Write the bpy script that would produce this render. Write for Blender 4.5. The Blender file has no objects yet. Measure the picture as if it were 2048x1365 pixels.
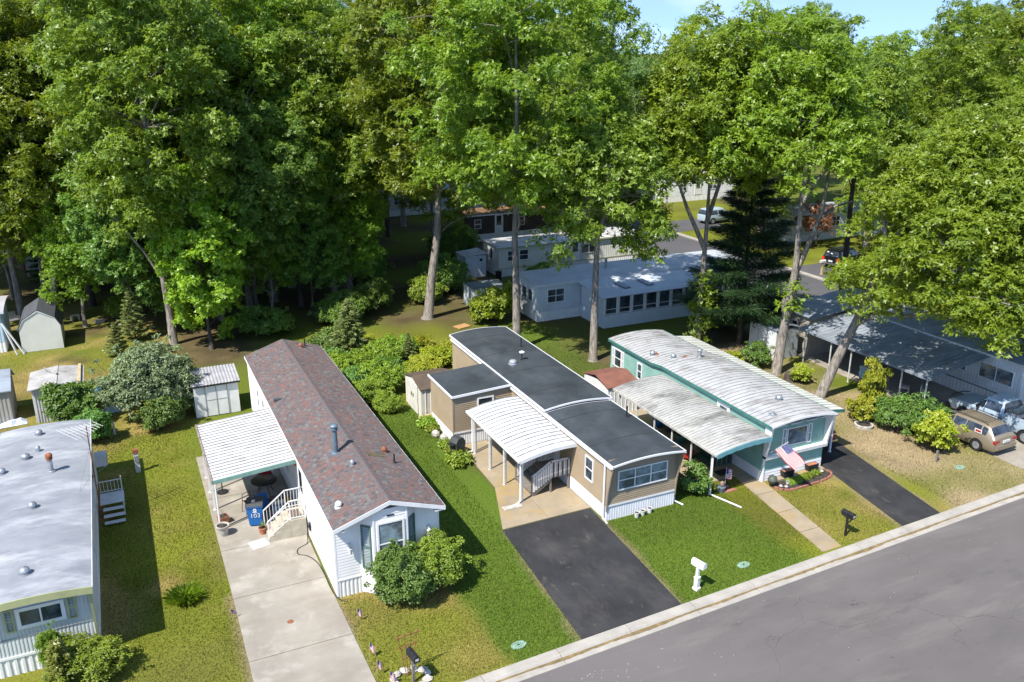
import bpy, bmesh, math, random
import numpy as np
from mathutils import Vector, Matrix, Euler, Quaternion
R_ = math.radians
scene = bpy.context.scene
COL = scene.collection

# ---------------------------------------------------------------- camera, sky, sun, exposure
cam_d = bpy.data.cameras.new('camera'); cam = bpy.data.objects.new('camera', cam_d); COL.objects.link(cam)
cam.location = (0, 0, 20.0)
cam.rotation_euler = (R_(90 - 18.757), 0, R_(-24.924))
cam_d.sensor_width = 36.0; cam_d.lens = 1730 / 2048 * 36.0
cam_d.clip_start = 0.5; cam_d.clip_end = 4000
scene.camera = cam

SUN_EL, SUN_AZ = 53.0, 245.0            # azimuth clockwise from +Y of the sun itself
world = bpy.data.worlds.new('World'); scene.world = world; world.use_nodes = True
wn = world.node_tree.nodes; wl = world.node_tree.links
sky = wn.new('ShaderNodeTexSky'); sky.sky_type = 'NISHITA'; sky.sun_disc = False
sky.sun_elevation = R_(SUN_EL); sky.sun_rotation = R_(SUN_AZ); sky.altitude = 20
sky.air_density = 1.0; sky.dust_density = 0.1; sky.ozone_density = 2.0
tc = wn.new('ShaderNodeTexCoord'); mp = wn.new('ShaderNodeMapping'); mp.inputs['Scale'].default_value = (2.2, 2.2, 9.0)
nz = wn.new('ShaderNodeTexNoise'); nz.inputs['Scale'].default_value = 1.6; nz.inputs['Detail'].default_value = 7; nz.inputs['Roughness'].default_value = .58; nz.inputs['Distortion'].default_value = .8
rp = wn.new('ShaderNodeValToRGB'); rp.color_ramp.elements[0].position = .54; rp.color_ramp.elements[1].position = .9
rp.color_ramp.elements[1].color = (.55, .55, .55, 1)
mx = wn.new('ShaderNodeMix'); mx.data_type = 'RGBA'
mx.inputs[7].default_value = (5.2, 5.6, 6.2, 1)
bgn = wn['Background']; bgn.inputs['Strength'].default_value = 0.15
wl.new(tc.outputs['Generated'], mp.inputs['Vector']); wl.new(mp.outputs['Vector'], nz.inputs['Vector'])
lift = wn.new('ShaderNodeVectorMath'); lift.operation = 'ADD'; lift.inputs[1].default_value = (0, 0, .24)
nrm_ = wn.new('ShaderNodeVectorMath'); nrm_.operation = 'NORMALIZE'
wl.new(tc.outputs['Generated'], lift.inputs[0]); wl.new(lift.outputs[0], nrm_.inputs[0]); wl.new(nrm_.outputs[0], sky.inputs['Vector'])
wl.new(nz.outputs['Fac'], rp.inputs['Fac']); wl.new(rp.outputs['Color'], mx.inputs[0]); wl.new(sky.outputs['Color'], mx.inputs[6])
wl.new(mx.outputs[2], bgn.inputs['Color'])

sun_d = bpy.data.lights.new('sun', 'SUN'); sun = bpy.data.objects.new('sun', sun_d); COL.objects.link(sun)
sun_d.energy = 4.7; sun_d.angle = R_(.53); sun_d.color = (1.0, .945, .86)
_az = R_(SUN_AZ); _el = R_(SUN_EL)
SUN_DIR = Vector((math.sin(_az) * math.cos(_el), math.cos(_az) * math.cos(_el), math.sin(_el)))
sun.rotation_euler = (-SUN_DIR).to_track_quat('-Z', 'Y').to_euler()
sun.location = SUN_DIR * 60
vs = scene.view_settings
vs.view_transform = 'Standard'; vs.look = 'None'; vs.exposure = 0.88; vs.gamma = 1.0; vs.use_curve_mapping = False
scene.cycles.max_bounces = 6; scene.cycles.diffuse_bounces = 3; scene.cycles.glossy_bounces = 2; scene.cycles.transmission_bounces = 3
scene.cycles.use_denoising = True

# ---------------------------------------------------------------- mesh helpers
class MB:
    def __init__(s): s.v = []; s.f = []; s.m = []
    def face(s, pts, mi=0):
        b = len(s.v); s.v += [tuple(p) for p in pts]; s.f.append(tuple(range(b, b + len(pts)))); s.m.append(mi); return s
    def add(s, vs_, fs, mi=0):
        b = len(s.v); s.v += [tuple(p) for p in vs_]
        for f in fs: s.f.append(tuple(b + i for i in f)); s.m.append(mi)
        return s
    def box(s, x0, y0, z0, x1, y1, z1, mi=0):
        v = [(x0,y0,z0),(x1,y0,z0),(x1,y1,z0),(x0,y1,z0),(x0,y0,z1),(x1,y0,z1),(x1,y1,z1),(x0,y1,z1)]
        return s.add(v, [(0,3,2,1),(4,5,6,7),(0,1,5,4),(1,2,6,5),(2,3,7,6),(3,0,4,7)], mi)
    def bar(s, p, q, w, h, mi=0, up=(0,0,1)):
        p = Vector(p); q = Vector(q); d = (q - p).normalized(); u = Vector(up)
        if abs(d.dot(u)) > .98: u = Vector((0, 1, 0))
        a = d.cross(u).normalized() * w / 2; b = a.cross(d).normalized() * h / 2
        v = [p-a-b, p+a-b, p+a+b, p-a+b, q-a-b, q+a-b, q+a+b, q-a+b]
        return s.add(v, [(0,1,2,3),(7,6,5,4),(0,4,5,1),(1,5,6,2),(2,6,7,3),(3,7,4,0)], mi)
    def tube(s, pts, r, n=8, mi=0, caps=True):
        pts = [Vector(p) for p in pts]; k = len(pts)
        rs = r if isinstance(r, (list, tuple)) else [r] * k
        b = len(s.v); ref = Vector((0, 0, 1))
        for i, p in enumerate(pts):
            d = (pts[min(i+1, k-1)] - pts[max(i-1, 0)]).normalized()
            if abs(d.dot(ref)) > .95: ref = Vector((0, 1, 0)) if abs(d.y) < .9 else Vector((1, 0, 0))
            a = d.cross(ref).normalized(); c = a.cross(d).normalized(); ref = c
            for j in range(n):
                t = 2 * math.pi * j / n
                s.v.append(tuple(p + (a * math.cos(t) + c * math.sin(t)) * rs[i]))
        for i in range(k - 1):
            for j in range(n):
                j2 = (j + 1) % n
                s.f.append((b+i*n+j, b+i*n+j2, b+(i+1)*n+j2, b+(i+1)*n+j)); s.m.append(mi)
        if caps:
            s.f.append(tuple(b + j for j in range(n))[::-1]); s.m.append(mi)
            s.f.append(tuple(b + (k-1)*n + j for j in range(n))); s.m.append(mi)
        return s
    def lathe(s, prof, c=(0,0,0), n=16, mi=0):
        b = len(s.v); k = len(prof)
        for r, z in prof:
            for j in range(n):
                t = 2 * math.pi * j / n; s.v.append((c[0] + r * math.cos(t), c[1] + r * math.sin(t), c[2] + z))
        for i in range(k - 1):
            for j in range(n):
                j2 = (j+1) % n; s.f.append((b+i*n+j, b+i*n+j2, b+(i+1)*n+j2, b+(i+1)*n+j)); s.m.append(mi)
        s.f.append(tuple(b + j for j in range(n))[::-1]); s.m.append(mi)
        s.f.append(tuple(b + (k-1)*n + j for j in range(n))); s.m.append(mi)
        return s
    def prism(s, poly, axis, a, b_, mi=0):
        """extrude a 2-D polygon; axis 'y': poly=(x,z); 'x': poly=(y,z); 'z': poly=(x,y)"""
        def P(p, t):
            return (p[0], t, p[1]) if axis == 'y' else ((t, p[0], p[1]) if axis == 'x' else (p[0], p[1], t))
        n = len(poly); v = [P(p, a) for p in poly] + [P(p, b_) for p in poly]
        fs = [tuple(range(n))[::-1], tuple(range(n, 2*n))] + [(i, (i+1) % n, n + (i+1) % n, n + i) for i in range(n)]
        return s.add(v, fs, mi)
    def xf(s, M, start=0):
        for i in range(start, len(s.v)): s.v[i] = tuple(M @ Vector(s.v[i]))
        return s
    def mesh(s, name, mats, smooth=False):
        me = bpy.data.meshes.new(name); me.from_pydata(s.v, [], s.f)
        mats = mats if isinstance(mats, (list, tuple)) else [mats]
        for m in mats: me.materials.append(m)
        if len(mats) > 1: me.polygons.foreach_set('material_index', s.m)
        bm = bmesh.new(); bm.from_mesh(me); bmesh.ops.recalc_face_normals(bm, faces=bm.faces); bm.to_mesh(me); bm.free()
        if smooth:
            me.polygons.foreach_set('use_smooth', [True] * len(me.polygons))
            if smooth != 'all': me.set_sharp_from_angle(angle=R_(38))
        me.update(); return me
    def build(s, name, mats, parent=None, smooth=False, loc=(0,0,0), rz=0):
        return link(name, s.mesh(name, mats, smooth), parent, loc, rz)

def link(name, me, parent=None, loc=(0,0,0), rz=0, rot=None, sc=None):
    o = bpy.data.objects.new(name, me); COL.objects.link(o)
    o.location = loc; o.rotation_euler = rot if rot else (0, 0, rz)
    if sc: o.scale = sc if isinstance(sc, (tuple, list)) else (sc, sc, sc)
    if parent: o.parent = parent
    return o
def tag(o, label, cat, group=None):
    o['label'] = label; o['category'] = cat
    if group: o['group'] = group
    return o
def thing(name, label, cat, loc=(0,0,0), rz=0, group=None):
    return tag(link(name, None, None, loc, rz), label, cat, group)
def struct(o): o['kind'] = 'structure'; return o
def stuff(o): o['kind'] = 'stuff'; return o
def copy_tree(o, parent=None):
    c = o.copy(); COL.objects.link(c)
    if parent: c.parent = parent
    for ch in o.children: copy_tree(ch, c)
    return c
FACE = {'S': 0.0, 'W': -math.pi/2, 'E': math.pi/2, 'N': math.pi}

# ---------------------------------------------------------------- materials
def M(name, col, rough=.6, var=.12, scale=2.0, bump=0.0, bscale=None, metal=0.0, spec=.4, col2=None, stain=None, stretch=(1,1,1), coords='World', spread=.16):
    """noise-mottled Principled; stain=(colour, scale, threshold, softness, stretch, amount)"""
    m = bpy.data.materials.new(name); m.use_nodes = True; nt = m.node_tree; N = nt.nodes; L = nt.links
    p = N['Principled BSDF']; p.inputs['Roughness'].default_value = rough; p.inputs['Metallic'].default_value = metal
    p.inputs['Specular IOR Level'].default_value = spec
    t = N.new('ShaderNodeNewGeometry' if coords == 'World' else 'ShaderNodeTexCoord'); coords = 'Position' if coords == 'World' else coords
    mp = N.new('ShaderNodeMapping'); mp.inputs['Scale'].default_value = stretch
    L.new(t.outputs[coords], mp.inputs['Vector'])
    n = N.new('ShaderNodeTexNoise'); n.inputs['Scale'].default_value = scale; n.inputs['Detail'].default_value = 6; n.inputs['Roughness'].default_value = .6
    L.new(mp.outputs['Vector'], n.inputs['Vector'])
    r = N.new('ShaderNodeValToRGB'); L.new(n.outputs['Fac'], r.inputs['Fac'])
    c2 = col2 if col2 else tuple(c * (1 - var * 1.6) for c in col)
    r.color_ramp.elements[0].position = .5 - spread; r.color_ramp.elements[1].position = .5 + spread
    r.color_ramp.elements[0].color = (*c2, 1); r.color_ramp.elements[1].color = (*(min(1, c * (1 + var * .4)) for c in col), 1)
    out = r.outputs['Color']
    for st in (stain if isinstance(stain, list) else ([stain] if stain else [])):
        sc_, ss, th, so, stt, am = st
        mp2 = N.new('ShaderNodeMapping'); mp2.inputs['Scale'].default_value = stt; L.new(t.outputs[coords], mp2.inputs['Vector'])
        mp2.inputs['Location'].default_value = (3.7 * ss, 1.3, .4)
        n2 = N.new('ShaderNodeTexNoise'); n2.inputs['Scale'].default_value = ss; n2.inputs['Detail'].default_value = 7; n2.inputs['Roughness'].default_value = .65
        L.new(mp2.outputs['Vector'], n2.inputs['Vector'])
        r2 = N.new('ShaderNodeValToRGB'); L.new(n2.outputs['Fac'], r2.inputs['Fac'])
        r2.color_ramp.elements[0].position = th; r2.color_ramp.elements[1].position = min(1, th + so)
        r2.color_ramp.elements[1].color = (am, am, am, 1)
        mix = N.new('ShaderNodeMix'); mix.data_type = 'RGBA'; mix.inputs[7].default_value = (*sc_, 1)
        L.new(r2.outputs['Color'], mix.inputs[0]); L.new(out, mix.inputs[6]); out = mix.outputs[2]
    L.new(out, p.inputs['Base Color'])
    if bump:
        nb = N.new('ShaderNodeTexNoise'); nb.inputs['Scale'].default_value = bscale or scale * 6; nb.inputs['Detail'].default_value = 4
        L.new(t.outputs[coords], nb.inputs['Vector'])
        b = N.new('ShaderNodeBump'); b.inputs['Strength'].default_value = bump; b.inputs['Distance'].default_value = .02
        L.new(nb.outputs['Fac'], b.inputs['Height']); L.new(b.outputs['Normal'], p.inputs['Normal'])
    return m
def glass(name, col=(.015,.02,.025), rough=.04):
    m = M(name, col, rough, .5, 1.3, spec=.8, col2=tuple(c * 4.5 for c in col), spread=.10); return m
def leafmat(name, c1, c2, trans=.28, rough=.40, spec=.48):
    m = bpy.data.materials.new(name); m.use_nodes = True; nt = m.node_tree; N = nt.nodes; L = nt.links
    p = N['Principled BSDF']; p.inputs['Roughness'].default_value = rough; p.inputs['Specular IOR Level'].default_value = spec
    g = N.new('ShaderNodeNewGeometry'); oi = N.new('ShaderNodeObjectInfo')
    r = N.new('ShaderNodeValToRGB'); r.color_ramp.elements[0].color = (*c1, 1); r.color_ramp.elements[1].color = (*c2, 1)
    tco = N.new('ShaderNodeTexCoord'); cn = N.new('ShaderNodeTexNoise'); cn.inputs['Scale'].default_value = .55; cn.inputs['Detail'].default_value = 3; L.new(tco.outputs['Object'], cn.inputs['Vector'])
    ad = N.new('ShaderNodeMath'); ad.operation = 'MULTIPLY_ADD'; ad.inputs[1].default_value = .6; L.new(g.outputs['Random Per Island'], ad.inputs[0])
    mrn = N.new('ShaderNodeMapRange'); mrn.inputs[1].default_value = .3; mrn.inputs[2].default_value = .7; mrn.inputs[3].default_value = -.12; mrn.inputs[4].default_value = .52; L.new(cn.outputs['Fac'], mrn.inputs[0]); L.new(mrn.outputs[0], ad.inputs[2])
    L.new(ad.outputs[0], r.inputs['Fac'])
    hs = N.new('ShaderNodeHueSaturation')
    m1 = N.new('ShaderNodeMapRange'); m1.inputs[3].default_value = .490; m1.inputs[4].default_value = .524; L.new(oi.outputs['Random'], m1.inputs[0])
    m2 = N.new('ShaderNodeMapRange'); m2.inputs[3].default_value = .84; m2.inputs[4].default_value = 1.24; L.new(oi.outputs['Random'], m2.inputs[0])
    L.new(m1.outputs[0], hs.inputs['Hue']); L.new(m2.outputs[0], hs.inputs['Value']); L.new(r.outputs['Color'], hs.inputs['Color'])
    L.new(hs.outputs['Color'], p.inputs['Base Color'])
    tr = N.new('ShaderNodeBsdfTranslucent'); ga = N.new('ShaderNodeMix'); ga.data_type = 'RGBA'; ga.blend_type = 'MULTIPLY'
    ga.inputs[0].default_value = 1; ga.inputs[7].default_value = (1.5, 1.35, .55, 1); L.new(hs.outputs['Color'], ga.inputs[6]); L.new(ga.outputs[2], tr.inputs['Color'])
    mi = N.new('ShaderNodeMixShader'); mi.inputs[0].default_value = trans
    L.new(p.outputs[0], mi.inputs[1]); L.new(tr.outputs[0], mi.inputs[2]); L.new(mi.outputs[0], N['Material Output'].inputs['Surface'])
    return m

WHITE = M('white_paint', (.72,.72,.71), .5, .06, 1.5)
WHITE2 = M('aged_white_paint', (.58,.58,.56), .55, .12, 1.5, stain=((.32,.30,.26), 2.2, .60, .2, (1,1,1), .5))
TRIM = M('white_trim_metal', (.68,.69,.70), .4, .06, 2)
GLASS = glass('window_glass'); GLASSB = glass('window_glass_pale', (.05,.065,.075))
BLACK = M('black_plastic', (.018,.018,.02), .45, .3, 4)
BLACKM = M('black_metal', (.02,.02,.022), .4, .3, 5)
GALV = M('galvanised_metal', (.42,.44,.47), .38, .2, 6, metal=.6)
RUST = M('rusty_metal', (.28,.10,.05), .8, .3, 8)
TERRA = M('terracotta', (.42,.16,.08), .8, .2, 6)
STONEW = M('pale_stone', (.45,.42,.37), .85, .25, 5, bump=.3)
WOODG = M('weathered_wood', (.20,.175,.15), .85, .25, 3, bump=.2, stretch=(1,8,1))
WOODY = M('raw_lumber', (.45,.36,.20), .8, .2, 3)
RUBBER = M('tyre_rubber', (.015,.015,.016), .85, .2, 8)
CHROME = M('chrome', (.6,.61,.63), .15, .05, 2, metal=1.0)
SOIL = M('dark_soil', (.055,.045,.038), .95, .4, 6, bump=.5)
BARK = M('oak_bark', (.265,.238,.205), .92, .35, 4, bump=.9, bscale=9, stretch=(2.5,2.5,.5), col2=(.095,.08,.066))
BARKD = M('dark_bark', (.085,.068,.055), .92, .35, 4, bump=.8, bscale=9, stretch=(2.5,2.5,.5))
# ---------------------------------------------------------------- ground, lawns, roads, paving
def kerb_y(x): return 21.70 + .0472 * x        # back edge of the kerb of the near street
rngG = np.random.default_rng(5)
def smooth_noise(x, y, scale, seed):
    """cheap value noise on numpy arrays"""
    g = np.random.default_rng(seed).random((128, 128)); u = x / scale; v = y / scale
    i = np.floor(u).astype(int); j = np.floor(v).astype(int); fu = u - i; fv = v - j
    fu = fu * fu * (3 - 2 * fu); fv = fv * fv * (3 - 2 * fv)
    a = g[i % 128, j % 128]; b = g[(i+1) % 128, j % 128]; c = g[i % 128, (j+1) % 128]; d = g[(i+1) % 128, (j+1) % 128]
    return (a * (1-fu) + b * fu) * (1-fv) + (c * (1-fu) + d * fu) * fv
def ramp(v, a, b): return np.clip((v - a) / (b - a), 0, 1)
def rectw(x, y, x0, x1, y0, y1, s=.5):
    return ramp(x, x0 - s, x0 + s) * ramp(-x, -x1 - s, -x1 + s) * ramp(y, y0 - s, y0 + s) * ramp(-y, -y1 - s, -y1 + s)
def zones(x, y):
    """weights: lush green, mid lawn, dry straw, bare tan soil, leaf litter"""
    n1 = smooth_noise(x, y, 1.1, 1) - .5; n2 = smooth_noise(x, y, 3.7, 2) - .5; n3 = smooth_noise(x, y, .45, 3) - .5
    xx = x + n1 * .7; yy = y + n2 * 1.2
    lush = np.maximum.reduce([rectw(xx, yy, 10.25, 14.9, 20, 45, .3), rectw(xx, yy, 14, 24.2, 20, 30.5, .5), .75 * rectw(xx, yy, 22, 28, 38, 56, .8)])
    mid = np.maximum.reduce([rectw(xx, yy, -30, 2.4, 20, 47.5, 1.0), rectw(xx, yy, 23.5, 33, 20, 30, .6), rectw(xx, yy, 3, 10.6, 20, 29, .4), rectw(xx, yy, 57.5, 75, 20, 120, .6), .8 * rectw(xx, yy, 10, 22, 46, 60, 1.5)])
    dry = np.maximum.reduce([rectw(xx, yy, 4, 10.4, 20, 29, .4), rectw(xx, yy, 26.0, 33, 20, 30, .5), rectw(xx, yy, -30, 3, 47, 80, 1.0) * .9])
    bare = rectw(xx, yy, 32.8, 47, 20, 46, .8)
    mid = np.clip(mid + n2 * .9 * (mid > .05), 0, 1)
    dry = np.clip(dry + np.clip(n1 + n2 + .05, 0, 1) * 1.6 * mid * (x < 5), 0, 1)
    dryn = np.clip(dry * (1 + n1 * 1.6 + n2 * 1.2), 0, 1)
    lush = np.clip(lush * (1 + n3 * .25), 0, 1)
    return lush, mid, dryn, np.clip(bare * (1 + n2 * 1.5 + n1 * 1.2), 0, 1)
CL = np.array([(.074,.116,.014), (.130,.145,.016), (.25,.195,.062), (.28,.22,.125), (.085,.066,.032)])
def zone_col(x, y):
    lush, mid, dry, bare = zones(x, y)
    n1 = smooth_noise(x, y, 2.3, 11)[:, None]; n2 = smooth_noise(x, y, .8, 12)[:, None]
    fg = smooth_noise(x, y, 5.0, 15)[:, None]
    c = CL[4] * (.75 + .5 * n2); c = c + (np.array((.10,.125,.016)) - c) * np.clip((fg - .38) * 3, 0, 1)
    c = c + (CL[3] * (.8 + .3 * n2) - c) * bare[:, None]
    c = c + (np.array((.125,.135,.025)) - c) * np.clip((n1 - .30) * 2.4, 0, 1) * .9 * bare[:, None]
    c = c + (CL[1] * (.75 + .5 * n1) - c) * mid[:, None]
    dc = CL[2] * (.72 + .4 * n2); dc = dc + (CL[1] - dc) * np.clip((n1 - .34) * 2.4, 0, 1) * .85
    c = c + (dc - c) * dry[:, None] * .9
    c = c + (CL[0] * (.88 + .3 * n1) - c) * lush[:, None]
    e1 = np.abs(x - (13.1 + (y - 22.4) * .06)); e2 = np.abs(x - (17.55 + (y - 22.4) * .062)); e3 = np.minimum(np.abs(x - 2.15), np.abs(x - 5.85)); e4 = np.abs(x - (29.73 + (y - 23.3) * .15)); e5 = np.abs(x - (32.2 + (y - 23.4) * .18))
    e = np.where(y < 30.3, np.minimum.reduce([e1, e2, e3, e4, e5]), 9.0) + (n2[:, 0] - .5) * .25                                   # worn soil along the paving edges
    c = c + (np.array((.20,.155,.09)) - c) * (np.clip(1 - e / .22, 0, 1) * .8)[:, None]
    return np.clip(c, 0, 1)
def attr_mat(name, rough=.95, bump=.6, bscale=14, speck=.35):
    m = bpy.data.materials.new(name); m.use_nodes = True; N = m.node_tree.nodes; L = m.node_tree.links; p = N['Principled BSDF']
    p.inputs['Roughness'].default_value = rough; p.inputs['Specular IOR Level'].default_value = .12
    a = N.new('ShaderNodeAttribute'); a.attribute_name = 'gcol'
    g = N.new('ShaderNodeNewGeometry'); n = N.new('ShaderNodeTexNoise'); n.inputs['Scale'].default_value = bscale; n.inputs['Detail'].default_value = 5; n.inputs['Roughness'].default_value = .7
    L.new(g.outputs['Position'], n.inputs['Vector'])
    mr = N.new('ShaderNodeMapRange'); mr.inputs[1].default_value = .3; mr.inputs[2].default_value = .7; mr.inputs[3].default_value = 1 - speck; mr.inputs[4].default_value = 1 + speck
    L.new(n.outputs['Fac'], mr.inputs[0]); mu = N.new('ShaderNodeVectorMath'); mu.operation = 'SCALE'
    L.new(a.outputs['Color'], mu.inputs[0]); L.new(mr.outputs[0], mu.inputs['Scale']); L.new(mu.outputs[0], p.inputs['Base Color'])
    b = N.new('ShaderNodeBump'); b.inputs['Strength'].default_value = bump; b.inputs['Distance'].default_value = .04
    L.new(n.outputs['Fac'], b.inputs['Height']); L.new(b.outputs['Normal'], p.inputs['Normal'])
    return m
GROUNDM = attr_mat('yard_ground', .95, .8, 11, .5); BLADEM = attr_mat('grass_blades', .7, 0, 14, .1)

def np_mesh(name, V, F, mat, colors=None):
    """V (n,3), F (m,k) uniform polygons"""
    me = bpy.data.meshes.new(name); n, k = F.shape
    me.vertices.add(len(V)); me.vertices.foreach_set('co', np.ascontiguousarray(V, np.float32).ravel())
    me.loops.add(n * k); me.loops.foreach_set('vertex_index', np.ascontiguousarray(F, np.int32).ravel())
    me.polygons.add(n); me.polygons.foreach_set('loop_start', np.arange(0, n * k, k, dtype=np.int32))
    me.update(calc_edges=True)
    if colors is not None:
        at = me.color_attributes.new('gcol', 'FLOAT_COLOR', 'POINT')
        at.data.foreach_set('color', np.concatenate([colors, np.ones((len(V), 1))], 1).astype(np.float32).ravel())
    me.materials.append(mat); return me
def grid_mesh(name, xs, ss, mat):
    X, S = np.meshgrid(xs, ss, indexing='ij'); Y = S + kerb_y(X) * np.clip(1 - (S - 0) / 60, 0, 1) + 24 * np.clip(S / 60, 0, 1)
    V = np.stack([X.ravel(), Y.ravel(), np.zeros(X.size)], 1); a, b = X.shape
    i = (np.arange(a - 1)[:, None] * b + np.arange(b - 1)[None]).ravel()
    F = np.stack([i, i + b, i + b + 1, i + 1], 1)
    return np_mesh(name, V, F, mat, zone_col(V[:, 0], V[:, 1]))
xs = np.concatenate([np.linspace(-1500, -60, 16), np.linspace(-50, -22, 12), np.arange(-20, 60, .33), np.linspace(61, 110, 60), np.linspace(130, 1800, 18)])
ss = np.concatenate([np.arange(-.08, 72, .33), np.linspace(73, 130, 60), np.linspace(150, 2400, 16)])
struct(link('ground', grid_mesh('ground', xs, ss, GROUNDM)))

ASPH = M('street_asphalt', (.122,.111,.107), .88, .08, .22, bump=.25, bscale=60,
         stain=[((.088,.080,.077), .30, .47, .22, (.35,1.2,1), .7), ((.06,.056,.055), 1.1, .58, .12, (.35,1,1), .45), ((.165,.150,.138), .5, .54, .16, (.3,1.6,1), .6), ((.035,.033,.033), 5.0, .66, .05, (.5,1,1), .6)])
def cracks(m, scale, width, amount, seed=0.0):
    """thin dark cracks: edges of warped cells, kept only in patches"""
    nt = m.node_tree; N = nt.nodes; L = nt.links; p = N['Principled BSDF']; src = p.inputs['Base Color'].links[0].from_socket
    g = N.new('ShaderNodeNewGeometry'); w = N.new('ShaderNodeTexNoise'); w.inputs['Scale'].default_value = .8; w.inputs['Detail'].default_value = 4; L.new(g.outputs['Position'], w.inputs['Vector'])
    a = N.new('ShaderNodeVectorMath'); a.operation = 'MULTIPLY_ADD'; a.inputs[1].default_value = (1.4, 1.4, 1.4); L.new(w.outputs['Color'], a.inputs[0]); L.new(g.outputs['Position'], a.inputs[2])
    v = N.new('ShaderNodeTexVoronoi'); v.feature = 'DISTANCE_TO_EDGE'; v.inputs['Scale'].default_value = scale; L.new(a.outputs[0], v.inputs['Vector'])
    r = N.new('ShaderNodeMapRange'); r.inputs[1].default_value = 0; r.inputs[2].default_value = width * scale; r.inputs[3].default_value = amount; r.inputs[4].default_value = 0; L.new(v.outputs['Distance'], r.inputs[0])
    k = N.new('ShaderNodeTexNoise'); k.inputs['Scale'].default_value = .17; L.new(g.outputs['Position'], k.inputs['Vector'])
    r2 = N.new('ShaderNodeMapRange'); r2.inputs[1].default_value = .46; r2.inputs[2].default_value = .58; L.new(k.outputs['Fac'], r2.inputs[0])
    mu = N.new('ShaderNodeMath'); mu.operation = 'MULTIPLY'; L.new(r.outputs[0], mu.inputs[0]); L.new(r2.outputs[0], mu.inputs[1])
    mx_ = N.new('ShaderNodeMix'); mx_.data_type = 'RGBA'; mx_.inputs[7].default_value = (.03,.028,.027,1); L.new(mu.outputs[0], mx_.inputs[0]); L.new(src, mx_.inputs[6]); L.new(mx_.outputs[2], p.inputs['Base Color'])
cracks(ASPH, .22, .012, .8)
ASPH2 = M('far_street_asphalt', (.085,.083,.09), .9, .10, .3, bump=.2, bscale=60)
SEALM = M('sealed_driveway', (.029,.029,.031), .82, .3, .5, bump=.35, bscale=70, stain=[((.060,.056,.053), .8, .50, .2, (1,.5,1), .7), ((.10,.088,.074), 2.6, .60, .1, (1,.4,1), .6), ((.13,.115,.095), 9.0, .67, .05, (1,1,1), .8)])
CONC = M('kerb_concrete', (.355,.33,.29), .85, .12, 1.2, bump=.2, bscale=40, stain=((.22,.19,.14), 2.0, .56, .15, (.6,2,1), .6))
SLABM = M('driveway_concrete', (.29,.262,.217), .85, .14, .55, bump=.2, bscale=45, stain=[((.225,.195,.155), .8, .48, .2, (.6,1.6,1), .75), ((.14,.12,.10), 9.0, .66, .06, (1,1,1), .6), ((.37,.345,.30), .9, .52, .15, (1,1,1), .7)])
TANC = M('patio_concrete', (.305,.248,.168), .85, .14, .7, bump=.2, bscale=45, stain=[((.32,.22,.075), .75, .50, .14, (1,1,1), .75), ((.22,.18,.13), 1.6, .56, .14, (1,1,1), .6)])
MUDM = M('gutter_silt', (.20,.145,.065), .7, .25, 3, bump=.3)

mb = MB()
x0, x1 = -400, 600
mb.face([(x0, kerb_y(x0) - .72, -.10), (x0, kerb_y(x0) - 13, -.10), (x1, kerb_y(x1) - 13, -.10), (x1, kerb_y(x1) - .72, -.10)])
struct(mb.build('street', ASPH))
V = np.array([(x, kerb_y(x) - 13 - s, -.05 - .004 * 0) for x in (-400, -60, 0, 60, 600) for s in (0, 40, 400)], float)
F = np.array([(i*3+j, i*3+j+1, (i+1)*3+j+1, (i+1)*3+j) for i in range(4) for j in range(2)])
struct(link('verge', np_mesh('verge', V, F, GROUNDM, zone_col(V[:, 0], V[:, 1]))))
# rolled kerb, one stone per joint
KA = math.atan(.0472)
kerb = struct(link('kerb', None))
prof = [(0,-.2),(0,.012),(-.10,.016),(-.30,.008),(-.34,-.012),(-.40,-.075),(-.52,-.088),(-.76,-.080),(-.78,-.2)]
KL = 2.94
mk = MB(); mk.prism(prof, 'x', .012, KL - .012); km = mk.mesh('kerb_stone', CONC)
for i in range(-9, 26):
    xx = 12.04 + i * KL * math.cos(KA)
    if 49.2 < xx + 1.5 < 60: continue
    link('kerb_stone', km, kerb, (xx, kerb_y(xx), 0), KA)
# damp silt lying in the gutter
rr = random.Random(3); top = []; bot = []
for i in range(220):
    x = 4 + i * .16; k = kerb_y(x)
    w = .05 + .035 * math.sin(x * 1.7) + rr.uniform(-.02, .02) + .03 * math.sin(x * .53)
    top.append((x, k - .405 - rr.uniform(0, .012), -.0705)); bot.append((x, k - .47 - max(.02, w), -.0815))
m_ = MB(); m_.add(top + bot, [(i, i + 1, 221 + i, 220 + i) for i in range(219)])
stuff(tag(m_.build('gutter_silt', MUDM), 'brown damp silt lying along the gutter of the near street', 'silt'))

# far street with its kerbs
mb = MB(); mb.face([(50.0, kerb_y(50) + .1, .006), (57.4, kerb_y(57) + .1, .006), (57.4, 330, .006), (50.0, 330, .006)]); struct(mb.build('side_street', ASPH2))
k2 = struct(link('side_kerb', None))
mk = MB(); mk.box(0, .012, -.05, .5, 2.988, .12); km2 = mk.mesh('kerb_stone', CONC)
for xk in (49.5, 57.4):
    for i in range(34): link('kerb_stone', km2, k2, (xk, 26 + i * 3.0, 0))

def slabs(name, rects, mat, h=.03, label=None):
    o = struct(link(name, None))
    for r in rects:
        m_ = MB()
        if len(r) == 4 and not isinstance(r[0], tuple): m_.box(r[0], r[1], -.05, r[2], r[3], h)
        else: m_.prism(r, 'z', -.05, h)
        m_.build('slab', mat, o)
    return o
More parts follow.
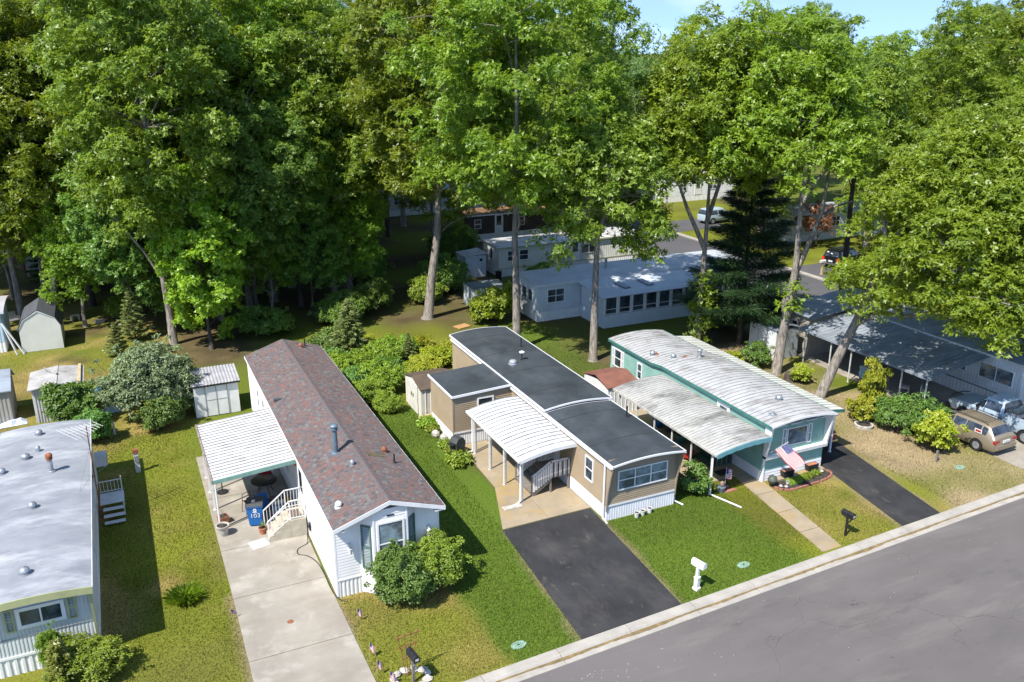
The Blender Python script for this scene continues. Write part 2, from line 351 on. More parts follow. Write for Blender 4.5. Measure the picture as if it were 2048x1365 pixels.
# driveway of the red-roofed home: four big slabs and the patio under the carport
slabs('concrete_driveway', [[(2.13, kerb_y(2)+.02), (5.86, kerb_y(6)+.02), (5.80, 26.05), (2.16, 26.05)], [(2.16, 26.08), (5.80, 26.08), (5.75, 29.98), (2.2, 29.98)],
      [(2.2, 30.01), (5.75, 30.01), (5.75, 33.6), (2.2, 33.6)], [(2.2, 33.63), (5.82, 33.63), (5.82, 38.4), (2.2, 38.4)], [(2.2, 38.43), (5.82, 38.43), (5.82, 43.3), (2.2, 43.3)]], SLABM)
slabs('patio_slab', [[(13.62, 30.27), (15.9, 30.30), (15.9, 33.9), (14.85, 33.9)], [(15.92, 30.30), (18.06, 30.32), (18.06, 33.9), (15.92, 33.9)],
      [(14.85, 33.92), (18.06, 33.92), (18.06, 38.9), (15.0, 38.9)]], TANC)
m_ = MB(); m_.prism([(13.12, kerb_y(13)+.02), (17.55, kerb_y(17.5)+.02), (18.02, 30.28), (13.58, 30.22)], 'z', -.05, .018); struct(m_.build('asphalt_driveway', SEALM))
wv = [23.0, 24.6, 26.3, 28.0, 29.95]
slabs('walkway', [[(25.03 + .95*(a-23)/6.9, a + .015 + (.0 if i else .0)), (26.07 + 1.0*(a-23)/6.9, a + .015), (26.07 + 1.0*(b-23)/6.9, b - .015), (25.03 + .95*(b-23)/6.9, b - .015)] for i, (a, b) in enumerate(zip(wv, wv[1:]))], TANC, .028)
slabs('porch_slab', [(23.75, 29.98, 26.82, 34.0), (23.75, 34.02, 26.82, 39.2)], TANC)
m_ = MB(); m_.prism([(29.73, kerb_y(30)+.02), (32.2, kerb_y(32)+.02), (33.45, 30.4), (33.45, 36), (30.75, 36), (30.75, 29.2)], 'z', -.05, .018); struct(m_.build('sealed_driveway', SEALM))
slabs('parking_slab', [(39.6, kerb_y(40)+.02, 44.8, 28.0), (39.6, 28.03, 44.8, 31.2), (41.2, 31.23, 45.6, 42.5)], SLABM, .025)
m_ = MB(); m_.face([(58.0, 57.5, .012), (66, 57.9, .012), (66, 62.5, .012), (58.0, 62.0, .012)]); struct(m_.build('far_driveway', ASPH2))
m_ = MB(); m_.face([(58.0, 80.5, .012), (66, 81, .012), (66, 86.5, .012), (58.0, 86.0, .012)]); struct(m_.build('far_driveway', ASPH2))

# grass blades on the near lawns
def blades(n, x0, x1, y0, y1, hmin, hmax, rng):
    x = rng.uniform(x0, x1, n); y = rng.uniform(y0, y1, n)
    ok = y > kerb_y(x) + .03
    x_, y_ = x, y; x = x + rng.normal(0, .05, n); y = y + rng.normal(0, .03, n)     # ragged overhang at paving edges
    for (a, b, c, d) in HARD: ok &= ~((x > a) & (x < c) & (y > b) & (y < d))
    ok &= ~((y < 30.25) & (y > 21) & (x > 13.1 + (y - 22.4) * .06) & (x < 17.55 + (y - 22.4) * .062))
    ok &= ~((y < 30) & (x > 25.03 + .95*(y-23)/6.9) & (x < 26.07 + (y-23)/6.9))
    x, y = x_, y_
    lu, mi_, dr, ba = zones(x, y); ok &= rng.random(n) < np.clip(lu + .8 * mi_ + .45 * dr + .45 * ba, 0, 1)
    x = x[ok]; y = y[ok]; n = len(x); lu = lu[ok]
    h = rng.uniform(hmin, hmax, n) * (1 + .15 * lu); a = rng.uniform(0, 2 * math.pi, n); w = rng.uniform(.010, .022, n)
    lx = rng.normal(0, .35, n) * h; ly = rng.normal(0, .35, n) * h
    P = np.empty((n, 3, 3)); P[:, 0] = np.stack([x - np.cos(a) * w, y - np.sin(a) * w, np.zeros(n)], 1); P[:, 1] = np.stack([x + np.cos(a) * w, y + np.sin(a) * w, np.zeros(n)], 1); P[:, 2] = np.stack([x + lx, y + ly, h], 1)
    c = zone_col(x, y) * rng.uniform(.45, 1.65, n)[:, None]
    return P.reshape(-1, 3), np.repeat(c, 3, 0)
HARD = [(2.13, 20, 5.86, 43.4), (5.7, 28.3, 10.1, 48.7), (13.6, 30.2, 21.8, 39), (14.7, 39, 18.2, 42.5), (18.0, 28.95, 21.7, 47.9), (23.7, 29.9, 31, 44), (26.8, 28.9, 30.6, 30),
        (29.7, 20, 33.4, 36), (-6.1, 28.8, -2.3, 43.3), (39.6, 20, 48, 44), (14.3, 43.1, 17, 46), (24, 38.5, 26.3, 42.3), (2.6, 48.3, 5.4, 50.6), (26.9, 27.9, 30.4, 29)]
rng = np.random.default_rng(7); Ps = []; Cs = []
for args in ((150000, -3, 34, 21.5, 31, .035, .075), (90000, -3, 15, 31, 48, .04, .085), (22000, 22, 29, 38, 57, .05, .10), (44000, 32, 42, 23, 40, .04, .12), (26000, -9, 12, 46, 66, .05, .12)):
    p, c = blades(*args, rng); Ps.append(p); Cs.append(c)
P = np.concatenate(Ps); C = np.concatenate(Cs); F = np.arange(len(P)).reshape(-1, 3)
stuff(tag(link('lawn_grass', np_mesh('lawn_grass', P, F, BLADEM, C)), 'short mown lawn grass between the homes and the street', 'grass'))
# ---------------------------------------------------------------- building helpers
def wp(face, a, off, z, c):
    """point on a wall plane: a along the wall, off outwards, c the plane's coordinate"""
    return (a, c - off, z) if face == 'S' else (a, c + off, z) if face == 'N' else (c - off, a, z) if face == 'W' else (c + off, a, z)
def laps(mb, face, a0, a1, c, z0, z1, lap=.11, d=.018, lim=None, mi=0):
    z = z0
    while z < z1 - .005:
        zt = min(z + lap, z1); b0, b1 = (a0, a1) if lim is None else lim((z + zt) / 2)
        if b1 - b0 > .03:
            mb.face([wp(face, b0, d, z, c), wp(face, b1, d, z, c), wp(face, b1, .003, zt, c), wp(face, b0, .003, zt, c)], mi)
            mb.face([wp(face, b0, 0, z, c), wp(face, b1, 0, z, c), wp(face, b1, d, z, c), wp(face, b0, d, z, c)], mi)
        z = zt
def ribs(mb, face, a0, a1, c, z0, z1, per=.15, d=.02, mi=0, duty=.5):
    n = max(1, round((a1 - a0) / per)); p = (a1 - a0) / n; off = []
    for i in range(n):
        s = a0 + i * p; off += [(s, 0), (s + p * (duty - .12), 0), (s + p * duty, d), (s + p * (1 - .12), d)]
    off.append((a1, 0))
    for (a, o1), (b, o2) in zip(off, off[1:]):
        mb.face([wp(face, a, o1, z0, c), wp(face, b, o2, z0, c), wp(face, b, o2, z1, c), wp(face, a, o1, z1, c)], mi)
_wcache = {}
def window(par, face, a, c, z, w, h, nx=1, split=0.5, fw=.06, fm=None, gm=None, out=.05, sill=True):
    """window centred at a on the wall plane c, bottom z; frame with its panes as children"""
    fm = fm or WHITE; gm = gm or GLASS
    key = (w, h, nx, split, fw, fm.name, gm.name, out)
    if key not in _wcache:
        m = MB(); hw = w / 2
        m.box(-hw, -out, 0, -hw + fw, .01, h); m.box(hw - fw, -out, 0, hw, .01, h)
        m.box(-hw + fw, -out, 0, hw - fw, .01, fw); m.box(-hw + fw, -out, h - fw, hw - fw, .01, h)
        cw = (w - 2 * fw) / nx; pm = []
        for i in range(nx):
            l = -hw + fw + i * cw
            if i: m.box(l - .025, -out + .006, fw, l + .025, .008, h - fw)
            r = l + cw - (.025 if i < nx - 1 else 0); l2 = l + (.025 if i else 0)
            if split:
                zs = h * split; m.box(l2, -out + .010, zs - .022, r, .006, zs + .022)
                pm.append((l2, fw, r, zs - .022, -.016)); pm.append((l2, zs + .022, r, h - fw, -.022))
            else: pm.append((l2, fw, r, h - fw, -.018))
        _wcache[key] = (m.mesh('window', fm), [MB().box(p[0], p[4], p[1], p[2], .004, p[3]).mesh('pane', gm) for p in pm])
    fmesh, pms = _wcache[key]
    o = link('window', fmesh, par, wp(face, a, 0, z, c), FACE[face])
    for pmh in pms: link('pane', pmh, o)
    return o
def shutter(par, face, a, c, z, w, h, mat, n=None):
    n = n or max(4, int(h / .07)); m = MB(); f = .05
    m.box(-w/2, -.045, 0, -w/2 + f, .01, h); m.box(w/2 - f, -.045, 0, w/2, .01, h); m.box(-w/2 + f, -.045, 0, w/2 - f, .01, f); m.box(-w/2 + f, -.045, h - f, w/2 - f, .01, h)
    m.box(-w/2 + f, -.045, h/2 - f/2, w/2 - f, .01, h/2 + f/2)
    o = m.build('shutter', mat, par, False, wp(face, a, 0, z, c), FACE[face])
    l = MB()
    for k in range(n):
        zz = f + (h - 2 * f) * (k + .5) / n
        if abs(zz - h/2) < f * .7: continue
        l.bar((-w/2 + f, -.02, zz), (w/2 - f, -.02, zz), .008, (h - 2*f) / n * .9, 0, (0, -.8, .6))
    stuff(l.build('louvre', mat, o)); return o
def arch_pts(x0, x1, ze, rise, n=12, ez=0.0):
    return [(x0 + (x1 - x0) * i / n, ze + ez * i / n + rise * (1 - (2 * i / n - 1) ** 2)) for i in range(n + 1)]
def arch_roof(par, name, mat, x0, x1, y0, y1, ze, rise, th=.07, n=14):
    up = arch_pts(x0, x1, ze, rise, n); lo = [(x, z - th) for x, z in up][::-1]
    return MB().prism(up + lo, 'y', y0, y1).build(name, mat, par, True)
SEAMG = M('blotched_seam', (.33,.325,.32), .6, .3, 1.5, stain=((.09,.085,.08), 1.3, .52, .12, (1,1,1), .7))  # grey for the raised panel seams, with darker blotches
def arch_panels(par, x0, x1, y0, cnt, wid, prof, mat, th=.03, seam=.035, zoff=None, name='roof_panel', seam_w=.03):
    """row of arched metal panels side by side along y; prof: list of (x,z)"""
    lo = [(x, z - th) for x, z in prof][::-1]
    m = MB(); m.prism(list(prof) + lo, 'y', 0, wid - .004)
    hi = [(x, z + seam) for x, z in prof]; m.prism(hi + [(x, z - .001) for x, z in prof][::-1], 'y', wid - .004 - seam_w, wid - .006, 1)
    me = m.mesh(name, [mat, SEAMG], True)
    for i in range(cnt): link(name, me, par, (0, y0 + i * wid, zoff(y0 + (i + .5) * wid) if zoff else 0))
def dome_vent(par, x, y, z, r=.16, mat=None, name='roof_vent'):
    return MB().lathe([(r*1.25, -.08), (r*1.25, .03), (r*.8, .04), (r*.75, .10), (r*1.1, .11), (r*1.05, .17), (r*.7, .23), (r*.05, .26)], (0,0,0), 16).build(name, mat or GALV, par, True, (x, y, z))
def pipe_vent(par, x, y, z, h=.35, r=.04, mat=None, name='vent_pipe'):
    return MB().lathe([(r*3.2, -.08), (r*3.0, .012), (r, .05), (r, h), (r*.6, h)], (0,0,0), 10).build(name, mat or BLACKM, par, True, (x, y, z))
def flue(par, x, y, z, h, r, mat, capmat=None, name='flue'):
    o = MB().lathe([(r*1.8, -.12), (r*1.7, .03), (r, .06), (r, h), (r*.9, h)], (0,0,0), 18).build(name, mat, par, True, (x, y, z))
    MB().lathe([(r*.9, h), (r*1.35, h + .02), (r*1.35, h + .09), (r*.95, h + .11), (r*.95, h + .15), (r*1.45, h + .16), (r*1.45, h + .22), (r*1.1, h + .27), (r*.2, h + .30)], (0,0,0), 18).build('cap', capmat or mat, o, True)
    return o
def post(par, x, y, z0, z1, w=.07, mat=None, name='post'):
    m = MB().box(-w/2, -w/2, 0, w/2, w/2, z1 - z0); m.box(-w*.9, -w*.9, 0, w*.9, w*.9, .012); return m.build(name, mat or WHITE, par, False, (x, y, z0))
def door(par, face, a, c, z, w=.86, h=2.0, mat=None, glassm=None):
    m = MB(); f = .07
    m.box(-w/2 - f, -.045, 0, -w/2, .01, h + f); m.box(w/2, -.045, 0, w/2 + f, .01, h + f); m.box(-w/2, -.045, h, w/2, .01, h + f); m.box(-w/2, -.025, 0, w/2, .012, h)
    o = m.build('door', mat or WHITE, par, False, wp(face, a, 0, z, c), FACE[face])
    MB().box(-w*.33, -.034, h*.42, w*.33, -.02, h*.93).build('pane', glassm or GLASS, o)
    MB().box(w*.36, -.07, h*.46, w*.44, -.02, h*.50).build('handle', GALV, o)
    return o

# ---------------------------------------------------------------- home with the red shingle roof (second from the left)
VINYL = M('white_vinyl', (.72,.715,.70), .5, .05, 1.2)
SHUT = M('green_shutter', (.085,.165,.135), .5, .15, 3)
FASC = M('green_fascia', (.17,.30,.26), .5, .12, 3)
SHIN = [M('shingle_' + n, c, .92, .16, 9, bump=.4, bscale=40, spec=.15) for n, c in
        (('brick', (.178,.105,.092)), ('rose', (.158,.110,.102)), ('slate', (.125,.113,.115)), ('sage', (.152,.148,.141)), ('char', (.105,.093,.095)), ('mauve', (.138,.112,.110)))]
A = thing('mobile_home', 'white vinyl mobile home with a red and grey shingle gable roof', 'mobile home', (5.85, 28.42, 0), 0, 'mobile homes along the near street')
W_, L_, ZE, ZR, ZS = 4.16, 20.1, 3.25, 3.98, .78     # local: x 0..W, y 0..L
def zroofA(x): return ZE + (ZR - ZE) * (1 - abs(x - W_/2) / (W_/2 + .06))
m = MB(); m.box(.03, .06, .1, W_ - .03, L_ - .03, ZE - .12)
laps(m, 'W', 0, L_, 0, ZS, ZE - .03, .125, .022); laps(m, 'E', 0, L_, W_, ZS, ZE - .03, .125, .022)
gl = lambda z: (max(0, (z - ZE) / (ZR - ZE) * W_/2) if z > ZE else 0, min(W_, W_ - (z - ZE) / (ZR - ZE) * W_/2) if z > ZE else W_)
laps(m, 'S', 0, W_, 0, ZS, ZR - .12, .125, .016, lambda z: gl(z + .12)); laps(m, 'N', 0, W_, L_, ZS, ZR - .12, .125, .016, lambda z: gl(z + .12))
stuff(m.build('siding', VINYL, A))
m = MB()
for f, a0, a1, c in (('W', 0, L_, .012), ('E', 0, L_, W_ - .012)): ribs(m, f, a0, a1, c, 0, ZS, .16, .014)
ribs(m, 'S', 0, .95, .012, 0, ZS, .16, .022); ribs(m, 'S', W_ - .95, W_, .012, 0, ZS, .16, .022); ribs(m, 'N', 0, W_, L_ - .012, 0, ZS, .16, .02)
m.build('skirting', VINYL, A)
m = MB()
for x in (-.02, W_ - .05):
    for y in (-.02, L_ - .05): m.box(x, y, .06, x + .07, y + .07, ZE - .1)
m.box(.05, -.032, ZS - .05, .95, -.018, ZS); m.box(W_ - .95, -.032, ZS - .05, W_ - .05, -.018, ZS)
stuff(m.build('corner_trim', WHITE, A))
# projecting bay with splayed sides
bx0, bx1, bp = .95, W_ - .95, .42; sx = .48
bay = MB(); bz1 = 3.62
def bl(p, q, z0, z1, lap, d, mi=0):
    p = Vector((*p, 0)); q = Vector((*q, 0)); t = (q - p).normalized(); nrm = Vector((t.y, -t.x, 0)); z = z0
    while z < z1 - .01:
        zt = min(z + lap, z1)
        bay.face([p + nrm * d + Vector((0,0,z)), q + nrm * d + Vector((0,0,z)), q + nrm * .003 + Vector((0,0,zt)), p + nrm * .003 + Vector((0,0,zt))], mi)
        bay.face([p + Vector((0,0,z)), q + Vector((0,0,z)), q + nrm * d + Vector((0,0,z)), p + nrm * d + Vector((0,0,z))], mi); z = zt
pA, pB, pC, pD = (bx0, 0), (bx0 + sx, -bp), (bx1 - sx, -bp), (bx1, 0)
for p, q in ((pA, pB), (pB, pC), (pC, pD)): bl(p, q, ZS - .02, bz1 if p == pB else 3.56, .125, .016)
bay.prism([pA, pB, pC, pD], 'z', .02, ZS - .03); bay.prism([(pA[0]+.02, .0), (pB[0]+.02, -bp + .03), (pC[0]-.02, -bp + .03), (pD[0]-.02, 0)], 'z', ZS - .03, 3.5)
bo = bay.build('bay', VINYL, A)
m = MB()
for p in (pB, pC): m.box(p[0] - .035, p[1] - .035, ZS - .02, p[0] + .035, p[1] + .03, 3.6)
m.build('bay_trim', WHITE, bo)
window(A, 'S', (pB[0] + pC[0]) / 2, -bp - .016, 1.15, 1.08, 1.95, 1, .52, .075, gm=GLASSB)
MB().box(-.14, -.012, 0, .14, .012, .05).build('vent_slot', BLACK, A, False, ((pB[0] + pC[0]) / 2 + .02, -bp - .02, 3.30))
for p, q, ang in ((pA, pB, -math.atan2(bp, sx)), (pC, pD, math.atan2(bp, sx))):
    s_ = shutter(A, 'S', 0, 0, 0, .40, 1.85, SHUT); mid = ((p[0] + q[0]) / 2, (p[1] + q[1]) / 2)
    nn = Vector((math.sin(ang), -math.cos(ang))); s_.location = (mid[0] + nn.x * .02, mid[1] + nn.y * .02, 1.15); s_.rotation_euler = (0, 0, ang)
for lx in (.55, W_ - .45):
    m = MB().lathe([(.03, -.16), (.075, -.14), (.08, .06), (.10, .08), (.02, .16)], (0, -.16, 0), 10); m.bar((0, -.16, .14), (0, 0, .2), .025, .025); m.lathe([(.07, -.05), (.07, .05)], (0, -.02, .2), 10)
    m.build('wall_lantern', WHITE2, A, True, (lx, -.016, 2.05))
# roof deck, gable trim, then shingles laid on it
OVY = .52; X0, X1 = -.10, W_ + .10
SL = (ZR - ZE) / (W_/2 + .10)
deck = MB().prism([(X0, ZE), (W_/2, ZR), (X1, ZE), (X1, ZE - .10), (W_/2, ZR - .10), (X0, ZE - .10)], 'y', -OVY, L_ + .2)
roofA = deck.build('roof', M('roof_deck', (.09,.08,.085), .95), A)
m = MB()
for sgn in (0, 1):
    xa, xb = (X0 - .012, W_/2) if not sgn else (X1 + .012, W_/2)
    m.prism([(xa, ZE + .0), (xb, ZR + .01), (xb, ZR - .16), (xa, ZE - .16)], 'y', -OVY - .03, -OVY - .003)
    m.box(min(xa, xa + (.42 if not sgn else -.42)), -OVY - .002, ZE - .17, max(xa, xa + (.42 if not sgn else -.42)), -.02, ZE - .105)
stuff(m.build('fascia', TRIM, A))
m = MB(); m.box(X0 - .03, -OVY - .01, ZE - .10, X0 - .006, L_ + .2, ZE - .005); m.box(X1 + .006, -OVY - .01, ZE - .10, X1 + .03, L_ + .2, ZE - .005); m.build('gutter_edge', WHITE, A)
# shingles: the 300 nearest are single parts, the rest one mesh of the same tabs
slen = math.hypot(W_/2 + .10, ZR - ZE); ex = .145; rows = int(slen / ex); tabw = .18
slope = math.atan2(ZR - ZE, W_/2 + .10)
rs = random.Random(11)
tabs = []
for side in (0, 1):
    for r in range(rows + 1):
        d0 = r * ex; off = rs.uniform(0, tabw); y = -OVY - .01
        first = True
        while y < L_ + .2:
            w = (tabw - off if first else tabw * rs.choice((.7, 1, 1, 1.25))); first = False
            w = min(w, L_ + .2 - y)
            if w > .03: tabs.append((side, d0, y, w, rs.choices(range(6), (17, 19, 22, 15, 9, 18))[0], rs.uniform(.004, .011)))
            y += w
def tab_geo(mb, side, d0, y, w, t, mi=0, th=.0):
    """one tab: a thin wedge lying on the slope, lower edge proud"""
    cs, sn = math.cos(slope), math.sin(slope); d1 = min(d0 + ex + .012, slen)
    def P(d, yy, h):
        x = X0 + d * cs - h * sn; z = ZE + d * sn + h * cs
        if side: x = W_ - x
        return (x, yy, z)
    g = .004
    v = [P(d0, y + g, .002), P(d0, y + w - g, .002), P(d1, y + w - g, .002), P(d1, y + g, .002), P(d0, y + g, .010 + t), P(d0, y + w - g, .010 + t), P(d1, y + w - g, .004), P(d1, y + g, .004)]
    mb.add(v, [(4,5,6,7),(0,1,5,4),(1,2,6,5),(3,0,4,7)], mi)
order = sorted(range(len(tabs)), key=lambda i: tabs[i][2]); near = set(order[:300])
rest = MB(); mset = {}
for i, tb in enumerate(tabs):
    if i in near:
        q = MB(); tab_geo(q, *tb[:4], tb[5]); ox, oy, oz = q.v[0]
        q.v = [(a - ox, b - oy, c - oz) for a, b, c in q.v]
        key = (tb[0], round(tb[3], 3), tb[4])
        if key not in mset: mset[key] = q.mesh('shingle', SHIN[tb[4]])
        link('shingle', mset[key], roofA, (ox, oy, oz))
    else: tab_geo(rest, *tb[:4], tb[5], tb[4])
stuff(rest.build('shingle_field', SHIN, roofA))
capm = MB(); cm = None
for i in range(int((L_ + OVY + .2) / .15)):
    y = -OVY + i * .15
    if cm is None:
        q = MB(); a = .16
        q.add([(-a, 0, -a*SL*.9), (0, 0, .0), (a, 0, -a*SL*.9), (-a, .17, -a*SL*.9 - .006), (0, .17, -.006), (a, .17, -a*SL*.9 - .006), (-a, 0, -a*SL*.9 - .02), (0, 0, -.02), (a, 0, -a*SL*.9 - .02)], [(0,1,4,3),(1,2,5,4),(6,7,1,0),(7,8,2,1)])
        cm = [q.mesh('ridge_cap', SHIN[k]) for k in (5, 2, 5, 1)]
    link('ridge_cap', cm[rs.choice((0, 0, 1, 1, 0, 3))], roofA, (W_/2, y, ZR + .035))
def onA(x, y): return (x - 5.85, y - 28.42, zroofA(x - 5.85) + .01)
STEEL = M('blue_grey_steel', (.16,.22,.27), .45, .2, 5, metal=.3)
flue(A, *onA(7.2, 33.2), 1.05, .115, STEEL)
dome_vent(A, *onA(7.5, 31.6), .10); v_ = dome_vent(A, *onA(6.3, 29.2), .13, WHITE2); dome_vent(A, *onA(9.2, 32.8), .12, RUST); pipe_vent(A, *onA(9.3, 31.7), .40, .035)
dome_vent(A, *onA(8.8, 47.7), .12, RUST); pipe_vent(A, *onA(9.1, 48.1), .42, .04)
MB().box(-.16, -.10, -.02, .16, .10, .13).build('vent_box', M('slate_blue_metal', (.075,.09,.105), .5), A, False, onA(6.15, 40.9))
m = MB(); m.box(-.42, -.20, 0, .42, .20, .012); o = m.build('roof_patch', M('old_plywood', (.125,.105,.062), .9, .3, 4), A); o.location = onA(8.72, 32.35); o.rotation_euler = (0, slope, 0); o.location.z += .015
window(A, 'W', 15.0, -.016, 1.45, .62, 1.15, 1, .5); window(A, 'W', 13.6, -.016, 1.45, .62, 1.15, 1, .5); window(A, 'W', 16.6, -.016, 1.45, .62, 1.15, 1, .5)
window(A, 'W', 9.3, -.016, 1.35, 1.3, 1.2, 2, .5); door(A, 'W', 5.75, -.016, .9, mat=WHITE)
window(A, 'E', 6, W_ + .016, 1.4, .8, 1.1); window(A, 'E', 13, W_ + .016, 1.4, .8, 1.1)
MB().box(-.06, -.09, -.10, .06, 0, .10).build('porch_light', TERRA, A, False, (-.02, 6.5, 2.75), FACE['W'])

# its carport
cp = thing('carport', 'white ribbed metal carport roof with green fascia beside the red-roofed home', 'carport', (2.3, 34.75, 0), 0, 'carports attached to homes')
CPW = M('carport_metal', (.53,.53,.515), .5, .08, 1.0, stain=[((.26,.245,.23), 1.3, .54, .12, (.35,5,1), .7), ((.08,.075,.07), 4.0, .66, .04, (.5,2.2,1), .8)])
prof = [(0, 2.74), (3.52, 3.02)]
arch_panels(cp, 0, 3.5, 0, 21, .298, prof, CPW, .02, .035)
MB().prism([(-.02, 2.60), (3.52, 2.88), (3.52, 3.06), (-.02, 2.78)], 'y', -.06, -.01).build('fascia', FASC, cp)
m = MB().box(-.07, -.06, 2.62, -.008, 6.28, 2.79); m.build('gutter', M('rusted_gutter', (.30,.24,.20), .7, .3, 3), cp)
for y in (.75, 2.6, 4.4, 6.0): post(cp, .12, y, .03, 2.70, .075)
MB().box(.06, .04, 2.60, .18, 6.2, 2.71).build('beam', WHITE, cp)
m = MB(); m.tube([(.2, .5, 2.5), (.12, .62, 2.2), (.12, .62, .1), (-.02, .5, .08)], .035, 8); m.build('downpipe', WHITE, cp, True)
# ---------------------------------------------------------------- tan home with black flat roofs (centre)
TAN = M('tan_siding', (.31,.242,.162), .6, .07, 1.2); TAND = M('tan_trim', (.22,.18,.135), .6, .1, 2)
EPDM = M('black_roof_membrane', (.044,.052,.060), .55, .22, .5, bump=.15, bscale=3, spec=.35, stain=[((.085,.098,.11), .55, .47, .22, (1,.6,1), .5), ((.22,.21,.18), 8, .68, .04, (1,2,1), .8)])
SKW = M('skirt_white', (.66,.67,.69), .5, .05, 1)
B = thing('mobile_home', 'tan sided mobile home with stepped black roof and three-part front window', 'mobile home', (18.10, 29.0, 0), 0, 'mobile homes along the near street')
W_, L_, ZS = 3.62, 18.75, .72
m = MB(); m.box(.03, .03, .1, W_ - .03, L_ - .03, 2.75)
laps(m, 'W', 0, L_, 0, ZS, 2.92, .10, .024); laps(m, 'E', 0, L_, W_, ZS, 2.92, .10, .024); laps(m, 'N', 0, W_, L_, ZS, 2.95, .10, .024)
laps(m, 'S', 0, W_, 0, ZS, 3.0, .10, .026)
stuff(m.build('siding', TAN, B))
m = MB()
for f, a0, a1, c in (('W', 0, L_, .012), ('E', 0, L_, W_ - .012), ('S', .02, W_ - .02, .006), ('N', 0, W_, L_ - .012)): ribs(m, f, a0, a1, c, 0, ZS, .13, .012, duty=.8)
m.build('skirting', SKW, B); MB().box(-.01, -.035, ZS - .02, W_ + .01, -.022, ZS + .07).build('skirt_cap', WHITE, B)
# side fins that carry the roof overhang
for x, s in ((-.012, 0), (W_ + .012, 1)):
    m = MB(); pts = [(0, .55), (-.03, .95), (-.10, 1.45), (-.26, 2.15), (-.47, 2.93), (0, 2.93)]
    m.prism(pts, 'x', x - .035, x + .035); o = m.build('fin', TAN, B)
    q = MB(); e = [(-.012, .5)] + [(a - .012, b) for a, b in pts[1:5]]
    q.tube([(x, a, b) for a, b in e], .042, 6); q.build('edge_trim', TAND, o)
roofL = [('roof', -.06, W_ + .06, -.50, 5.86, 2.93, .15), ('roof', -.10, W_ + .10, 5.90, L_ + .12, 3.08, .17)]
for nm, a, b, c, d, z, r in roofL:
    o = arch_roof(B, nm, EPDM, a, b, c, d, z, r, .06)
    t = MB(); up = arch_pts(a - .03, b + .03, z + .012, r, 14); lo = [(x, zz - .085) for x, zz in up][::-1]
    t.prism(up + lo, 'y', c - .05, c - .004); t.prism(up + lo, 'y', d + .004, d + .04)
    t.box(a - .045, c - .05, z - .11, a - .004, d + .04, z + .014); t.box(b + .004, c - .05, z - .11, b + .045, d + .04, z + .014)
    t.build('edge_flashing', TRIM, o)
    for yy in np.arange(c + 2.1, d - 1, 3.05):
        q = MB(); u2 = arch_pts(a + .02, b - .02, z + .004, r, 14); q.prism(u2 + [(x, zz - .01) for x, zz in u2][::-1], 'y', yy, yy + .07); q.build('seam', M('seam_tape', (.032,.034,.037), .6) if 'seam_tape' not in bpy.data.materials else bpy.data.materials['seam_tape'], o)
m = MB().box(-.14, -.45, 2.76, -.075, L_, 2.86); m.build('gutter', WHITE, B)
m = MB().tube([(-.10, .10, 2.8), (-.10, .12, .12), (-.10, -.28, .05)], .045, 6); m.build('downpipe', WHITE, B)
m = MB().tube([(W_ + .08, .10, 2.8), (W_ + .08, .12, .12), (W_ + .30, -.32, .05)], .045, 6); m.build('downpipe', WHITE, B)
window(B, 'S', 1.80, -.026, 1.42, 2.62, .98, 3, .5, .06, gm=GLASSB)
window(B, 'W', 1.55, -.022, 1.30, .72, 1.15, 1, .5); door(B, 'W', 4.9, -.022, .8, glassm=GLASSB)
window(B, 'W', 7.6, -.022, 1.4, .9, 1.0, 1, .5); window(B, 'E', 3, W_ + .016, 1.4, .8, 1.1); window(B, 'E', 9, W_ + .016, 1.4, .8, 1.1)
def onB(x, y):
    lx, ly = x - 18.10, y - 29.0; a, b, z, r = (-.06, W_ + .06, 2.93, .15) if ly < 5.86 else (-.10, W_ + .10, 3.08, .17)
    t = (lx - a) / (b - a); return (lx, ly, z + r * (1 - (2*t - 1) ** 2))
pipe_vent(B, *onB(20.9, 43.7), .55, .04); pipe_vent(B, *onB(21.35, 32.7), .55, .04); dome_vent(B, *onB(19.2, 41.2), .20, M('bright_aluminium', (.75,.76,.78), .3, metal=.7))
o = pipe_vent(B, *onB(19.9, 41.5), .42, .035); MB().lathe([(.02, .42), (.15, .44), (.15, .48), (.03, .54)], (0,0,0), 14).build('cap', WHITE, o, True)
MB().box(-.05, -.14, -.07, .05, .14, .07).build('porch_light', BLACKM, B, False, (-.08, 13.0, 2.45))

# side addition
m = MB(); ax0, ax1, ay0, ay1 = -3.36, -.02, 9.98, 13.4
add = link('addition', None, B)
m.box(ax0 + .03, ay0 + .03, .1, ax1, ay1 - .03, 2.75)
laps(m, 'W', ay0, ay1, ax0, ZS, 2.80, .10, .022); laps(m, 'S', ax0, ax1, ay0, ZS, 2.80, .10, .03); laps(m, 'N', ax0, ax1, ay1, ZS, 2.80, .10, .024)
stuff(m.build('siding', TAN, add))
m = MB(); ribs(m, 'W', ay0, ay1, ax0 + .012, 0, ZS, .13, .012, duty=.8); ribs(m, 'S', ax0, ax1, ay0 + .012, 0, ZS, .13, .014, duty=.8); ribs(m, 'N', ax0, ax1, ay1 - .012, 0, ZS, .13, .012)
m.build('skirting', SKW, add); MB().box(ax0 - .01, ay0 - .04, ZS - .02, ax1, ay0 - .024, ZS + .07).build('skirt_cap', WHITE, add)
MB().box(ax0 - .03, ay0 - .03, .5, ax0 + .05, ay0 + .05, 2.80).build('corner_trim', TAND, add)
MB().prism([(ax0 - .08, 2.86), (ax1, 3.02), (ax1, 2.96), (ax0 - .08, 2.80)], 'y', ay0 - .10, ay1 + .10).build('roof', EPDM, add)
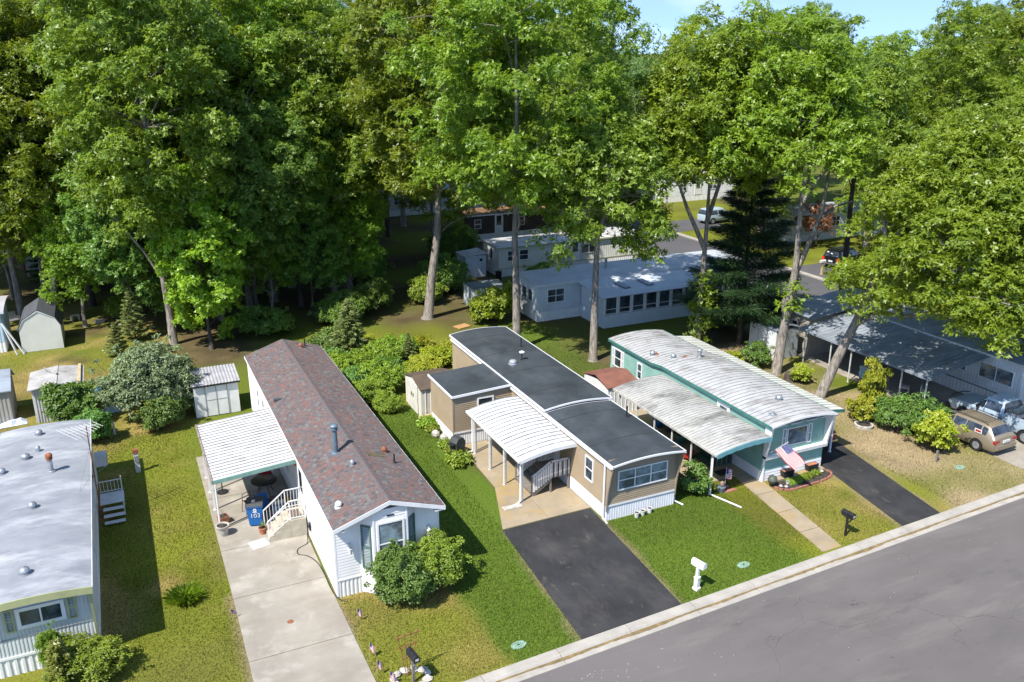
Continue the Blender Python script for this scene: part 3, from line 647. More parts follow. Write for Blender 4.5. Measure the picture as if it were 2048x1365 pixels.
m = MB(); m.prism([(ax0 - .14, 2.89), (ax1, 3.05), (ax1, 2.93), (ax0 - .14, 2.77)], 'y', ay0 - .15, ay0 - .104); m.box(ax0 - .14, ay0 - .10, 2.76, ax0 - .084, ay1 + .12, 2.885); m.build('edge_flashing', TRIM, add)
window(add, 'S', -1.55, ay0 - .02, 1.35, .95, 1.2, 1, .5, .08)

# carport: arched white ribbed panels on paired posts
cp = thing('carport', 'white arched ribbed carport on paired posts in front of tan home', 'carport', (15.2, 31.85, 0), 0, 'carports attached to homes')
CPW2 = M('bright_carport_metal', (.55,.56,.58), .42, .06, 1.2, stain=((.30,.295,.29), 1.2, .56, .12, (.4,5,1), .5))
prof = [(2.92 * t, 2.30 + .30 * t + .13 * (1 - (2 * t - 1) ** 2)) for t in [i / 12 for i in range(13)]]
arch_panels(cp, 0, 2.9, 0, 17, .37, prof, CPW2, .02, .04, seam_w=.035)
lo = [(x, z - .17) for x, z in prof][::-1]
MB().prism(prof + lo, 'y', -.07, -.02).build('valance', TRIM, cp)
MB().box(-.10, -.07, 2.20, -.01, 6.30, 2.315).build('gutter', WHITE, cp)
MB().box(.06, .0, 2.14, .16, 6.2, 2.235).build('beam', WHITE, cp)
for y in (.30, 2.15, 3.88, 5.85):
    for dx in (-.07, .07): post(cp, .22 + dx, y + dx * .6, .03, 2.14 + (.1 if False else 0), .055)
MB().tube([(.05, .22, 2.2), (.12, .20, 2.0), (.12, .20, .14), (-.1, .1, .06), (-.45, -.02, .05)], .045, 6).build('downpipe', WHITE, cp)
MB().tube([(.05, 5.95, 2.2), (.12, 5.97, 2.0), (.12, 5.97, .14), (-.4, 6.0, .06), (-.75, 6.1, .05)], .045, 6).build('downpipe', WHITE, cp)
tag(MB().box(14.35, 31.65, .0, 15.25, 31.98, .07).build('splash_block', STONEW), 'flat concrete splash block under the carport downpipe', 'splash block')

# wooden stoop under that carport
st = thing('wooden_stoop', 'grey wooden stoop with slatted railings under the arched carport', 'stoop', (16.05, 32.35, 0))
WSL = M('slat_white', (.62,.62,.60), .6, .15, 3)
for i, (x, z) in enumerate(((.0, .20), (.33, .40), (.66, .60))):
    MB().box(x, .05, z - .045, x + .36, 1.75, z).build('tread', WOODG, st); MB().box(x + .03, .1, z - .2 + .003, x + .05, 1.7, z - .047).build('riser', WOODG, st)
for k in range(7): MB().box(.99 + k * .148, .05, .735, .99 + k * .148 + .14, 1.75, .78).build('deck_board', WOODG, st)
for y in (.02, 1.78):
    MB().prism([(-.02, .03), (.12, .03), (1.02, .60), (1.02, .80), (.0, .18)], 'y', y - .02, y + .02).build('stringer', WOODG, st)
    MB().bar((.02, y, 1.02), (1.0, y, 1.62), .05, .09).build('handrail', WHITE2, st); MB().bar((1.0, y, 1.62), (2.0, y, 1.62), .05, .09).build('handrail', WHITE2, st)
    for k in range(8):
        x = .06 + k * .125; zb = .22 + x * .6; MB().box(x, y - .055, zb, x + .095, y - .03, zb + .78).build('slat', WSL, st)
    for k in range(8):
        x = 1.06 + k * .12; MB().box(x, y - .055, .82, x + .09 if k % 2 else x + .03, y - .03, 1.58).build('slat', WSL, st)
    for x, z in ((.03, 1.05), (1.0, 1.66), (1.95, 1.66)): MB().box(x - .04, y - .028, .03, x + .04, y + .03, z).build('post', WOODG, st)

# ---------------------------------------------------------------- turquoise home (right of centre)
TEAL = M('turquoise_siding', (.225,.41,.345), .55, .08, 1.5); TEAL2 = M('turquoise_panel', (.21,.38,.325), .55, .08, 1.5); TEALD = M('dark_teal_fascia', (.045,.16,.135), .5, .15, 3)
TROOF = M('weathered_metal_roof', (.39,.395,.395), .55, .10, .8, stain=[((.06,.055,.05), 2.4, .58, .10, (.5,3,1), .85), ((.15,.135,.12), .55, .50, .15, (1,1.3,1), .75), ((.40,.40,.41), 1.2, .48, .2, (.6,3,1), .6)])
TCP = M('stained_carport_metal', (.38,.38,.36), .6, .12, .6, stain=[((.06,.055,.048), .6, .50, .16, (.5,1.1,1), .85), ((.07,.063,.055), 5.0, .57, .08, (.4,4,1), .75), ((.47,.46,.38), .35, .5, .2, (1,1,1), .5)])
T = thing('mobile_home', 'turquoise and white mobile home with curved grey ribbed metal roof', 'mobile home', (26.82, 28.98, 0), 0, 'mobile homes along the near street')
W_, L_ = 3.72, 14.2
m = MB(); m.box(.03, .03, .1, W_ - .03, L_ - .03, 2.95)
for f, a0, a1, c in (('W', 0, L_, 0), ('E', 0, L_, W_), ('S', 0, W_, 0), ('N', 0, W_, L_)):
    laps(m, f, a0, a1, c, 0.02, .58, .14, .024, None, 1); laps(m, f, a0, a1, c, .58, 1.36 if f in 'SW' else 3.0, .115, .018, None, 0)
ribs(m, 'W', 0, L_, 0, 1.36, 3.02, .20, .008, 2, .85); ribs(m, 'S', 0, W_, 0, 1.36, 3.15, .10, .008, 2, .8)
stuff(m.build('siding', [TEAL, WHITE, TEAL2], T))
def zT(y): return .0 + .14 * float(np.clip((9.6 - y) / 1.0, 0, 1))     # front part of the roof steps up
profT = arch_pts(-.14, W_ + .14, 3.00, .21, 12)
arch_panels(T, 0, 0, -.52, 45, .33, profT, TROOF, .03, .028, zT, seam_w=.022)
for y0, y1, dz in ((-.55, 8.6, .14), (9.6, 14.3, 0)):
    m = MB(); m.box(-.185, y0, 2.86 + dz, -.145, y1, 3.005 + dz); m.build('fascia', TEALD, T); m = MB(); m.box(W_ + .145, y0, 2.86 + dz, W_ + .185, y1, 3.005 + dz); m.build('fascia', TEALD, T)
m = MB()
for x in (-.165, W_ + .165): m.bar((x, 8.6, 3.07), (x, 9.6, 2.93), .04, .145)
stuff(m.build('fascia', TEALD, T))
up = arch_pts(-.16, W_ + .16, 3.15, .21, 14); MB().prism(up + [(x, z - .10) for x, z in up][::-1], 'y', -.56, -.525).build('front_trim', TRIM, T)
# projecting front frame
for x in (-.03, W_ + .03):
    MB().prism([(0, 1.30), (-.20, 1.30), (-.50, 3.12), (0, 3.12)], 'x', x - .05, x + .05).build('fin', WHITE, T)
MB().prism([(0, 1.26), (-.22, 1.26), (-.24, 1.44), (0, 1.44)], 'x', -.08, W_ + .08).build('front_ledge', WHITE, T)
for k in range(4): MB().box(.15 + k * .92, -.46, 3.02, .85 + k * .92, -.10, 3.07).build('eave_rail', WHITE2, T)
window(T, 'S', 1.92, -.01, 1.68, 1.25, .92, 1, 0, .04, gm=GLASSB); 
for x in (1.12, 2.72): shutter(T, 'S', x, -.01, 1.62, .24, 1.02, WHITE)
door(T, 'W', 3.2, -.02, .9, glassm=GLASSB); window(T, 'W', 5.4, -.02, 1.5, 1.0, 1.0, 2, 0); window(T, 'W', 10.9, -.02, 1.5, .5, 1.0, 1, .5)
window(T, 'W', 13.3, -.02, 1.45, .8, 1.15, 1, .5); 
for y in (12.75, 13.85): shutter(T, 'W', y, -.02, 1.45, .22, 1.15, WHITE)
MB().box(-.02, -.06, .02, .06, .02, 1.3).build('corner_trim', WHITE, T)
def onT(x, y): 
    lx, ly = x - 26.82, y - 28.98; t = (lx + .14) / (W_ + .28); return (lx, ly, 3.0 + zT(ly) + .21 * (1 - (2*t - 1) ** 2) + .005)
dome_vent(T, *onT(27.3, 39.4), .15); pipe_vent(T, *onT(27.5, 39.3), .12, .05, RUST); dome_vent(T, *onT(27.9, 38.2), .14); flue(T, *onT(29.1, 37.4), .22, .10, GALV); dome_vent(T, *onT(28.9, 30.6), .17); pipe_vent(T, *onT(27.5, 29.4), .14, .07, GALV); pipe_vent(T, *onT(28.4, 37.8), .12, .05, RUST)
# awning along its right side, carport along its left
aw = thing('carport', 'narrow pale metal awning along the far side of turquoise home', 'carport', (30.74, 29.6, 0), 0, 'carports attached to homes')
AWM = M('pale_awning_metal', (.52,.54,.48), .6, .12, .8, stain=((.16,.15,.12), 2.2, .60, .12, (1,1,1), .6))
arch_panels(aw, 0, 0, 0, 38, .34, [(0, 2.84), (1.62, 2.60)], AWM, .02, .025)
m = MB(); m.prism([(0, 2.85), (1.64, 2.61), (1.64, 2.44), (0, 2.70)], 'y', -.05, -.01); m.build('fascia', TEALD, aw)
for y in (.5, 4.4, 8.4, 12.3): post(aw, 1.52, y, .02, 2.58, .08)
cp = thing('carport', 'stained grey curved carport roof along the near side of turquoise home', 'carport', (23.55, 28.45, 0), 0, 'carports attached to homes')
prof = [(3.14 * t, 2.38 + .28 * t + .12 * (1 - (2 * t - 1) ** 2)) for t in [i / 12 for i in range(13)]]
arch_panels(cp, 0, 0, 0, 40, .225, prof, TCP, .02, .022, seam_w=.02)
TV = M('teal_valance', (.12,.30,.34), .5, .1, 3)
lo = [(x, z - .20 - .03 * (i % 2)) for i, (x, z) in enumerate(prof)][::-1]
MB().prism(prof + lo, 'y', -.06, -.02).build('valance', TV, cp)
MB().box(-.08, -.05, 2.27, -.01, 9.0, 2.385).build('gutter', M('pale_gutter', (.45,.44,.40), .6, .2, 4), cp)
for y in (.55, 2.15, 3.75, 5.3, 6.9, 8.6): post(cp, .18, y, .02, 2.42, .06, WHITE2)
MB().tube([(.05, .42, 2.3), (.14, .44, 2.05), (.14, .44, .12), (.3, .2, .06), (.75, -1.1, .05)], .04, 6).build('downpipe', WHITE, cp)
# green carpeted steps with a grey rail at its door
st = thing('porch_steps', 'dark green carpeted steps with grey railing at turquoise home door', 'steps', (25.3, 31.2, 0))
GC = M('green_carpet', (.03,.085,.055), .95, .2, 8)
for i, z in enumerate((.25, .5, .75)): MB().box(.2 + i * .3, .0, 0.03, .2 + i * .3 + (.3 if i < 2 else .68), 1.3, z).build('step', GC, st)
for y in (-.04, 1.34):
    m = MB(); m.bar((.2, y, 1.0), (.8, y, 1.55), .04, .06); m.bar((.8, y, 1.55), (1.45, y, 1.55), .04, .06)
    for x, z0, z1 in ((.2, .03, 1.0), (.5, .03, 1.26), (.8, .03, 1.55), (1.1, .03, 1.55), (1.42, .03, 1.55)): m.box(x - .03, y - .02, z0, x + .03, y + .02, z1 - .03)
    m.build('railing', WOODG, st)
tag(MB().box(25.35, 30.25, .031, 26.15, 30.8, .045).build('door_mat', BLACK), 'black rubber mat on the porch slab of turquoise home', 'mat')

# ---------------------------------------------------------------- left home with grey coated roof
LW = M('pale_blue_siding', (.50,.53,.54), .55, .07, 1.5); OLIVE = M('olive_trim', (.36,.38,.20), .55, .12, 2)
COAT = M('silver_roof_coating', (.235,.25,.275), .62, .10, .7, bump=.12, bscale=2.5, stain=[((.40,.41,.43), .7, .49, .2, (.5,1.2,1), .85), ((.15,.16,.185), 1.0, .50, .2, (.6,1.4,1), .7)])
H = thing('mobile_home', 'pale mobile home with silver coated roof and olive trim at lower left', 'mobile home', (-6.02, 28.75, 0), 0, 'mobile homes along the near street')
W_, L_, ZS = 3.60, 14.4, .75
m = MB(); m.box(.03, .03, .1, W_ - .03, L_ - .03, 2.75)
ribs(m, 'S', 0, W_, 0, ZS, 2.95, .115, .012); ribs(m, 'E', 0, L_, W_, ZS, 2.85, .18, .008); ribs(m, 'W', 0, L_, 0, ZS, 2.85, .18, .008); ribs(m, 'N', 0, W_, L_, ZS, 2.95, .18, .012)
stuff(m.build('siding', LW, H))
m = MB(); ribs(m, 'S', 0, W_, .01, 0, ZS - .08, .22, .03); ribs(m, 'E', 0, L_, W_ - .01, 0, ZS - .02, .22, .02); ribs(m, 'W', 0, L_, .01, 0, ZS - .02, .22, .02)
m.build('skirting', WHITE, H); MB().box(-.01, -.04, ZS - .09, W_ + .01, .0, ZS + .0).build('skirt_cap', WHITE, H); MB().box(0, -.03, 1.40, W_, -.014, 1.43).build('belt_trim', M('grey_trim', (.22,.24,.25), .5), H)
arch_roof(H, 'roof', COAT, -.10, W_ + .10, -.40, L_ + .35, 2.94, .13, .05)
up = arch_pts(-.11, W_ + .11, 2.95, .13, 14); MB().prism(up + [(x, z - .26) for x, z in up][::-1], 'y', -.45, -.41).build('fascia', OLIVE, H)
m = MB(); m.box(W_ + .104, -.44, 2.80, W_ + .13, L_ + .35, 2.945); m.build('drip_edge', WHITE2, H)
for x in (-.02, W_ + .0): MB().prism([(0, .75), (-.03, .75), (-.40, 2.90), (0, 2.9)], 'x', x - .04, x + .04).build('fin', OLIVE, H)
window(H, 'S', 2.05, -.012, 1.72, 1.45, .78, 2, 0, .12); 
for x in (1.12, 2.98): shutter(H, 'S', x, -.012, 1.68, .28, .86, OLIVE)
window(H, 'E', 4.0, W_ + .01, 1.6, .9, .8); window(H, 'E', 7.5, W_ + .01, 1.6, .7, .8); door(H, 'E', 10.3, W_ + .01, .85)
def onH(x, y): 
    lx, ly = x + 6.02, y - 28.75; t = (lx + .10) / (W_ + .20); return (lx, ly, 2.94 + .13 * (1 - (2*t - 1) ** 2) + .005)
flue(H, *onH(-3.8, 37.9), .55, .10, GALV, RUST)
for x, y, r in ((-5.7, 38.7, .15), (-4.85, 39.7, .17), (-4.4, 40.3, .10), (-4.35, 34.8, .15), (-4.35, 29.9, .16), (-4.45, 42.2, .15)): dome_vent(H, *onH(x, y), r)
# antenna mast
an = thing('tv_antenna', 'rusty roof mast carrying a white fishbone television antenna at left home', 'antenna', (-2.27, 38.6, 0))
MB().tube([(0, 0, 0), (0, .02, 2.5), (.0, .05, 4.55)], .025, 8).build('mast', RUST, an, True)
m = MB(); m.bar((-.75, -.35, 4.45), (.45, .35, 4.45), .03, .03)
for k in range(9):
    t = k / 8; c = Vector((-.75 + 1.2 * t, -.35 + .7 * t, 4.45)); l = .85 - .45 * t; d = Vector((.5, -.86, 0)) * l; m.bar(c - d, c + d, .014, .014)
m.build('boom', WHITE2, an)
m = MB()
for p in ((-.5, 3.0), (-.45, -3.0), (.0, 1.5)): m.tube([(0, 0, 3.6), (p[0], p[1], 3.0)], .006, 4)
m.build('guy_wire', GALV, an)
# rear stoop, meter box
st = thing('metal_stoop', 'small white metal stoop with railing on the side of left home', 'stoop', (-2.30, 38.5, 0))
MB().box(.06, .1, .70, 1.05, 1.15, .76).build('landing', WHITE2, st)
for x, y in ((1.0, .15), (1.0, 1.1)): MB().box(x - .025, y - .025, 0, x + .025, y + .025, 1.5 if y > 1 else .70).build('leg', WHITE2, st)
m = MB(); m.bar((.06, 1.12, 1.35), (1.0, 1.12, 1.35), .03, .04); m.bar((.06, 1.12, .85), (1.0, 1.12, .85), .025, .03)
for k in range(6): m.box(.1 + k * .15, 1.11, .85, .12 + k * .15, 1.13, 1.35)
m.build('railing', WHITE2, st)
for i in range(3): MB().box(.15, -.15 - i * .26, .5 - i * .2, 1.0, .09 - i * .26, .54 - i * .2).build('step', WHITE2, st)
ac = thing('window_air_conditioner', 'white box air conditioner on the side wall of left home', 'air conditioner', (-2.29, 41.2, 1.55))
MB().box(0, -.35, 0, .5, .35, .48).build('case', WHITE2, ac); m = MB()
for k in range(8): m.box(.502, -.3, .05 + k * .05, .512, .3, .07 + k * .05)
m.build('grille', M('grille_grey', (.2,.21,.22), .5), ac)
m = MB(); m.bar((0, -.3, -.3), (.45, -.3, -.01), .03, .03); m.bar((0, .3, -.3), (.45, .3, -.01), .03, .03); m.build('bracket', GALV, ac)
# ---------------------------------------------------------------- home on the right with the long blue-grey carport
RHW = M('cool_white_siding', (.62,.64,.65), .55, .1, 1.2)
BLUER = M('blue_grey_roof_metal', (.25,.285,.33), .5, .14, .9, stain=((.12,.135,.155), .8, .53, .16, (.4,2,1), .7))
RH = thing('mobile_home', 'white mobile home behind the long blue-grey carport near the parked vehicles', 'mobile home', (45.55, 29.3, 0), 0, 'mobile homes along the near street')
W_, L_ = 3.7, 15.6
m = MB(); m.box(.03, .03, .1, W_ - .03, L_ - .03, 2.85)
for f, a0, a1, c in (('W', 0, L_, 0), ('E', 0, L_, W_), ('S', 0, W_, 0), ('N', 0, W_, L_)): ribs(m, f, a0, a1, c, .8, 2.95, .2, .01)
stuff(m.build('siding', RHW, RH)); m = MB(); ribs(m, 'W', 0, L_, .01, 0, .78, .25, .02); ribs(m, 'S', 0, W_, .01, 0, .78, .25, .02); m.build('skirting', WHITE, RH)
MB().box(-.03, -.02, .78, -.012, L_, .84).build('belt_trim', M('dark_line', (.12,.13,.14), .5), RH)
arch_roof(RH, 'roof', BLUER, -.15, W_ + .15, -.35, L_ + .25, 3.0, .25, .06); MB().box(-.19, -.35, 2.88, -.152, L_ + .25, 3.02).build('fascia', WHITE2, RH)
for y, w, n in ((1.6, 2.2, 2), (4.2, 1.3, 2), (8.5, 1.1, 1), (12.5, .9, 1)): window(RH, 'W', y, -.012, 1.45, w, .95, n, 0, .05, gm=GLASSB)
door(RH, 'W', 6.2, -.012, .85); window(RH, 'S', 1.85, -.012, 1.4, 2.4, 1.1, 3, 0, .05)
flue(RH, 2.0, 13.2, 3.2, .3, .1, GALV)
cp = thing('carport', 'long blue-grey metal carport roof in dappled shade on slim posts', 'carport', (40.5, 31.3, 0), 0, 'carports attached to homes')
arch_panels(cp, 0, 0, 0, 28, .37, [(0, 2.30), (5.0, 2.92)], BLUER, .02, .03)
MB().box(-.06, -.02, 2.18, -.008, 10.36, 2.31).build('gutter', BLUER, cp)
for y in (.25, 2.0, 3.9, 5.9, 7.6, 9.9): post(cp, .15, y, .0, 2.27, .06, WHITE2)
MB().box(.1, .02, 2.19, .2, 10.3, 2.275).build('beam', WHITE2, cp)
an = thing('shed', 'tan annex with small white window at the back of the long carport', 'shed', (41.9, 42.0, 0), 0, 'storage sheds')
m = MB(); laps(m, 'W', 0, 3.2, 0, 0, 2.7, .16, .016); laps(m, 'S', 0, 3.5, 0, 0, 2.7, .16, .016); m.box(.01, .01, 0, 3.45, 3.2, 2.68); stuff(m.build('siding', M('dull_tan', (.36,.33,.28), .7, .1, 2), an))
MB().prism([(-.2, 2.72), (3.6, 3.0), (3.6, 2.95), (-.2, 2.66)], 'y', -.15, 3.4).build('roof', BLUER, an); window(an, 'W', 1.6, -.016, 1.2, .6, .95, 1, .5, .07)
an = thing('shed', 'pale metal shed of tall panels under the dark pine', 'shed', (39.2, 42.3, 0), 0, 'storage sheds')
for k in range(3): MB().box(-.03, .03 + k * .9, 0, .03, .88 + k * .9, 2.1).build('wall_panel', RHW, an)
m = MB(); m.box(.035, 0, 0, 1.9, 2.75, 2.1); m.build('wall', M('shed_grey', (.3,.32,.32), .6), an); MB().prism([(-.12, 2.12), (.98, 2.4), (2.0, 2.12), (2.0, 2.08), (.98, 2.36), (-.12, 2.08)], 'y', -.1, 2.85).build('roof', BLUER, an)
for nm, x, y, lab in (('patio_chair', 42.5, 33.0, 'pale patio chair near the front end of the long carport'), ('patio_chair', 42.3, 34.3, 'pale patio chair deeper under the long carport'),):
    c = thing(nm, lab, 'chair', (x, y, .02), R_(35), 'patio chairs under the long carport')
    PC = WHITE2; MB().box(-.25, -.25, .40, .25, .25, .45).build('seat', PC, c); 
    for k in range(5): MB().box(-.24 + k * .1, .23, .45, -.16 + k * .1, .27, .92).build('back_slat', PC, c)
    for a, b in ((-.23, -.23), (.23, -.23), (-.23, .23), (.23, .23)): MB().box(a - .02, b - .02, 0, a + .02, b + .02, .40).build('leg', PC, c)
hm = thing('cooler_cart', 'pale blue wheeled cart under the long carport', 'cart', (42.0, 37.0, .02), .2)
MB().box(-.4, -.3, .15, .4, .3, .85).build('tub', M('pale_blue_plastic', (.30,.48,.58), .5), hm); MB().box(-.42, -.32, .85, .42, .32, .92).build('lid', WHITE2, hm)
for x in (-.3, .3): MB().prism([(x + .12 * math.cos(t), .12 + .12 * math.sin(t)) for t in np.linspace(0, 2*math.pi, 10, endpoint=False)], 'y', -.36, -.31).build('wheel', BLACK, hm)

# ---------------------------------------------------------------- homes behind, their long sides facing the camera
def far_home(label, x0, y0, lx, dy, wallm, roofm, trim=None, zt=2.95, rise=.2, wins=(), doorx=None, skirt=WHITE, endwins=(), gable=False, name='mobile_home', group='mobile homes behind the trees'):
    o = thing(name, label, 'mobile home', (x0, y0, 0), 0, group)
    m = MB(); m.box(.03, .03, .1, lx - .03, dy - .03, zt - .1)
    for f, a0, a1, c in (('S', 0, lx, 0), ('N', 0, lx, dy), ('W', 0, dy, 0), ('E', 0, dy, lx)): ribs(m, f, a0, a1, c, .75, zt, .2, .012)
    stuff(m.build('siding', wallm, o)); m = MB(); ribs(m, 'S', 0, lx, .012, 0, .74, .22, .018); ribs(m, 'W', 0, dy, .012, 0, .74, .22, .018); ribs(m, 'E', 0, dy, lx - .012, 0, .74, .22, .018); m.build('skirting', skirt, o)
    n = 2 if gable else 12
    up = [( -.2 + (dy + .4) * i / n, zt + .03 + (rise * (1 - abs(2*i/n - 1)) if gable else rise * (1 - (2*i/n - 1) ** 2))) for i in range(n + 1)]
    MB().prism(up + [(y, z - .07) for y, z in up][::-1], 'x', -.25, lx + .25).build('roof', roofm, o, not gable)
    if trim: MB().box(-.02, -.03, .72, lx + .02, -.014, .80).build('belt_trim', trim, o); MB().box(-.26, -.23, zt - .1, lx + .26, -.203, zt + .02).build('fascia', trim, o)
    else: MB().box(-.26, -.23, zt - .1, lx + .26, -.203, zt + .02).build('fascia', TRIM, o)
    for a, w, h, k in wins: window(o, 'S', a, -.014, 1.4, w, h, k, 0 if w > 1.6 else .5, .06)
    for a, w, h, k in endwins: window(o, 'W', a, -.014, 1.4, w, h, k, 0, .06)
    if doorx: door(o, 'S', doorx, -.014, .8)
    return o
LITTER = M('littered_roof', (.40,.40,.39), .75, .12, 1.0, stain=[((.16,.085,.035), 1.2, .56, .08, (1,1,1), .85), ((.66,.66,.66), .5, .5, .2, (1,1,1), .6)])
BWH = M('bluish_white_siding', (.56,.61,.65), .5, .07, 1); PALER = M('pale_seamed_roof', (.42,.45,.48), .55, .1, .8, stain=((.10,.06,.03), 3.2, .63, .06, (1,1,1), .7))
b1 = far_home('white mobile home with leaf-littered roof and windowed sun porch behind trees', 28.45, 56.7, 19.2, 4.1, BWH, PALER, None, 2.92, .2, ((1.6, 1.5, 1.1, 2), (14.5, 1.2, 1.0, 1)), None, WHITE, ((1.1, .8, 1.0, 1), (2.1, .8, 1.0, 1), (3.1, .8, 1.0, 1)))
pr = link('sun_porch', None, b1); m = MB(); m.box(3.8, -3.55, 0, 12.2, -.05, 1.0); ribs(m, 'S', 3.8, 12.2, -3.56, 0, 1.0, .25, .015); stuff(m.build('wall', BWH, pr))
for k in range(8): MB().box(3.8 + k * 1.19 - (.04 if k else 0), -3.58, 1.0, 3.8 + k * 1.19 + .08, -3.45, 2.45).build('post', WHITE, pr)
for k in range(7):
    window(pr, 'S', 3.8 + .635 + k * 1.19, -3.50, 1.05, 1.0, 1.35, 1, 0, .05)
    MB().box(3.8 + .14 + k * 1.19, -3.57, 1.42, 3.8 + 1.12 + k * 1.19, -3.555, 1.46).build('glazing_bar', WHITE, pr)
MB().box(3.85, -3.3, 1.0, 12.1, -.1, 1.02).build('sill_board', BLACK, pr); MB().box(3.8, -3.4, 1.02, 3.9, -.1, 2.45).build('end_wall', BWH, pr); MB().box(12.1, -3.4, 1.02, 12.2, -.1, 2.45).build('end_wall', BWH, pr)
MB().prism([(-3.85, 2.48), (-.02, 2.88), (-.02, 2.82), (-3.85, 2.42)], 'x', 3.4, 14.9).build('porch_roof', M('porch_roof_metal', (.46,.51,.56), .5, .08, 1), pr)
for x in (6.3, 8.4): 
    q = MB().box(-.28, -.7, 0, .28, .7, .06).build('skylight', GLASS, pr); q.location = (x, -1.95, 2.70); q.rotation_euler = (math.atan2(.40, 3.83), 0, .15)
flue(b1, 7.2, 2.0, 3.1, .5, .1, GALV)
far_home('cream mobile home with green trim and two-part window behind trees', 31.4, 70.4, 15.0, 3.7, M('cream_siding', (.60,.60,.53), .6, .08, 1), LITTER, OLIVE, 2.75, .16, ((1.3, .95, 1.0, 1), (2.5, .95, 1.0, 1), (6.0, 1.1, .5, 1), (9.4, 1.8, .9, 2)), 7.9, WHITE, ((1.6, .7, 1.0, 1),))
far_home('dark brown mobile home with needle-covered roof and white window far behind', 34.6, 85.4, 14.0, 3.8, M('dark_brown_siding', (.07,.05,.04), .7, .15, 1), M('needle_litter_roof', (.22,.12,.06), .9, .3, .8, stain=((.05,.035,.025), .8, .52, .15, (1,1,1), .8)), WHITE, 2.9, .12, ((1.0, .8, 1.0, 1), (6, 1.2, 1.0, 2)), 3.5)
GR1 = M('far_grey_roof', (.36,.36,.38), .7, .12, .5); GR2 = M('far_taupe_roof', (.30,.26,.24), .8, .15, .5)
far_home('grey-roofed mobile home seen through the gap above the brown one', 30.5, 103.5, 17.0, 4.4, WHITE2, GR1, None, 2.9, .3, ((2, 1.2, 1, 2), (7, 1.2, 1, 2), (12, 1.2, 1, 2)), 9.5)
far_home('far mobile home with light grey roof left of the centre trunks', 22.5, 119.0, 18.0, 4.6, WHITE2, GR1, None, 2.9, .4, ((3, 1.2, 1, 2), (9, 1.2, 1, 2), (14, 1.2, 1, 2)), 6.5)
far_home('farthest grey roofed mobile home in the left-centre gap', 28.0, 138.0, 20.0, 5, M('dusty_blue_siding', (.25,.35,.45), .6), GR1, None, 2.9, .6, ((4, 1.2, 1, 2), (10, 1.2, 1, 2)), 7, gable=True)
WSID = M('far_white_siding', (.70,.71,.72), .55, .06, 1)
far_home('white sided house with taupe roof beyond the side street, upper one', 68.0, 97.5, 16.0, 7.0, WSID, GR2, None, 3.4, 1.5, ((3, 1.2, 1.1, 2), (8, 1.4, 1.1, 2), (12.5, 1.2, 1.1, 2)), 5.5, gable=True)
far_home('light grey mobile home beyond the side street behind the forked tree', 66.0, 70.5, 17.0, 4.6, M('far_grey_siding', (.50,.52,.53), .6, .06, 1), GR1, None, 3.0, .3, ((2, 1.4, 1.1, 2), (6, 1.2, 1.1, 2), (11, 1.2, 1.1, 2)), 8.4, endwins=((1.4, 1.0, 1.0, 1),))
far_home('grey mobile home beyond the side street behind the dark vehicle', 67.0, 50.0, 16.0, 4.4, WSID, GR1, None, 3.0, .3, ((2, 1.4, 1.1, 2), (9, 1.2, 1.1, 2)), 5, endwins=((1.4, 1.0, 1.0, 1),))
far_home('white mobile home with dark roof far beyond the side street', 62.0, 124.0, 20.0, 5, WSID, GR2, None, 3.0, .9, ((3, 1.2, 1, 2), (9, 1.2, 1, 2), (15, 1.2, 1, 2)), 6, gable=True)
far_home('pale house partly hidden at the far left edge behind trees', -24.0, 108.0, 15.0, 6, WSID, GR2, None, 3.2, 1.2, ((12, 1.2, 1.1, 2), (8, 1.2, 1.1, 2)), 10, gable=True)
far_home('pale blue home end wall at the left edge beside the gambrel shed', -20.0, 66.0, 12.1, 4.2, M('sky_blue_siding', (.42,.56,.66), .55, .08, 1), GR1, None, 2.9, .2, ((10.5, 1.0, 1.0, 1),), None)

# ---------------------------------------------------------------- sheds
SHG = M('shed_white_grey', (.62,.63,.63), .6, .08, 1.5)
s = thing('shed', 'small white panel shed with grey corrugated roof and double doors', 'shed', (2.78, 48.5, 0), 0, 'storage sheds')
m = MB(); m.box(0, 0, .03, 2.42, 1.95, 1.92); m.build('wall', SHG, s)
for k, (a, b) in enumerate(((.62, 1.18), (1.22, 1.78))):
    d = MB().box(a, -.025, .06, b, -.004, 1.86).build('door', SHG, s); MB().box(a, -.032, .98, b, -.026, 1.02).build('rail', GALV, d)
for x in (.58, 1.18, 1.78): MB().box(x, -.045, .03, x + .04, -.006, 1.9).build('door_frame', M('door_edge_grey', (.26,.27,.28), .5) if 'door_edge_grey' not in bpy.data.materials else bpy.data.materials['door_edge_grey'], s)
CORR = M('corrugated_grey', (.33,.33,.34), .6, .15, 2)
m = MB(); n = 30
for i in range(n):
    a = -.12 + i * 2.66 / n; b = a + 2.66 / n; za = .0 if i % 2 else .035; zb = .035 - za
    m.face([(a, -.15, 1.97 + za), (b, -.15, 1.97 + zb), (b, 2.1, 2.25 + zb), (a, 2.1, 2.25 + za)])
m.build('roof', CORR, s); MB().box(-.12, -.16, 1.88, 2.54, -.10, 1.965).build('fascia', BLACKM, s); MB().prism([(-.1, 1.92), (2.1, 2.2), (2.1, 1.92)], 'x', 0.0, .03).build('gable_infill', SHG, s); MB().prism([(-.1, 1.92), (2.1, 2.2), (2.1, 1.92)], 'x', 2.39, 2.42).build('gable_infill', SHG, s)
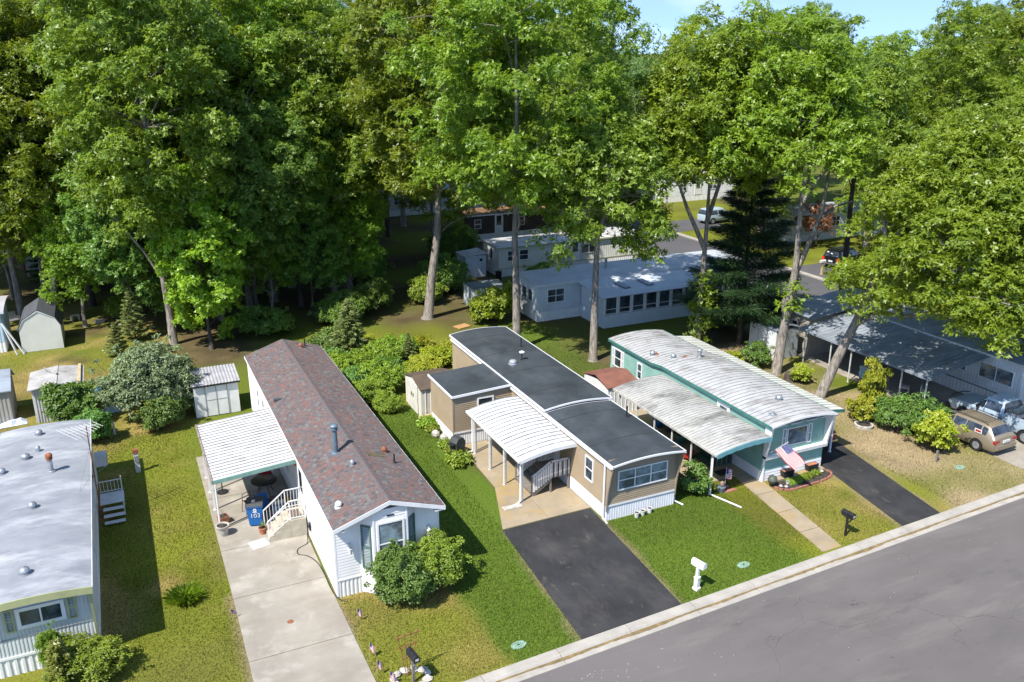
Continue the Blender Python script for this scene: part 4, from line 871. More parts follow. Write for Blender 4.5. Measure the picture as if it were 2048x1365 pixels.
# gambrel
s = thing('shed', 'pale barn-shaped shed with dark gambrel roof on the dry left yard', 'shed', (-6.9, 65.3, 0), 0, 'storage sheds')
gp = [(0, 1.75), (.32, 2.3), (1.28, 2.85), (2.24, 2.3), (2.56, 1.75)]
MB().prism([(0, 0.02), *gp, (2.56, .02)], 'y', 0, 3.4).build('wall', M('shed_cream', (.62,.62,.56), .6, .06, 1), s)
up = [(-.12, 1.62), (.27, 2.35), (1.28, 2.95), (2.29, 2.35), (2.68, 1.62)]; MB().prism(up + [(x * .97 + .04, z - .05) for x, z in up][::-1], 'y', -.04, 3.5).build('roof', M('dark_shingle', (.075,.08,.09), .9, .2, 4), s)
m = MB()
for (a, b) in zip(gp, gp[1:]): m.bar((a[0], -.025, a[1]), (b[0], -.025, b[1]), .03, .07)
m.build('edge_trim', SHG, s)
# flat metal shed
s = thing('shed', 'ribbed metal shed with warped grey roof sheets left of the big shrub', 'shed', (-5.4, 51.6, 0), 0, 'storage sheds')
m = MB(); ribs(m, 'S', 0, 2.5, 0, 0, 2.05, .14, .03); ribs(m, 'W', 0, 2.9, 0, 0, 2.0, .14, .03); ribs(m, 'E', 0, 2.9, 2.5, 0, 2.0, .14, .03); m.box(.02, .02, 0, 2.48, 2.88, 2.0); stuff(m.build('wall', M('ribbed_grey', (.46,.46,.45), .5, .1, 1), s))
RF = M('old_roof_felt', (.36,.35,.34), .8, .2, 1.5, stain=((.14,.10,.07), 2, .58, .1, (1,1,1), .7))
MB().prism([(-.2, 2.06), (1.3, 2.30), (1.3, 2.26), (-.2, 2.0)], 'y', -.25, 2.95).build('roof_sheet', RF, s); MB().prism([(1.32, 2.26), (2.65, 2.10), (2.65, 2.05), (1.32, 2.21)], 'y', -.25, 2.95).build('roof_sheet', RF, s)
q = MB().box(-.04, 0, 0, .04, 1.5, .10).build('roof_flap', RF, s); q.location = (1.28, 1.2, 2.31); q.rotation_euler = (0, 0, .5)
MB().box(2.35, -.2, 2.16, 2.5, 2.9, 2.24).build('roof_timber', WOODY, s)
s = thing('shed', 'low blue-grey shed with seamed roof at the left picture edge', 'shed', (-9.6, 52.4, 0), 0, 'storage sheds')
m = MB(); ribs(m, 'E', 0, 2.6, 3.0, 0, 1.9, .2, .02); ribs(m, 'S', 0, 3.0, 0, 0, 1.9, .2, .02); m.box(.02, .02, 0, 2.98, 2.58, 1.9); stuff(m.build('wall', M('shed_taupe', (.30,.28,.25), .6, .1, 1), s))
MB().prism([(-.15, 1.92), (1.3, 2.75), (2.75, 1.92), (2.75, 1.86), (1.3, 2.69), (-.15, 1.86)], 'x', -.1, 3.15).build('roof', BLUER, s)
s = thing('shed', 'tan metal shed with brown gable roof beside the tan addition', 'shed', (14.4, 43.15, 0), 0, 'storage sheds')
m = MB(); ribs(m, 'W', 0, 2.75, 0, .02, 1.78, .34, .03, 0, .85); ribs(m, 'S', 0, 2.2, 0, .02, 1.78, .3, .03, 0, .8); m.box(.01, .03, .02, 2.2, 2.75, 1.78); m.prism([(0, 1.78), (1.37, 2.1), (2.75, 1.78)], 'x', .0, .03)
m.build('wall', M('shed_putty', (.60,.57,.50), .55, .08, 1.5), s)
BRR = M('brown_shed_roof', (.098,.072,.052), .7, .15, 2)
MB().prism([(-.08, 1.76), (1.37, 2.14), (1.37, 2.09), (-.08, 1.71)], 'x', -.08, 2.3).build('roof_slope', BRR, s); MB().prism([(1.375, 2.14), (2.83, 1.76), (2.83, 1.71), (1.375, 2.09)], 'x', -.08, 2.3).build('roof_slope', BRR, s)
for y in (.55, 1.40): d = MB().box(-.055, y, .05, -.034, y + .82, 1.74).build('door', M('shed_door', (.66,.64,.58), .5) if 'shed_door' not in bpy.data.materials else bpy.data.materials['shed_door'], s); MB().box(-.085, y + (.65 if y < 1 else .1), .9, -.056, y + (.72 if y < 1 else .17), 1.1).build('handle', BLACK, d)
s = thing('shed', 'pale metal shed with reddish brown roof between tan and turquoise homes', 'shed', (24.1, 38.95, 0), 0, 'storage sheds')
m = MB(); ribs(m, 'S', 0, 2.0, 0, .02, 1.75, .25, .025, 0, .8); ribs(m, 'E', 0, 2.7, 2.0, .02, 1.75, .25, .025, 0, .8); ribs(m, 'W', 0, 2.7, 0, .02, 1.75, .25, .025, 0, .8); m.box(.02, .02, .02, 1.98, 2.7, 1.75); m.build('wall', SHG, s)
RBR = M('red_brown_roof', (.20,.085,.06), .7, .15, 2)
MB().prism([(-.08, 1.76), (1.35, 2.12), (1.35, 2.07), (-.08, 1.71)], 'x', -.08, 2.08).build('roof_slope', RBR, s); MB().prism([(1.355, 2.12), (2.78, 1.76), (2.78, 1.71), (1.355, 2.07)], 'x', -.08, 2.08).build('roof_slope', RBR, s)
s = thing('shed', 'white shed with round dark vent beside the cream home', 'shed', (28.5, 71.3, 0), 0, 'storage sheds')
m = MB(); ribs(m, 'S', 0, 2.0, 0, .02, 2.0, .5, .015); m.box(.01, .02, .02, 2.0, 2.2, 2.0); m.build('wall', BWH, s); MB().prism([(-.1, 2.02), (2.1, 2.2), (2.1, 2.14), (-.1, 1.97)], 'y', -.1, 2.3).build('roof', LITTER, s); v_ = MB().lathe([(.14, 0), (.14, .03)], (0,0,0), 12).build('vent', BLACK, s, False, (1.5, -.018, 1.6)); v_.rotation_euler = (R_(90), 0, 0)
s = thing('shed', 'bluish white shed behind the bright green bush in the centre', 'shed', (25.3, 61.9, 0), 0, 'storage sheds')
m = MB(); ribs(m, 'S', 0, 2.6, 0, .02, 1.7, .2, .02); m.box(.01, .02, .02, 2.6, 2.0, 1.7); m.build('wall', BWH, s); MB().prism([(-.1, 1.72), (1.0, 2.0), (2.1, 1.72), (2.1, 1.67), (1.0, 1.95), (-.1, 1.67)], 'x', -.1, 2.7).build('roof', M('grey_green_roof', (.16,.19,.18), .8), s)
s = thing('shed', 'grey shed with red corner trim in the shade far left', 'shed', (-8.0, 88.8, 0), 0, 'storage sheds')
m = MB(); ribs(m, 'S', 0, 2.6, 0, .02, 2.3, .15, .02); m.box(.01, .02, .02, 2.6, 2.6, 2.3); m.build('wall', M('shade_grey', (.42,.41,.40), .6), s); MB().prism([(-.15, 2.3), (1.3, 2.75), (2.75, 2.3), (2.75, 2.24), (1.3, 2.69), (-.15, 2.24)], 'x', -.15, 2.75).build('roof', M('slate_shingle', (.12,.15,.15), .9, .2, 3), s)
RED = M('dark_red_paint', (.25,.03,.03), .5, .15, 3)
for x in (-.02, 2.5): MB().box(x, -.04, .02, x + .12, -.022, 2.3).build('corner_trim', RED, s)
# ---------------------------------------------------------------- vehicles
def paint(name, col, rough=.28, metal=.35): return M(name, col, rough, .04, .8, metal=metal, spec=.6)
CARGL = glass('car_glass', (.012,.016,.022), .05)
def ring(st, n_side=4):
    """half-width w, z bottom, z belt, z top, roof half-width; rounded section ring left to right"""
    w, zb, zm, zt, wr = st
    L = [(-w * .90, zb), (-w * .985, zb + .10), (-w, zb + (zm - zb) * .55), (-w * .985, zm), ]
    U = [(-wr - (w*.985 - wr) * .08, zt - (zt - zm) * .12), (-wr * .93, zt - .012), (-wr * .5, zt + .012)]
    half = L + U
    return half + [(0, zt + .02)] + [(-x, z) for x, z in half[::-1]]
def car(name, label, loc, rz, length, stations, body, wheels, wr_, windows, roofpaint=None, group=None, lights=(), width=.9, extra=None):
    o = thing(name, label, 'truck' if 'pickup' in name else 'car', loc, rz, group)
    P = [[(x, y, z) for x, z in ring(st)] for y, *st in stations]; n = len(P[0]); m = MB(); k = len(P)
    vs_ = [p for r in P for p in r]; fs = []
    for i in range(k - 1):
        for j in range(n - 1): fs.append((i*n+j, i*n+j+1, (i+1)*n+j+1, (i+1)*n+j))
        fs.append((i*n+n-1, i*n, (i+1)*n, (i+1)*n+n-1))
    fs.append(tuple(range(n))); fs.append(tuple((k-1)*n + j for j in range(n))[::-1]); m.add(vs_, fs)
    m.build('body', body, o, True)
    def quad(i0, i1, j, u0, u1, v0, v1, off=.012):
        a, b, c, d = (Vector(P[i0][j]), Vector(P[i1][j]), Vector(P[i1][j+1]), Vector(P[i0][j+1]))
        def bl(u, v): return a * (1-u) * (1-v) + b * u * (1-v) + c * u * v + d * (1-u) * v
        pts = [bl(u0, v0), bl(u1, v0), bl(u1, v1), bl(u0, v1)]; nr = (pts[1] - pts[0]).cross(pts[3] - pts[0]).normalized()
        c0 = sum(pts, Vector()) / 4
        if nr.dot(c0 - Vector((0, c0.y, .7))) < 0 and abs(nr.x) > .3: nr = -nr
        if abs(nr.x) <= .3 and nr.z < 0: nr = -nr
        return [p + nr * off for p in pts]
    for kind, i0, i1, u0, u1 in windows:
        if kind == 'side':
            for j, mir in ((3, 0), (n - 5, 1)):
                q = quad(i0, i1, j, u0, u1, .10 if not mir else .12, .88 if not mir else .90)
                MB().face(q).build('window', CARGL, o)
        else:
            js = list(range(5, n - 6)); l = [Vector(P[i0][j]).lerp(Vector(P[i1][j]), u0) for j in range(4, n - 4)]; h = [Vector(P[i0][j]).lerp(Vector(P[i1][j]), u1) for j in range(4, n - 4)]
            q = MB(); nr = Vector((0, 1 if kind == 'front' else -1, .9)).normalized() * .014; t = len(l)
            q.add([p + nr for p in l] + [p + nr for p in h], [(a, a + 1, t + a + 1, t + a) for a in range(t - 1)]); q.build('windscreen' if kind == 'front' else 'rear_window', CARGL, o)
    for y in wheels:
        for s_ in (-1, 1):
            ww = max(st[1] for st in stations)
            q = MB(); prof = [(wr_ * .62, -.10), (wr_ * .95, -.10), (wr_, -.07), (wr_, .07), (wr_ * .95, .10), (wr_ * .62, .10)]; q.lathe(prof, (0,0,0), 20)
            t = q.build('wheel', RUBBER, o, True, (s_ * (ww - .095), y, wr_)); t.rotation_euler = (0, R_(90), 0)
            r = MB().lathe([(wr_ * .60, -.102), (wr_ * .60, -.06), (wr_ * .2, .0), (wr_ * .2, .102 if s_ > 0 else .06), (wr_ * .6, .102)] if False else [(wr_ * .63, -.105), (wr_ * .52, -.115), (wr_ * .16, -.08), (wr_ * .16, .08), (wr_ * .52, .115), (wr_ * .63, .105)], (0,0,0), 10); r.build('rim', GALV, t, True)
            a = MB().prism([(y + wr_ * 1.16 * math.cos(x), wr_ + wr_ * 1.16 * math.sin(x)) for x in np.linspace(-.25, math.pi + .25, 14)], 'x', s_ * (ww - .2), s_ * (ww + .004)); a.build('wheel_arch', BLACK, o)
    for nm, x0, y0, z0, x1, y1, z1, mat in lights:
        for s_ in (-1, 1): MB().box(min(s_*x0, s_*x1), y0, z0, max(s_*x0, s_*x1), y1, z1).build(nm, mat, o)
    if extra: extra(o)
    return o
REDL = M('tail_light_red', (.35,.02,.02), .2, .1, 2); LAMP = M('headlight_lens', (.6,.62,.64), .15, .05, 2)
# y runs from the rear (negative) to the nose (positive)
GOLD = paint('gold_paint', (.27,.225,.165)); SILV = paint('shade_blue_silver_paint', (.40,.49,.57), .3, .15); DRED = paint('dark_red_car_paint', (.28,.025,.02)); DBLK = paint('black_car_paint', (.012,.013,.018), .2)  # SILV: silver-white with the blue cast of tree shade mixed into its colour
ST = [(-2.42, .70, .32, .62, .66, .60), (-2.36, .84, .25, .92, .96, .70), (-2.22, .88, .22, .94, 1.06, .72), (-1.88, .90, .22, .96, 1.44, .60), (-1.5, .90, .22, .96, 1.50, .62), (-.6, .91, .22, .95, 1.52, .64), (.1, .91, .22, .94, 1.50, .62), (.95, .90, .22, .92, 1.00, .74), (1.3, .89, .22, .88, .93, .74), (2.0, .86, .24, .78, .80, .66), (2.36, .70, .30, .62, .66, .52), (2.44, .55, .36, .55, .58, .42)]
def wag_extra(o):
    for s_ in (-1, 1):
        for y in (-.62, .42): MB().box(min(s_ * .908, s_ * .914), y, .34, max(s_ * .908, s_ * .914), y + .012, .93).build('door_seam', BLACK, o)
        for y in (-.30, .62): MB().box(min(s_ * .908, s_ * .925), y - .4, .80, max(s_ * .908, s_ * .925), y - .26, .83).build('door_handle', BLACK, o)
    for s_ in (-1, 1): MB().tube([(s_ * .58, -1.7, 1.50), (s_ * .60, -1.6, 1.57), (s_ * .60, 0, 1.58), (s_ * .58, .05, 1.52)], .02, 6).build('roof_rail', BLACK, o)
    for k in range(4): MB().box(-.36 + k * .24, -1.6, 1.525, -.345 + k * .24, -.1, 1.54).build('roof_slat', BLACK, o)
    MB().box(-.76, -2.50, .40, .76, -2.36, .60).build('bumper', GOLD, o); MB().box(-.26, -2.46, .70, .26, -2.405, .84).build('plate', WHITE2, o)
    MB().box(-.915, -1.62, 1.02, -.905, -1.22, 1.22).build('window_sticker', WHITE, o); MB().box(-.918, -1.58, 1.06, -.9155, -1.26, 1.18).build('sticker_print', REDL, o)
    for s_ in (-1, 1): MB().box(s_ * .92 - (.14 if s_ < 0 else 0), .75, .92, s_ * .92 + (.14 if s_ > 0 else 0), .87, 1.04).build('mirror', GOLD, o)
car('station_wagon', 'gold station wagon with roof rails parked beside the pickup', (40.1, 28.45, .025), R_(2), 4.9, ST, GOLD, (-1.42, 1.42), .32, [('side', 4, 5, .05, .95), ('side', 3, 4, .15, .9), ('side', 5, 6, .02, .95), ('side', 6, 7, .05, .62), ('front', 6, 7, .08, .92), ('rear', 2, 3, .08, .92)], lights=(('tail_light', .50, -2.40, .70, .86, -2.25, .86, REDL), ('headlight', .45, 2.30, .52, .74, 2.40, .66, LAMP)), extra=wag_extra)
SP = [(-2.85, .86, .50, .98, 1.02, .82), (-2.80, .95, .45, 1.08, 1.12, .90), (-.55, .96, .40, 1.10, 1.13, .90), (-.50, .96, .40, 1.12, 1.16, .90), (-.34, .96, .40, 1.14, 1.76, .66), (.62, .96, .40, 1.13, 1.78, .68), (1.25, .96, .40, 1.10, 1.20, .80), (1.35, .96, .40, 1.08, 1.14, .82), (2.45, .94, .42, 1.00, 1.06, .78), (2.72, .86, .48, .86, .90, .68), (2.80, .75, .52, .8, .82, .6)]
def pick_extra(o):
    MB().box(-.80, -2.72, 1.125, .80, -.60, 1.155).build('bed_floor', BLACK, o)
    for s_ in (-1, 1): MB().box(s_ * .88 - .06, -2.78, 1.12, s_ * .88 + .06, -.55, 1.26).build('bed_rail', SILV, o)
    t = MB().box(-.84, -1.25, 1.16, .84, -.62, 1.42).build('tool_box', GALV, o); MB().box(-.86, -1.27, 1.42, .86, -.60, 1.46).build('lid', CHROME, t)
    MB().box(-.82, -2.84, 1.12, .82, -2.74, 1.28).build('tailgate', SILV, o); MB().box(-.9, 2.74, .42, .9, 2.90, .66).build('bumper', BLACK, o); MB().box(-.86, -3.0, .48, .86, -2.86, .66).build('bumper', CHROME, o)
    for s_ in (-1, 1): MB().box(min(s_ * .965, s_ * .985), .0, .94, max(s_ * .965, s_ * .985), .16, .99).build('door_handle', BLACK, o)
    for s_ in (-1, 1):
        for y in (-.42, 1.02): MB().box(min(s_ * .958, s_ * .964), y, .46, max(s_ * .958, s_ * .964), y + .014, 1.10).build('door_seam', BLACK, o)
    MB().tube([(-.85, 2.74, 1.02), (-.4, 2.82, 1.10), (.4, 2.82, 1.10), (.85, 2.74, 1.02)], .03, 6).build('bonnet_deflector', BLACK, o)
    for s_ in (-1, 1): MB().box(s_ * .97 - (.2 if s_ < 0 else 0), .85, 1.12, s_ * .97 + (.2 if s_ > 0 else 0), .95, 1.32).build('mirror', BLACK, o)
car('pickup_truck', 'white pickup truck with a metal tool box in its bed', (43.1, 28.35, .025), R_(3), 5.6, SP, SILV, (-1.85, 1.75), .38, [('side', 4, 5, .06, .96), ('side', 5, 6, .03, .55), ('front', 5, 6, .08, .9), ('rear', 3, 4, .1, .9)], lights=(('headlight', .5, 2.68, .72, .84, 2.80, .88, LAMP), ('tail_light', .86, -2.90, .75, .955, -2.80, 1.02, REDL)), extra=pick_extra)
SC = [(-2.3, .62, .34, .60, .64, .55), (-2.22, .80, .26, .84, .90, .70), (-1.6, .86, .22, .92, 1.00, .74), (-1.45, .86, .22, .92, 1.02, .74), (-.75, .87, .22, .92, 1.36, .60), (.25, .87, .22, .92, 1.38, .60), (1.0, .86, .22, .90, .96, .72), (1.9, .82, .24, .78, .82, .64), (2.25, .66, .30, .62, .66, .5)]
def red_extra(o):
    MB().box(-.8, -2.40, .36, .8, -2.24, .46).build('bumper', CHROME, o); MB().box(-.78, -2.32, .74, .78, -2.21, .80).build('boot_trim', CHROME, o); MB().box(-.2, -2.29, .52, .2, -2.245, .66).build('plate', WHITE2, o)
car('red_car', 'dark red car parked under the awning beside turquoise home', (32.2, 32.75, .018), 0, 4.6, SC, DRED, (-1.35, 1.4), .31, [('side', 4, 5, .05, .95), ('side', 5, 6, .03, .6), ('front', 5, 6, .08, .92), ('rear', 3, 4, .08, .92)], lights=(('tail_light', .45, -2.29, .54, .76, -2.18, .72, REDL),), extra=red_extra)
SS = [(-2.3, .80, .45, .95, 1.0, .76), (-2.28, .90, .38, 1.02, 1.06, .80), (-2.15, .92, .36, 1.06, 1.70, .66), (-1.9, .92, .36, 1.06, 1.78, .66), (-.6, .93, .36, 1.06, 1.80, .68), (.35, .93, .36, 1.05, 1.76, .66), (1.05, .92, .36, 1.04, 1.12, .78), (2.1, .90, .38, .98, 1.03, .74), (2.35, .78, .46, .82, .86, .62)]
def suv_extra(o):
    MB().box(-.86, -2.44, .42, .86, -2.30, .60).build('bumper', CHROME, o); MB().box(-.22, -2.34, .66, .22, -2.285, .80).build('plate', WHITE2, o)
    for x, z in ((-.5, 1.5), (.45, 1.18), (-.1, 1.4)): MB().box(x, -2.262 + (z - 1.06) * .1, z, x + .2, -2.25 + (z - 1.06) * .1, z + .1).build('window_sticker', WHITE, o)
car('sport_utility_vehicle', 'black sport utility vehicle with red tail lights beyond the side street', (63.6, 60.6, .012), R_(-78), 4.7, SS, DBLK, (-1.4, 1.45), .37, [('side', 3, 4, .05, .95), ('side', 4, 5, .05, .95), ('side', 5, 6, .03, .6), ('front', 5, 6, .08, .92), ('rear', 1, 2, .1, .92)], lights=(('tail_light', .66, -2.36, .72, .90, -2.24, 1.05, M('bright_tail_light', (.65,.03,.02), .2)),), extra=suv_extra)
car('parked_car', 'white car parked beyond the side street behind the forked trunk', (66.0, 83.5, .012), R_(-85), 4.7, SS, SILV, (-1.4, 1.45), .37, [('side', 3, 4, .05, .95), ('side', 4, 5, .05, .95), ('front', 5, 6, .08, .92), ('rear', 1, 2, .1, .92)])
# ---------------------------------------------------------------- small things in the yards
FLR = M('flag_red', (.42,.02,.035), .7, .05, 4); FLW = M('flag_white', (.72,.72,.72), .7, .05, 4); FLB = M('flag_blue', (.02,.035,.16), .7, .05, 4)
def flag_parts(par, O, Hv, Fv, amp=.05, stars=True, waves=1.6):
    O, Hv, Fv = Vector(O), Vector(Hv), Vector(Fv); nr = Hv.cross(Fv).normalized(); n = 10
    def P(u, v): return O + Fv * u + Hv * v + nr * amp * math.sin(u * waves * 6.28 + v * 2) * u ** .5
    st = [MB(), MB()]
    for k in range(13):
        v0, v1 = k / 13, (k + 1) / 13; u0 = .4 if k >= 6 else 0.0
        for i in range(n):
            a = u0 + (1 - u0) * i / n; b = u0 + (1 - u0) * (i + 1) / n; st[k % 2].face([P(a, v0), P(b, v0), P(b, v1), P(a, v1)])
    stuff(st[0].build('red_stripes', FLR, par)); stuff(st[1].build('white_stripes', FLW, par))
    m = MB()
    for i in range(5):
        for k in range(4):
            a, b = .4 * i / 5, .4 * (i + 1) / 5; c, d = 6/13 + 7/13 * k / 4, 6/13 + 7/13 * (k + 1) / 4; m.face([P(a, c), P(b, c), P(b, d), P(a, d)])
    m.build('canton', FLB, par)
    if stars:
        m = MB(); r = Hv.length * .022
        for row in range(9):
            for col in range(6 if row % 2 == 0 else 5):
                c = P(.033 + .0665 * col + (.033 if row % 2 else 0), 6/13 + 7/13 * (row + .5) / 9) ; e1 = Fv.normalized(); e2 = Hv.normalized()
                for sgn in (1, -1): m.face([c + nr * .006 * sgn + (e1 * math.sin(t) + e2 * math.cos(t)) * (r if q % 2 == 0 else r * .45) for q, t in enumerate(np.linspace(0, 2 * math.pi, 10, endpoint=False))])
        stuff(m.build('stars', FLW, par))
def small_flag(x, y, h, rz, label, tilt=.05):
    o = thing('small_flag', label, 'flag', (x, y, 0), rz, 'small stick flags'); MB().tube([(0,0,0), (tilt, 0, h)], .008, 5).build('stick', WOODY, o)
    flag_parts(o, (tilt * .45, 0, h * .52), (tilt * .5, 0, h * .46), (.17, -.05, -.20), .03, False, 1.0)
small_flag(6.12, 26.67, .62, .3, 'small stick flag beside the driveway nearest the bay-window shrubs'); small_flag(5.99, 24.61, .62, -.2, 'small stick flag, middle of those along the driveway edge'); small_flag(5.95, 23.55, .66, .4, 'small stick flag by the driveway close to the kerb'); small_flag(6.2, 22.95, .6, 0, 'small stick flag nearest the kerb by the wooden mailbox post')
o = thing('small_flag', 'faded little flag drooping at the left edge of the concrete driveway', 'flag', (2.0, 28.75, 0), .8, 'small stick flags'); MB().tube([(0,0,0), (-.05, 0, .5)], .008, 5).build('stick', WOODY, o); flag_parts(o, (-.03, 0, .28), (-.02, 0, .2), (.22, -.05, -.16), .02, False)
# big flag on turquoise home
o = thing('house_flag', 'large striped flag with stars on an angled pole at turquoise home front', 'flag', (27.0, 28.95, 1.45))
MB().tube([(0, 0, 0), (.37, -.88, .97)], .018, 8).build('pole', WHITE2, o); MB().box(-.05, -.04, -.08, .05, .02, .08).build('bracket', BLACKM, o)
flag_parts(o, (.13, -.31, .34), (.22, -.52, .58), (.26, -1.05, -.62), .05, True, 1.3)
o = thing('wall_flag', 'small striped flag hanging on the porch wall of turquoise home', 'flag', (26.76, 31.0, 1.75)); flag_parts(o, (-.03, 0, -.42), (0, 0, .42), (-.02, -.62, -.08), .02, False)
MB().tube([(-.03, 0, -.45), (-.03, 0, .03)], .01, 5).build('stick', WOODY, o)

def mailbox(name, label, x, y, rz, body, postm, h, ornate=False, flagm=None, plate=None):
    o = thing(name, label, 'mailbox', (x, y, 0), rz, 'kerbside mailboxes')
    if ornate:
        MB().box(-.055, -.055, 0, .055, .055, h - .18).build('post', postm, o); MB().prism([(-.12, -.12), (.12, -.12), (.12, .12), (-.12, .12)], 'z', 0, .10).build('base', postm, o); MB().box(-.085, -.085, .10, .085, .085, .52).build('sleeve', postm, o); MB().box(-.10, -.10, .52, .10, .10, .57).build('collar', postm, o)
    else: MB().box(-.04, -.04, 0, .04, .04, h - .16).build('post', postm, o); MB().bar((0, .0, h - .55), (0, -.22, h - .22), .05, .05).build('brace', postm, o)
    MB().box(-.10, -.30, h - .185, .10, .22, h - .155).build('shelf', postm, o)
    prof = [(-.11, 0), (.11, 0)] + [(.11 * math.cos(t), .13 + .11 * math.sin(t)) for t in np.linspace(0, math.pi, 11)]
    b = MB().prism(prof, 'y', -.30, .26).build('box', body, o, True, (0, 0, h - .15)); MB().prism([(x_ * 1.04, z_ * 1.03 + .0) for x_, z_ in prof], 'y', -.325, -.302).build('door', body, b)
    MB().box(.113, -.10, .10, .122, .08, .14).build('flag', flagm or REDL, b)
    if plate: MB().box(-.06, -.331, .06, .06, -.326, .14).build('number_plate', plate, b)
    return o
mailbox('mailbox', 'white mailbox on a thick white post beside the black driveway', 18.66, 23.10, .25, WHITE, WHITE, 1.22, True)
mailbox('mailbox', 'black mailbox on a thin black post beside the walkway', 26.85, 23.60, .1, BLACKM, BLACKM, 1.12, plate=WHITE2)
mailbox('mailbox', 'black mailbox on a weathered wooden post beside the concrete driveway', 6.98, 22.78, .15, BLACKM, WOODG, 1.15, plate=WHITE2)
mailbox('mailbox', 'pale mailbox far off on the lawn beyond the side street', 59.3, 88.5, -1.57, WHITE2, WHITE2, 1.3); mailbox('mailbox', 'pale double mailbox beyond the side street near the black vehicle', 58.9, 58.6, -1.57, WHITE2, WOODY, 1.35, True)
o = thing('garden_trellis', 'brown fan-shaped trellis behind the wooden-post mailbox', 'trellis', (6.95, 23.15, 0), .12)
for k in range(4): MB().tube([(-.09 + k * .06, 0, 0), (-.36 + k * .24, 0, 1.75)], .013, 5).build('upright', RUST, o)
for z, w in ((.75, .25), (1.2, .36), (1.62, .46)): MB().bar((-w, 0, z), (w, 0, z), .025, .025).build('crossbar', RUST, o)
ring_ = thing('stone_ring', 'ring of pale stones round the wooden-post mailbox', 'stones', (6.95, 22.95, 0)); rnd = random.Random(9)
for k in range(11):
    a = k * 2 * math.pi / 11; r = .58
    q = MB().lathe([(.02, 0), (.16, .02), (.19, .08), (.12, .14), (.02, .15)], (0,0,0), 7).build('stone', STONEW, ring_, False, (r * math.cos(a), r * .8 * math.sin(a), 0), rnd.uniform(0, 3)); q.scale = (rnd.uniform(.8, 1.3), rnd.uniform(.6, .9), rnd.uniform(.6, 1))

def pot(name, label, x, y, r, h, mat, group=None, z=.03, rim=True, soil=True, cat='pot', lean=.75):
    o = thing(name, label, cat, (x, y, z), 0, group); pr = [(r * lean, 0), (r * .97, h * .86)] + ([(r * 1.1, h * .87), (r * 1.1, h), (r * .92, h)] if rim else [(r, h), (r * .9, h)]) + [(r * .88, h * .88)]
    MB().lathe(pr, (0,0,0), 16).build('vessel', mat, o, True)
    if soil: MB().lathe([(r * .86, h * .86), (r * .86, h * .89)], (0,0,0), 14).build('soil', SOIL, o)
    return o
for x, y, l in ((19.52, 28.72, 'left one of the three white pots by tan home front'), (19.86, 28.76, 'middle one of the three white pots by tan home front'), (20.26, 28.80, 'right one of the three white pots by tan home front')): pot('flower_pot', l, x, y, .12, .26, WHITE2, 'white pots at tan home', 0)
pot('planter_urn', 'large off-white planter at the front corner post of the ribbed carport', 2.48, 34.95, .26, .48, STONEW)
pot('flower_pot', 'tall terracotta pot under the outer edge of the ribbed carport', 2.75, 40.1, .26, .42, TERRA)
o = thing('square_planter', 'square terracotta planter with dry plant beside the carport post', 'planter', (2.62, 36.0, .03), .3); MB().prism([(-.17, 0), (.17, 0), (.22, .34), (-.22, .34)], 'y', -.2, .2).build('vessel', TERRA, o); MB().box(-.18, -.17, .341, .18, .17, .35).build('soil', SOIL, o)
m = MB(); 
for k in range(5): m.tube([(0, 0, .33), (.1 * math.cos(k * 1.3), .1 * math.sin(k * 1.3), .75)], .006, 4)
m.build('stem', WOODY, o)
o = thing('umbrella_stand', 'dark round umbrella stand on the patio by the carport edge', 'umbrella stand', (2.95, 38.9, .03)); MB().lathe([(.27, 0), (.27, .04), (.08, .07), (.03, .1), (.025, .55)], (0,0,0), 16).build('base', BLACKM, o, True)
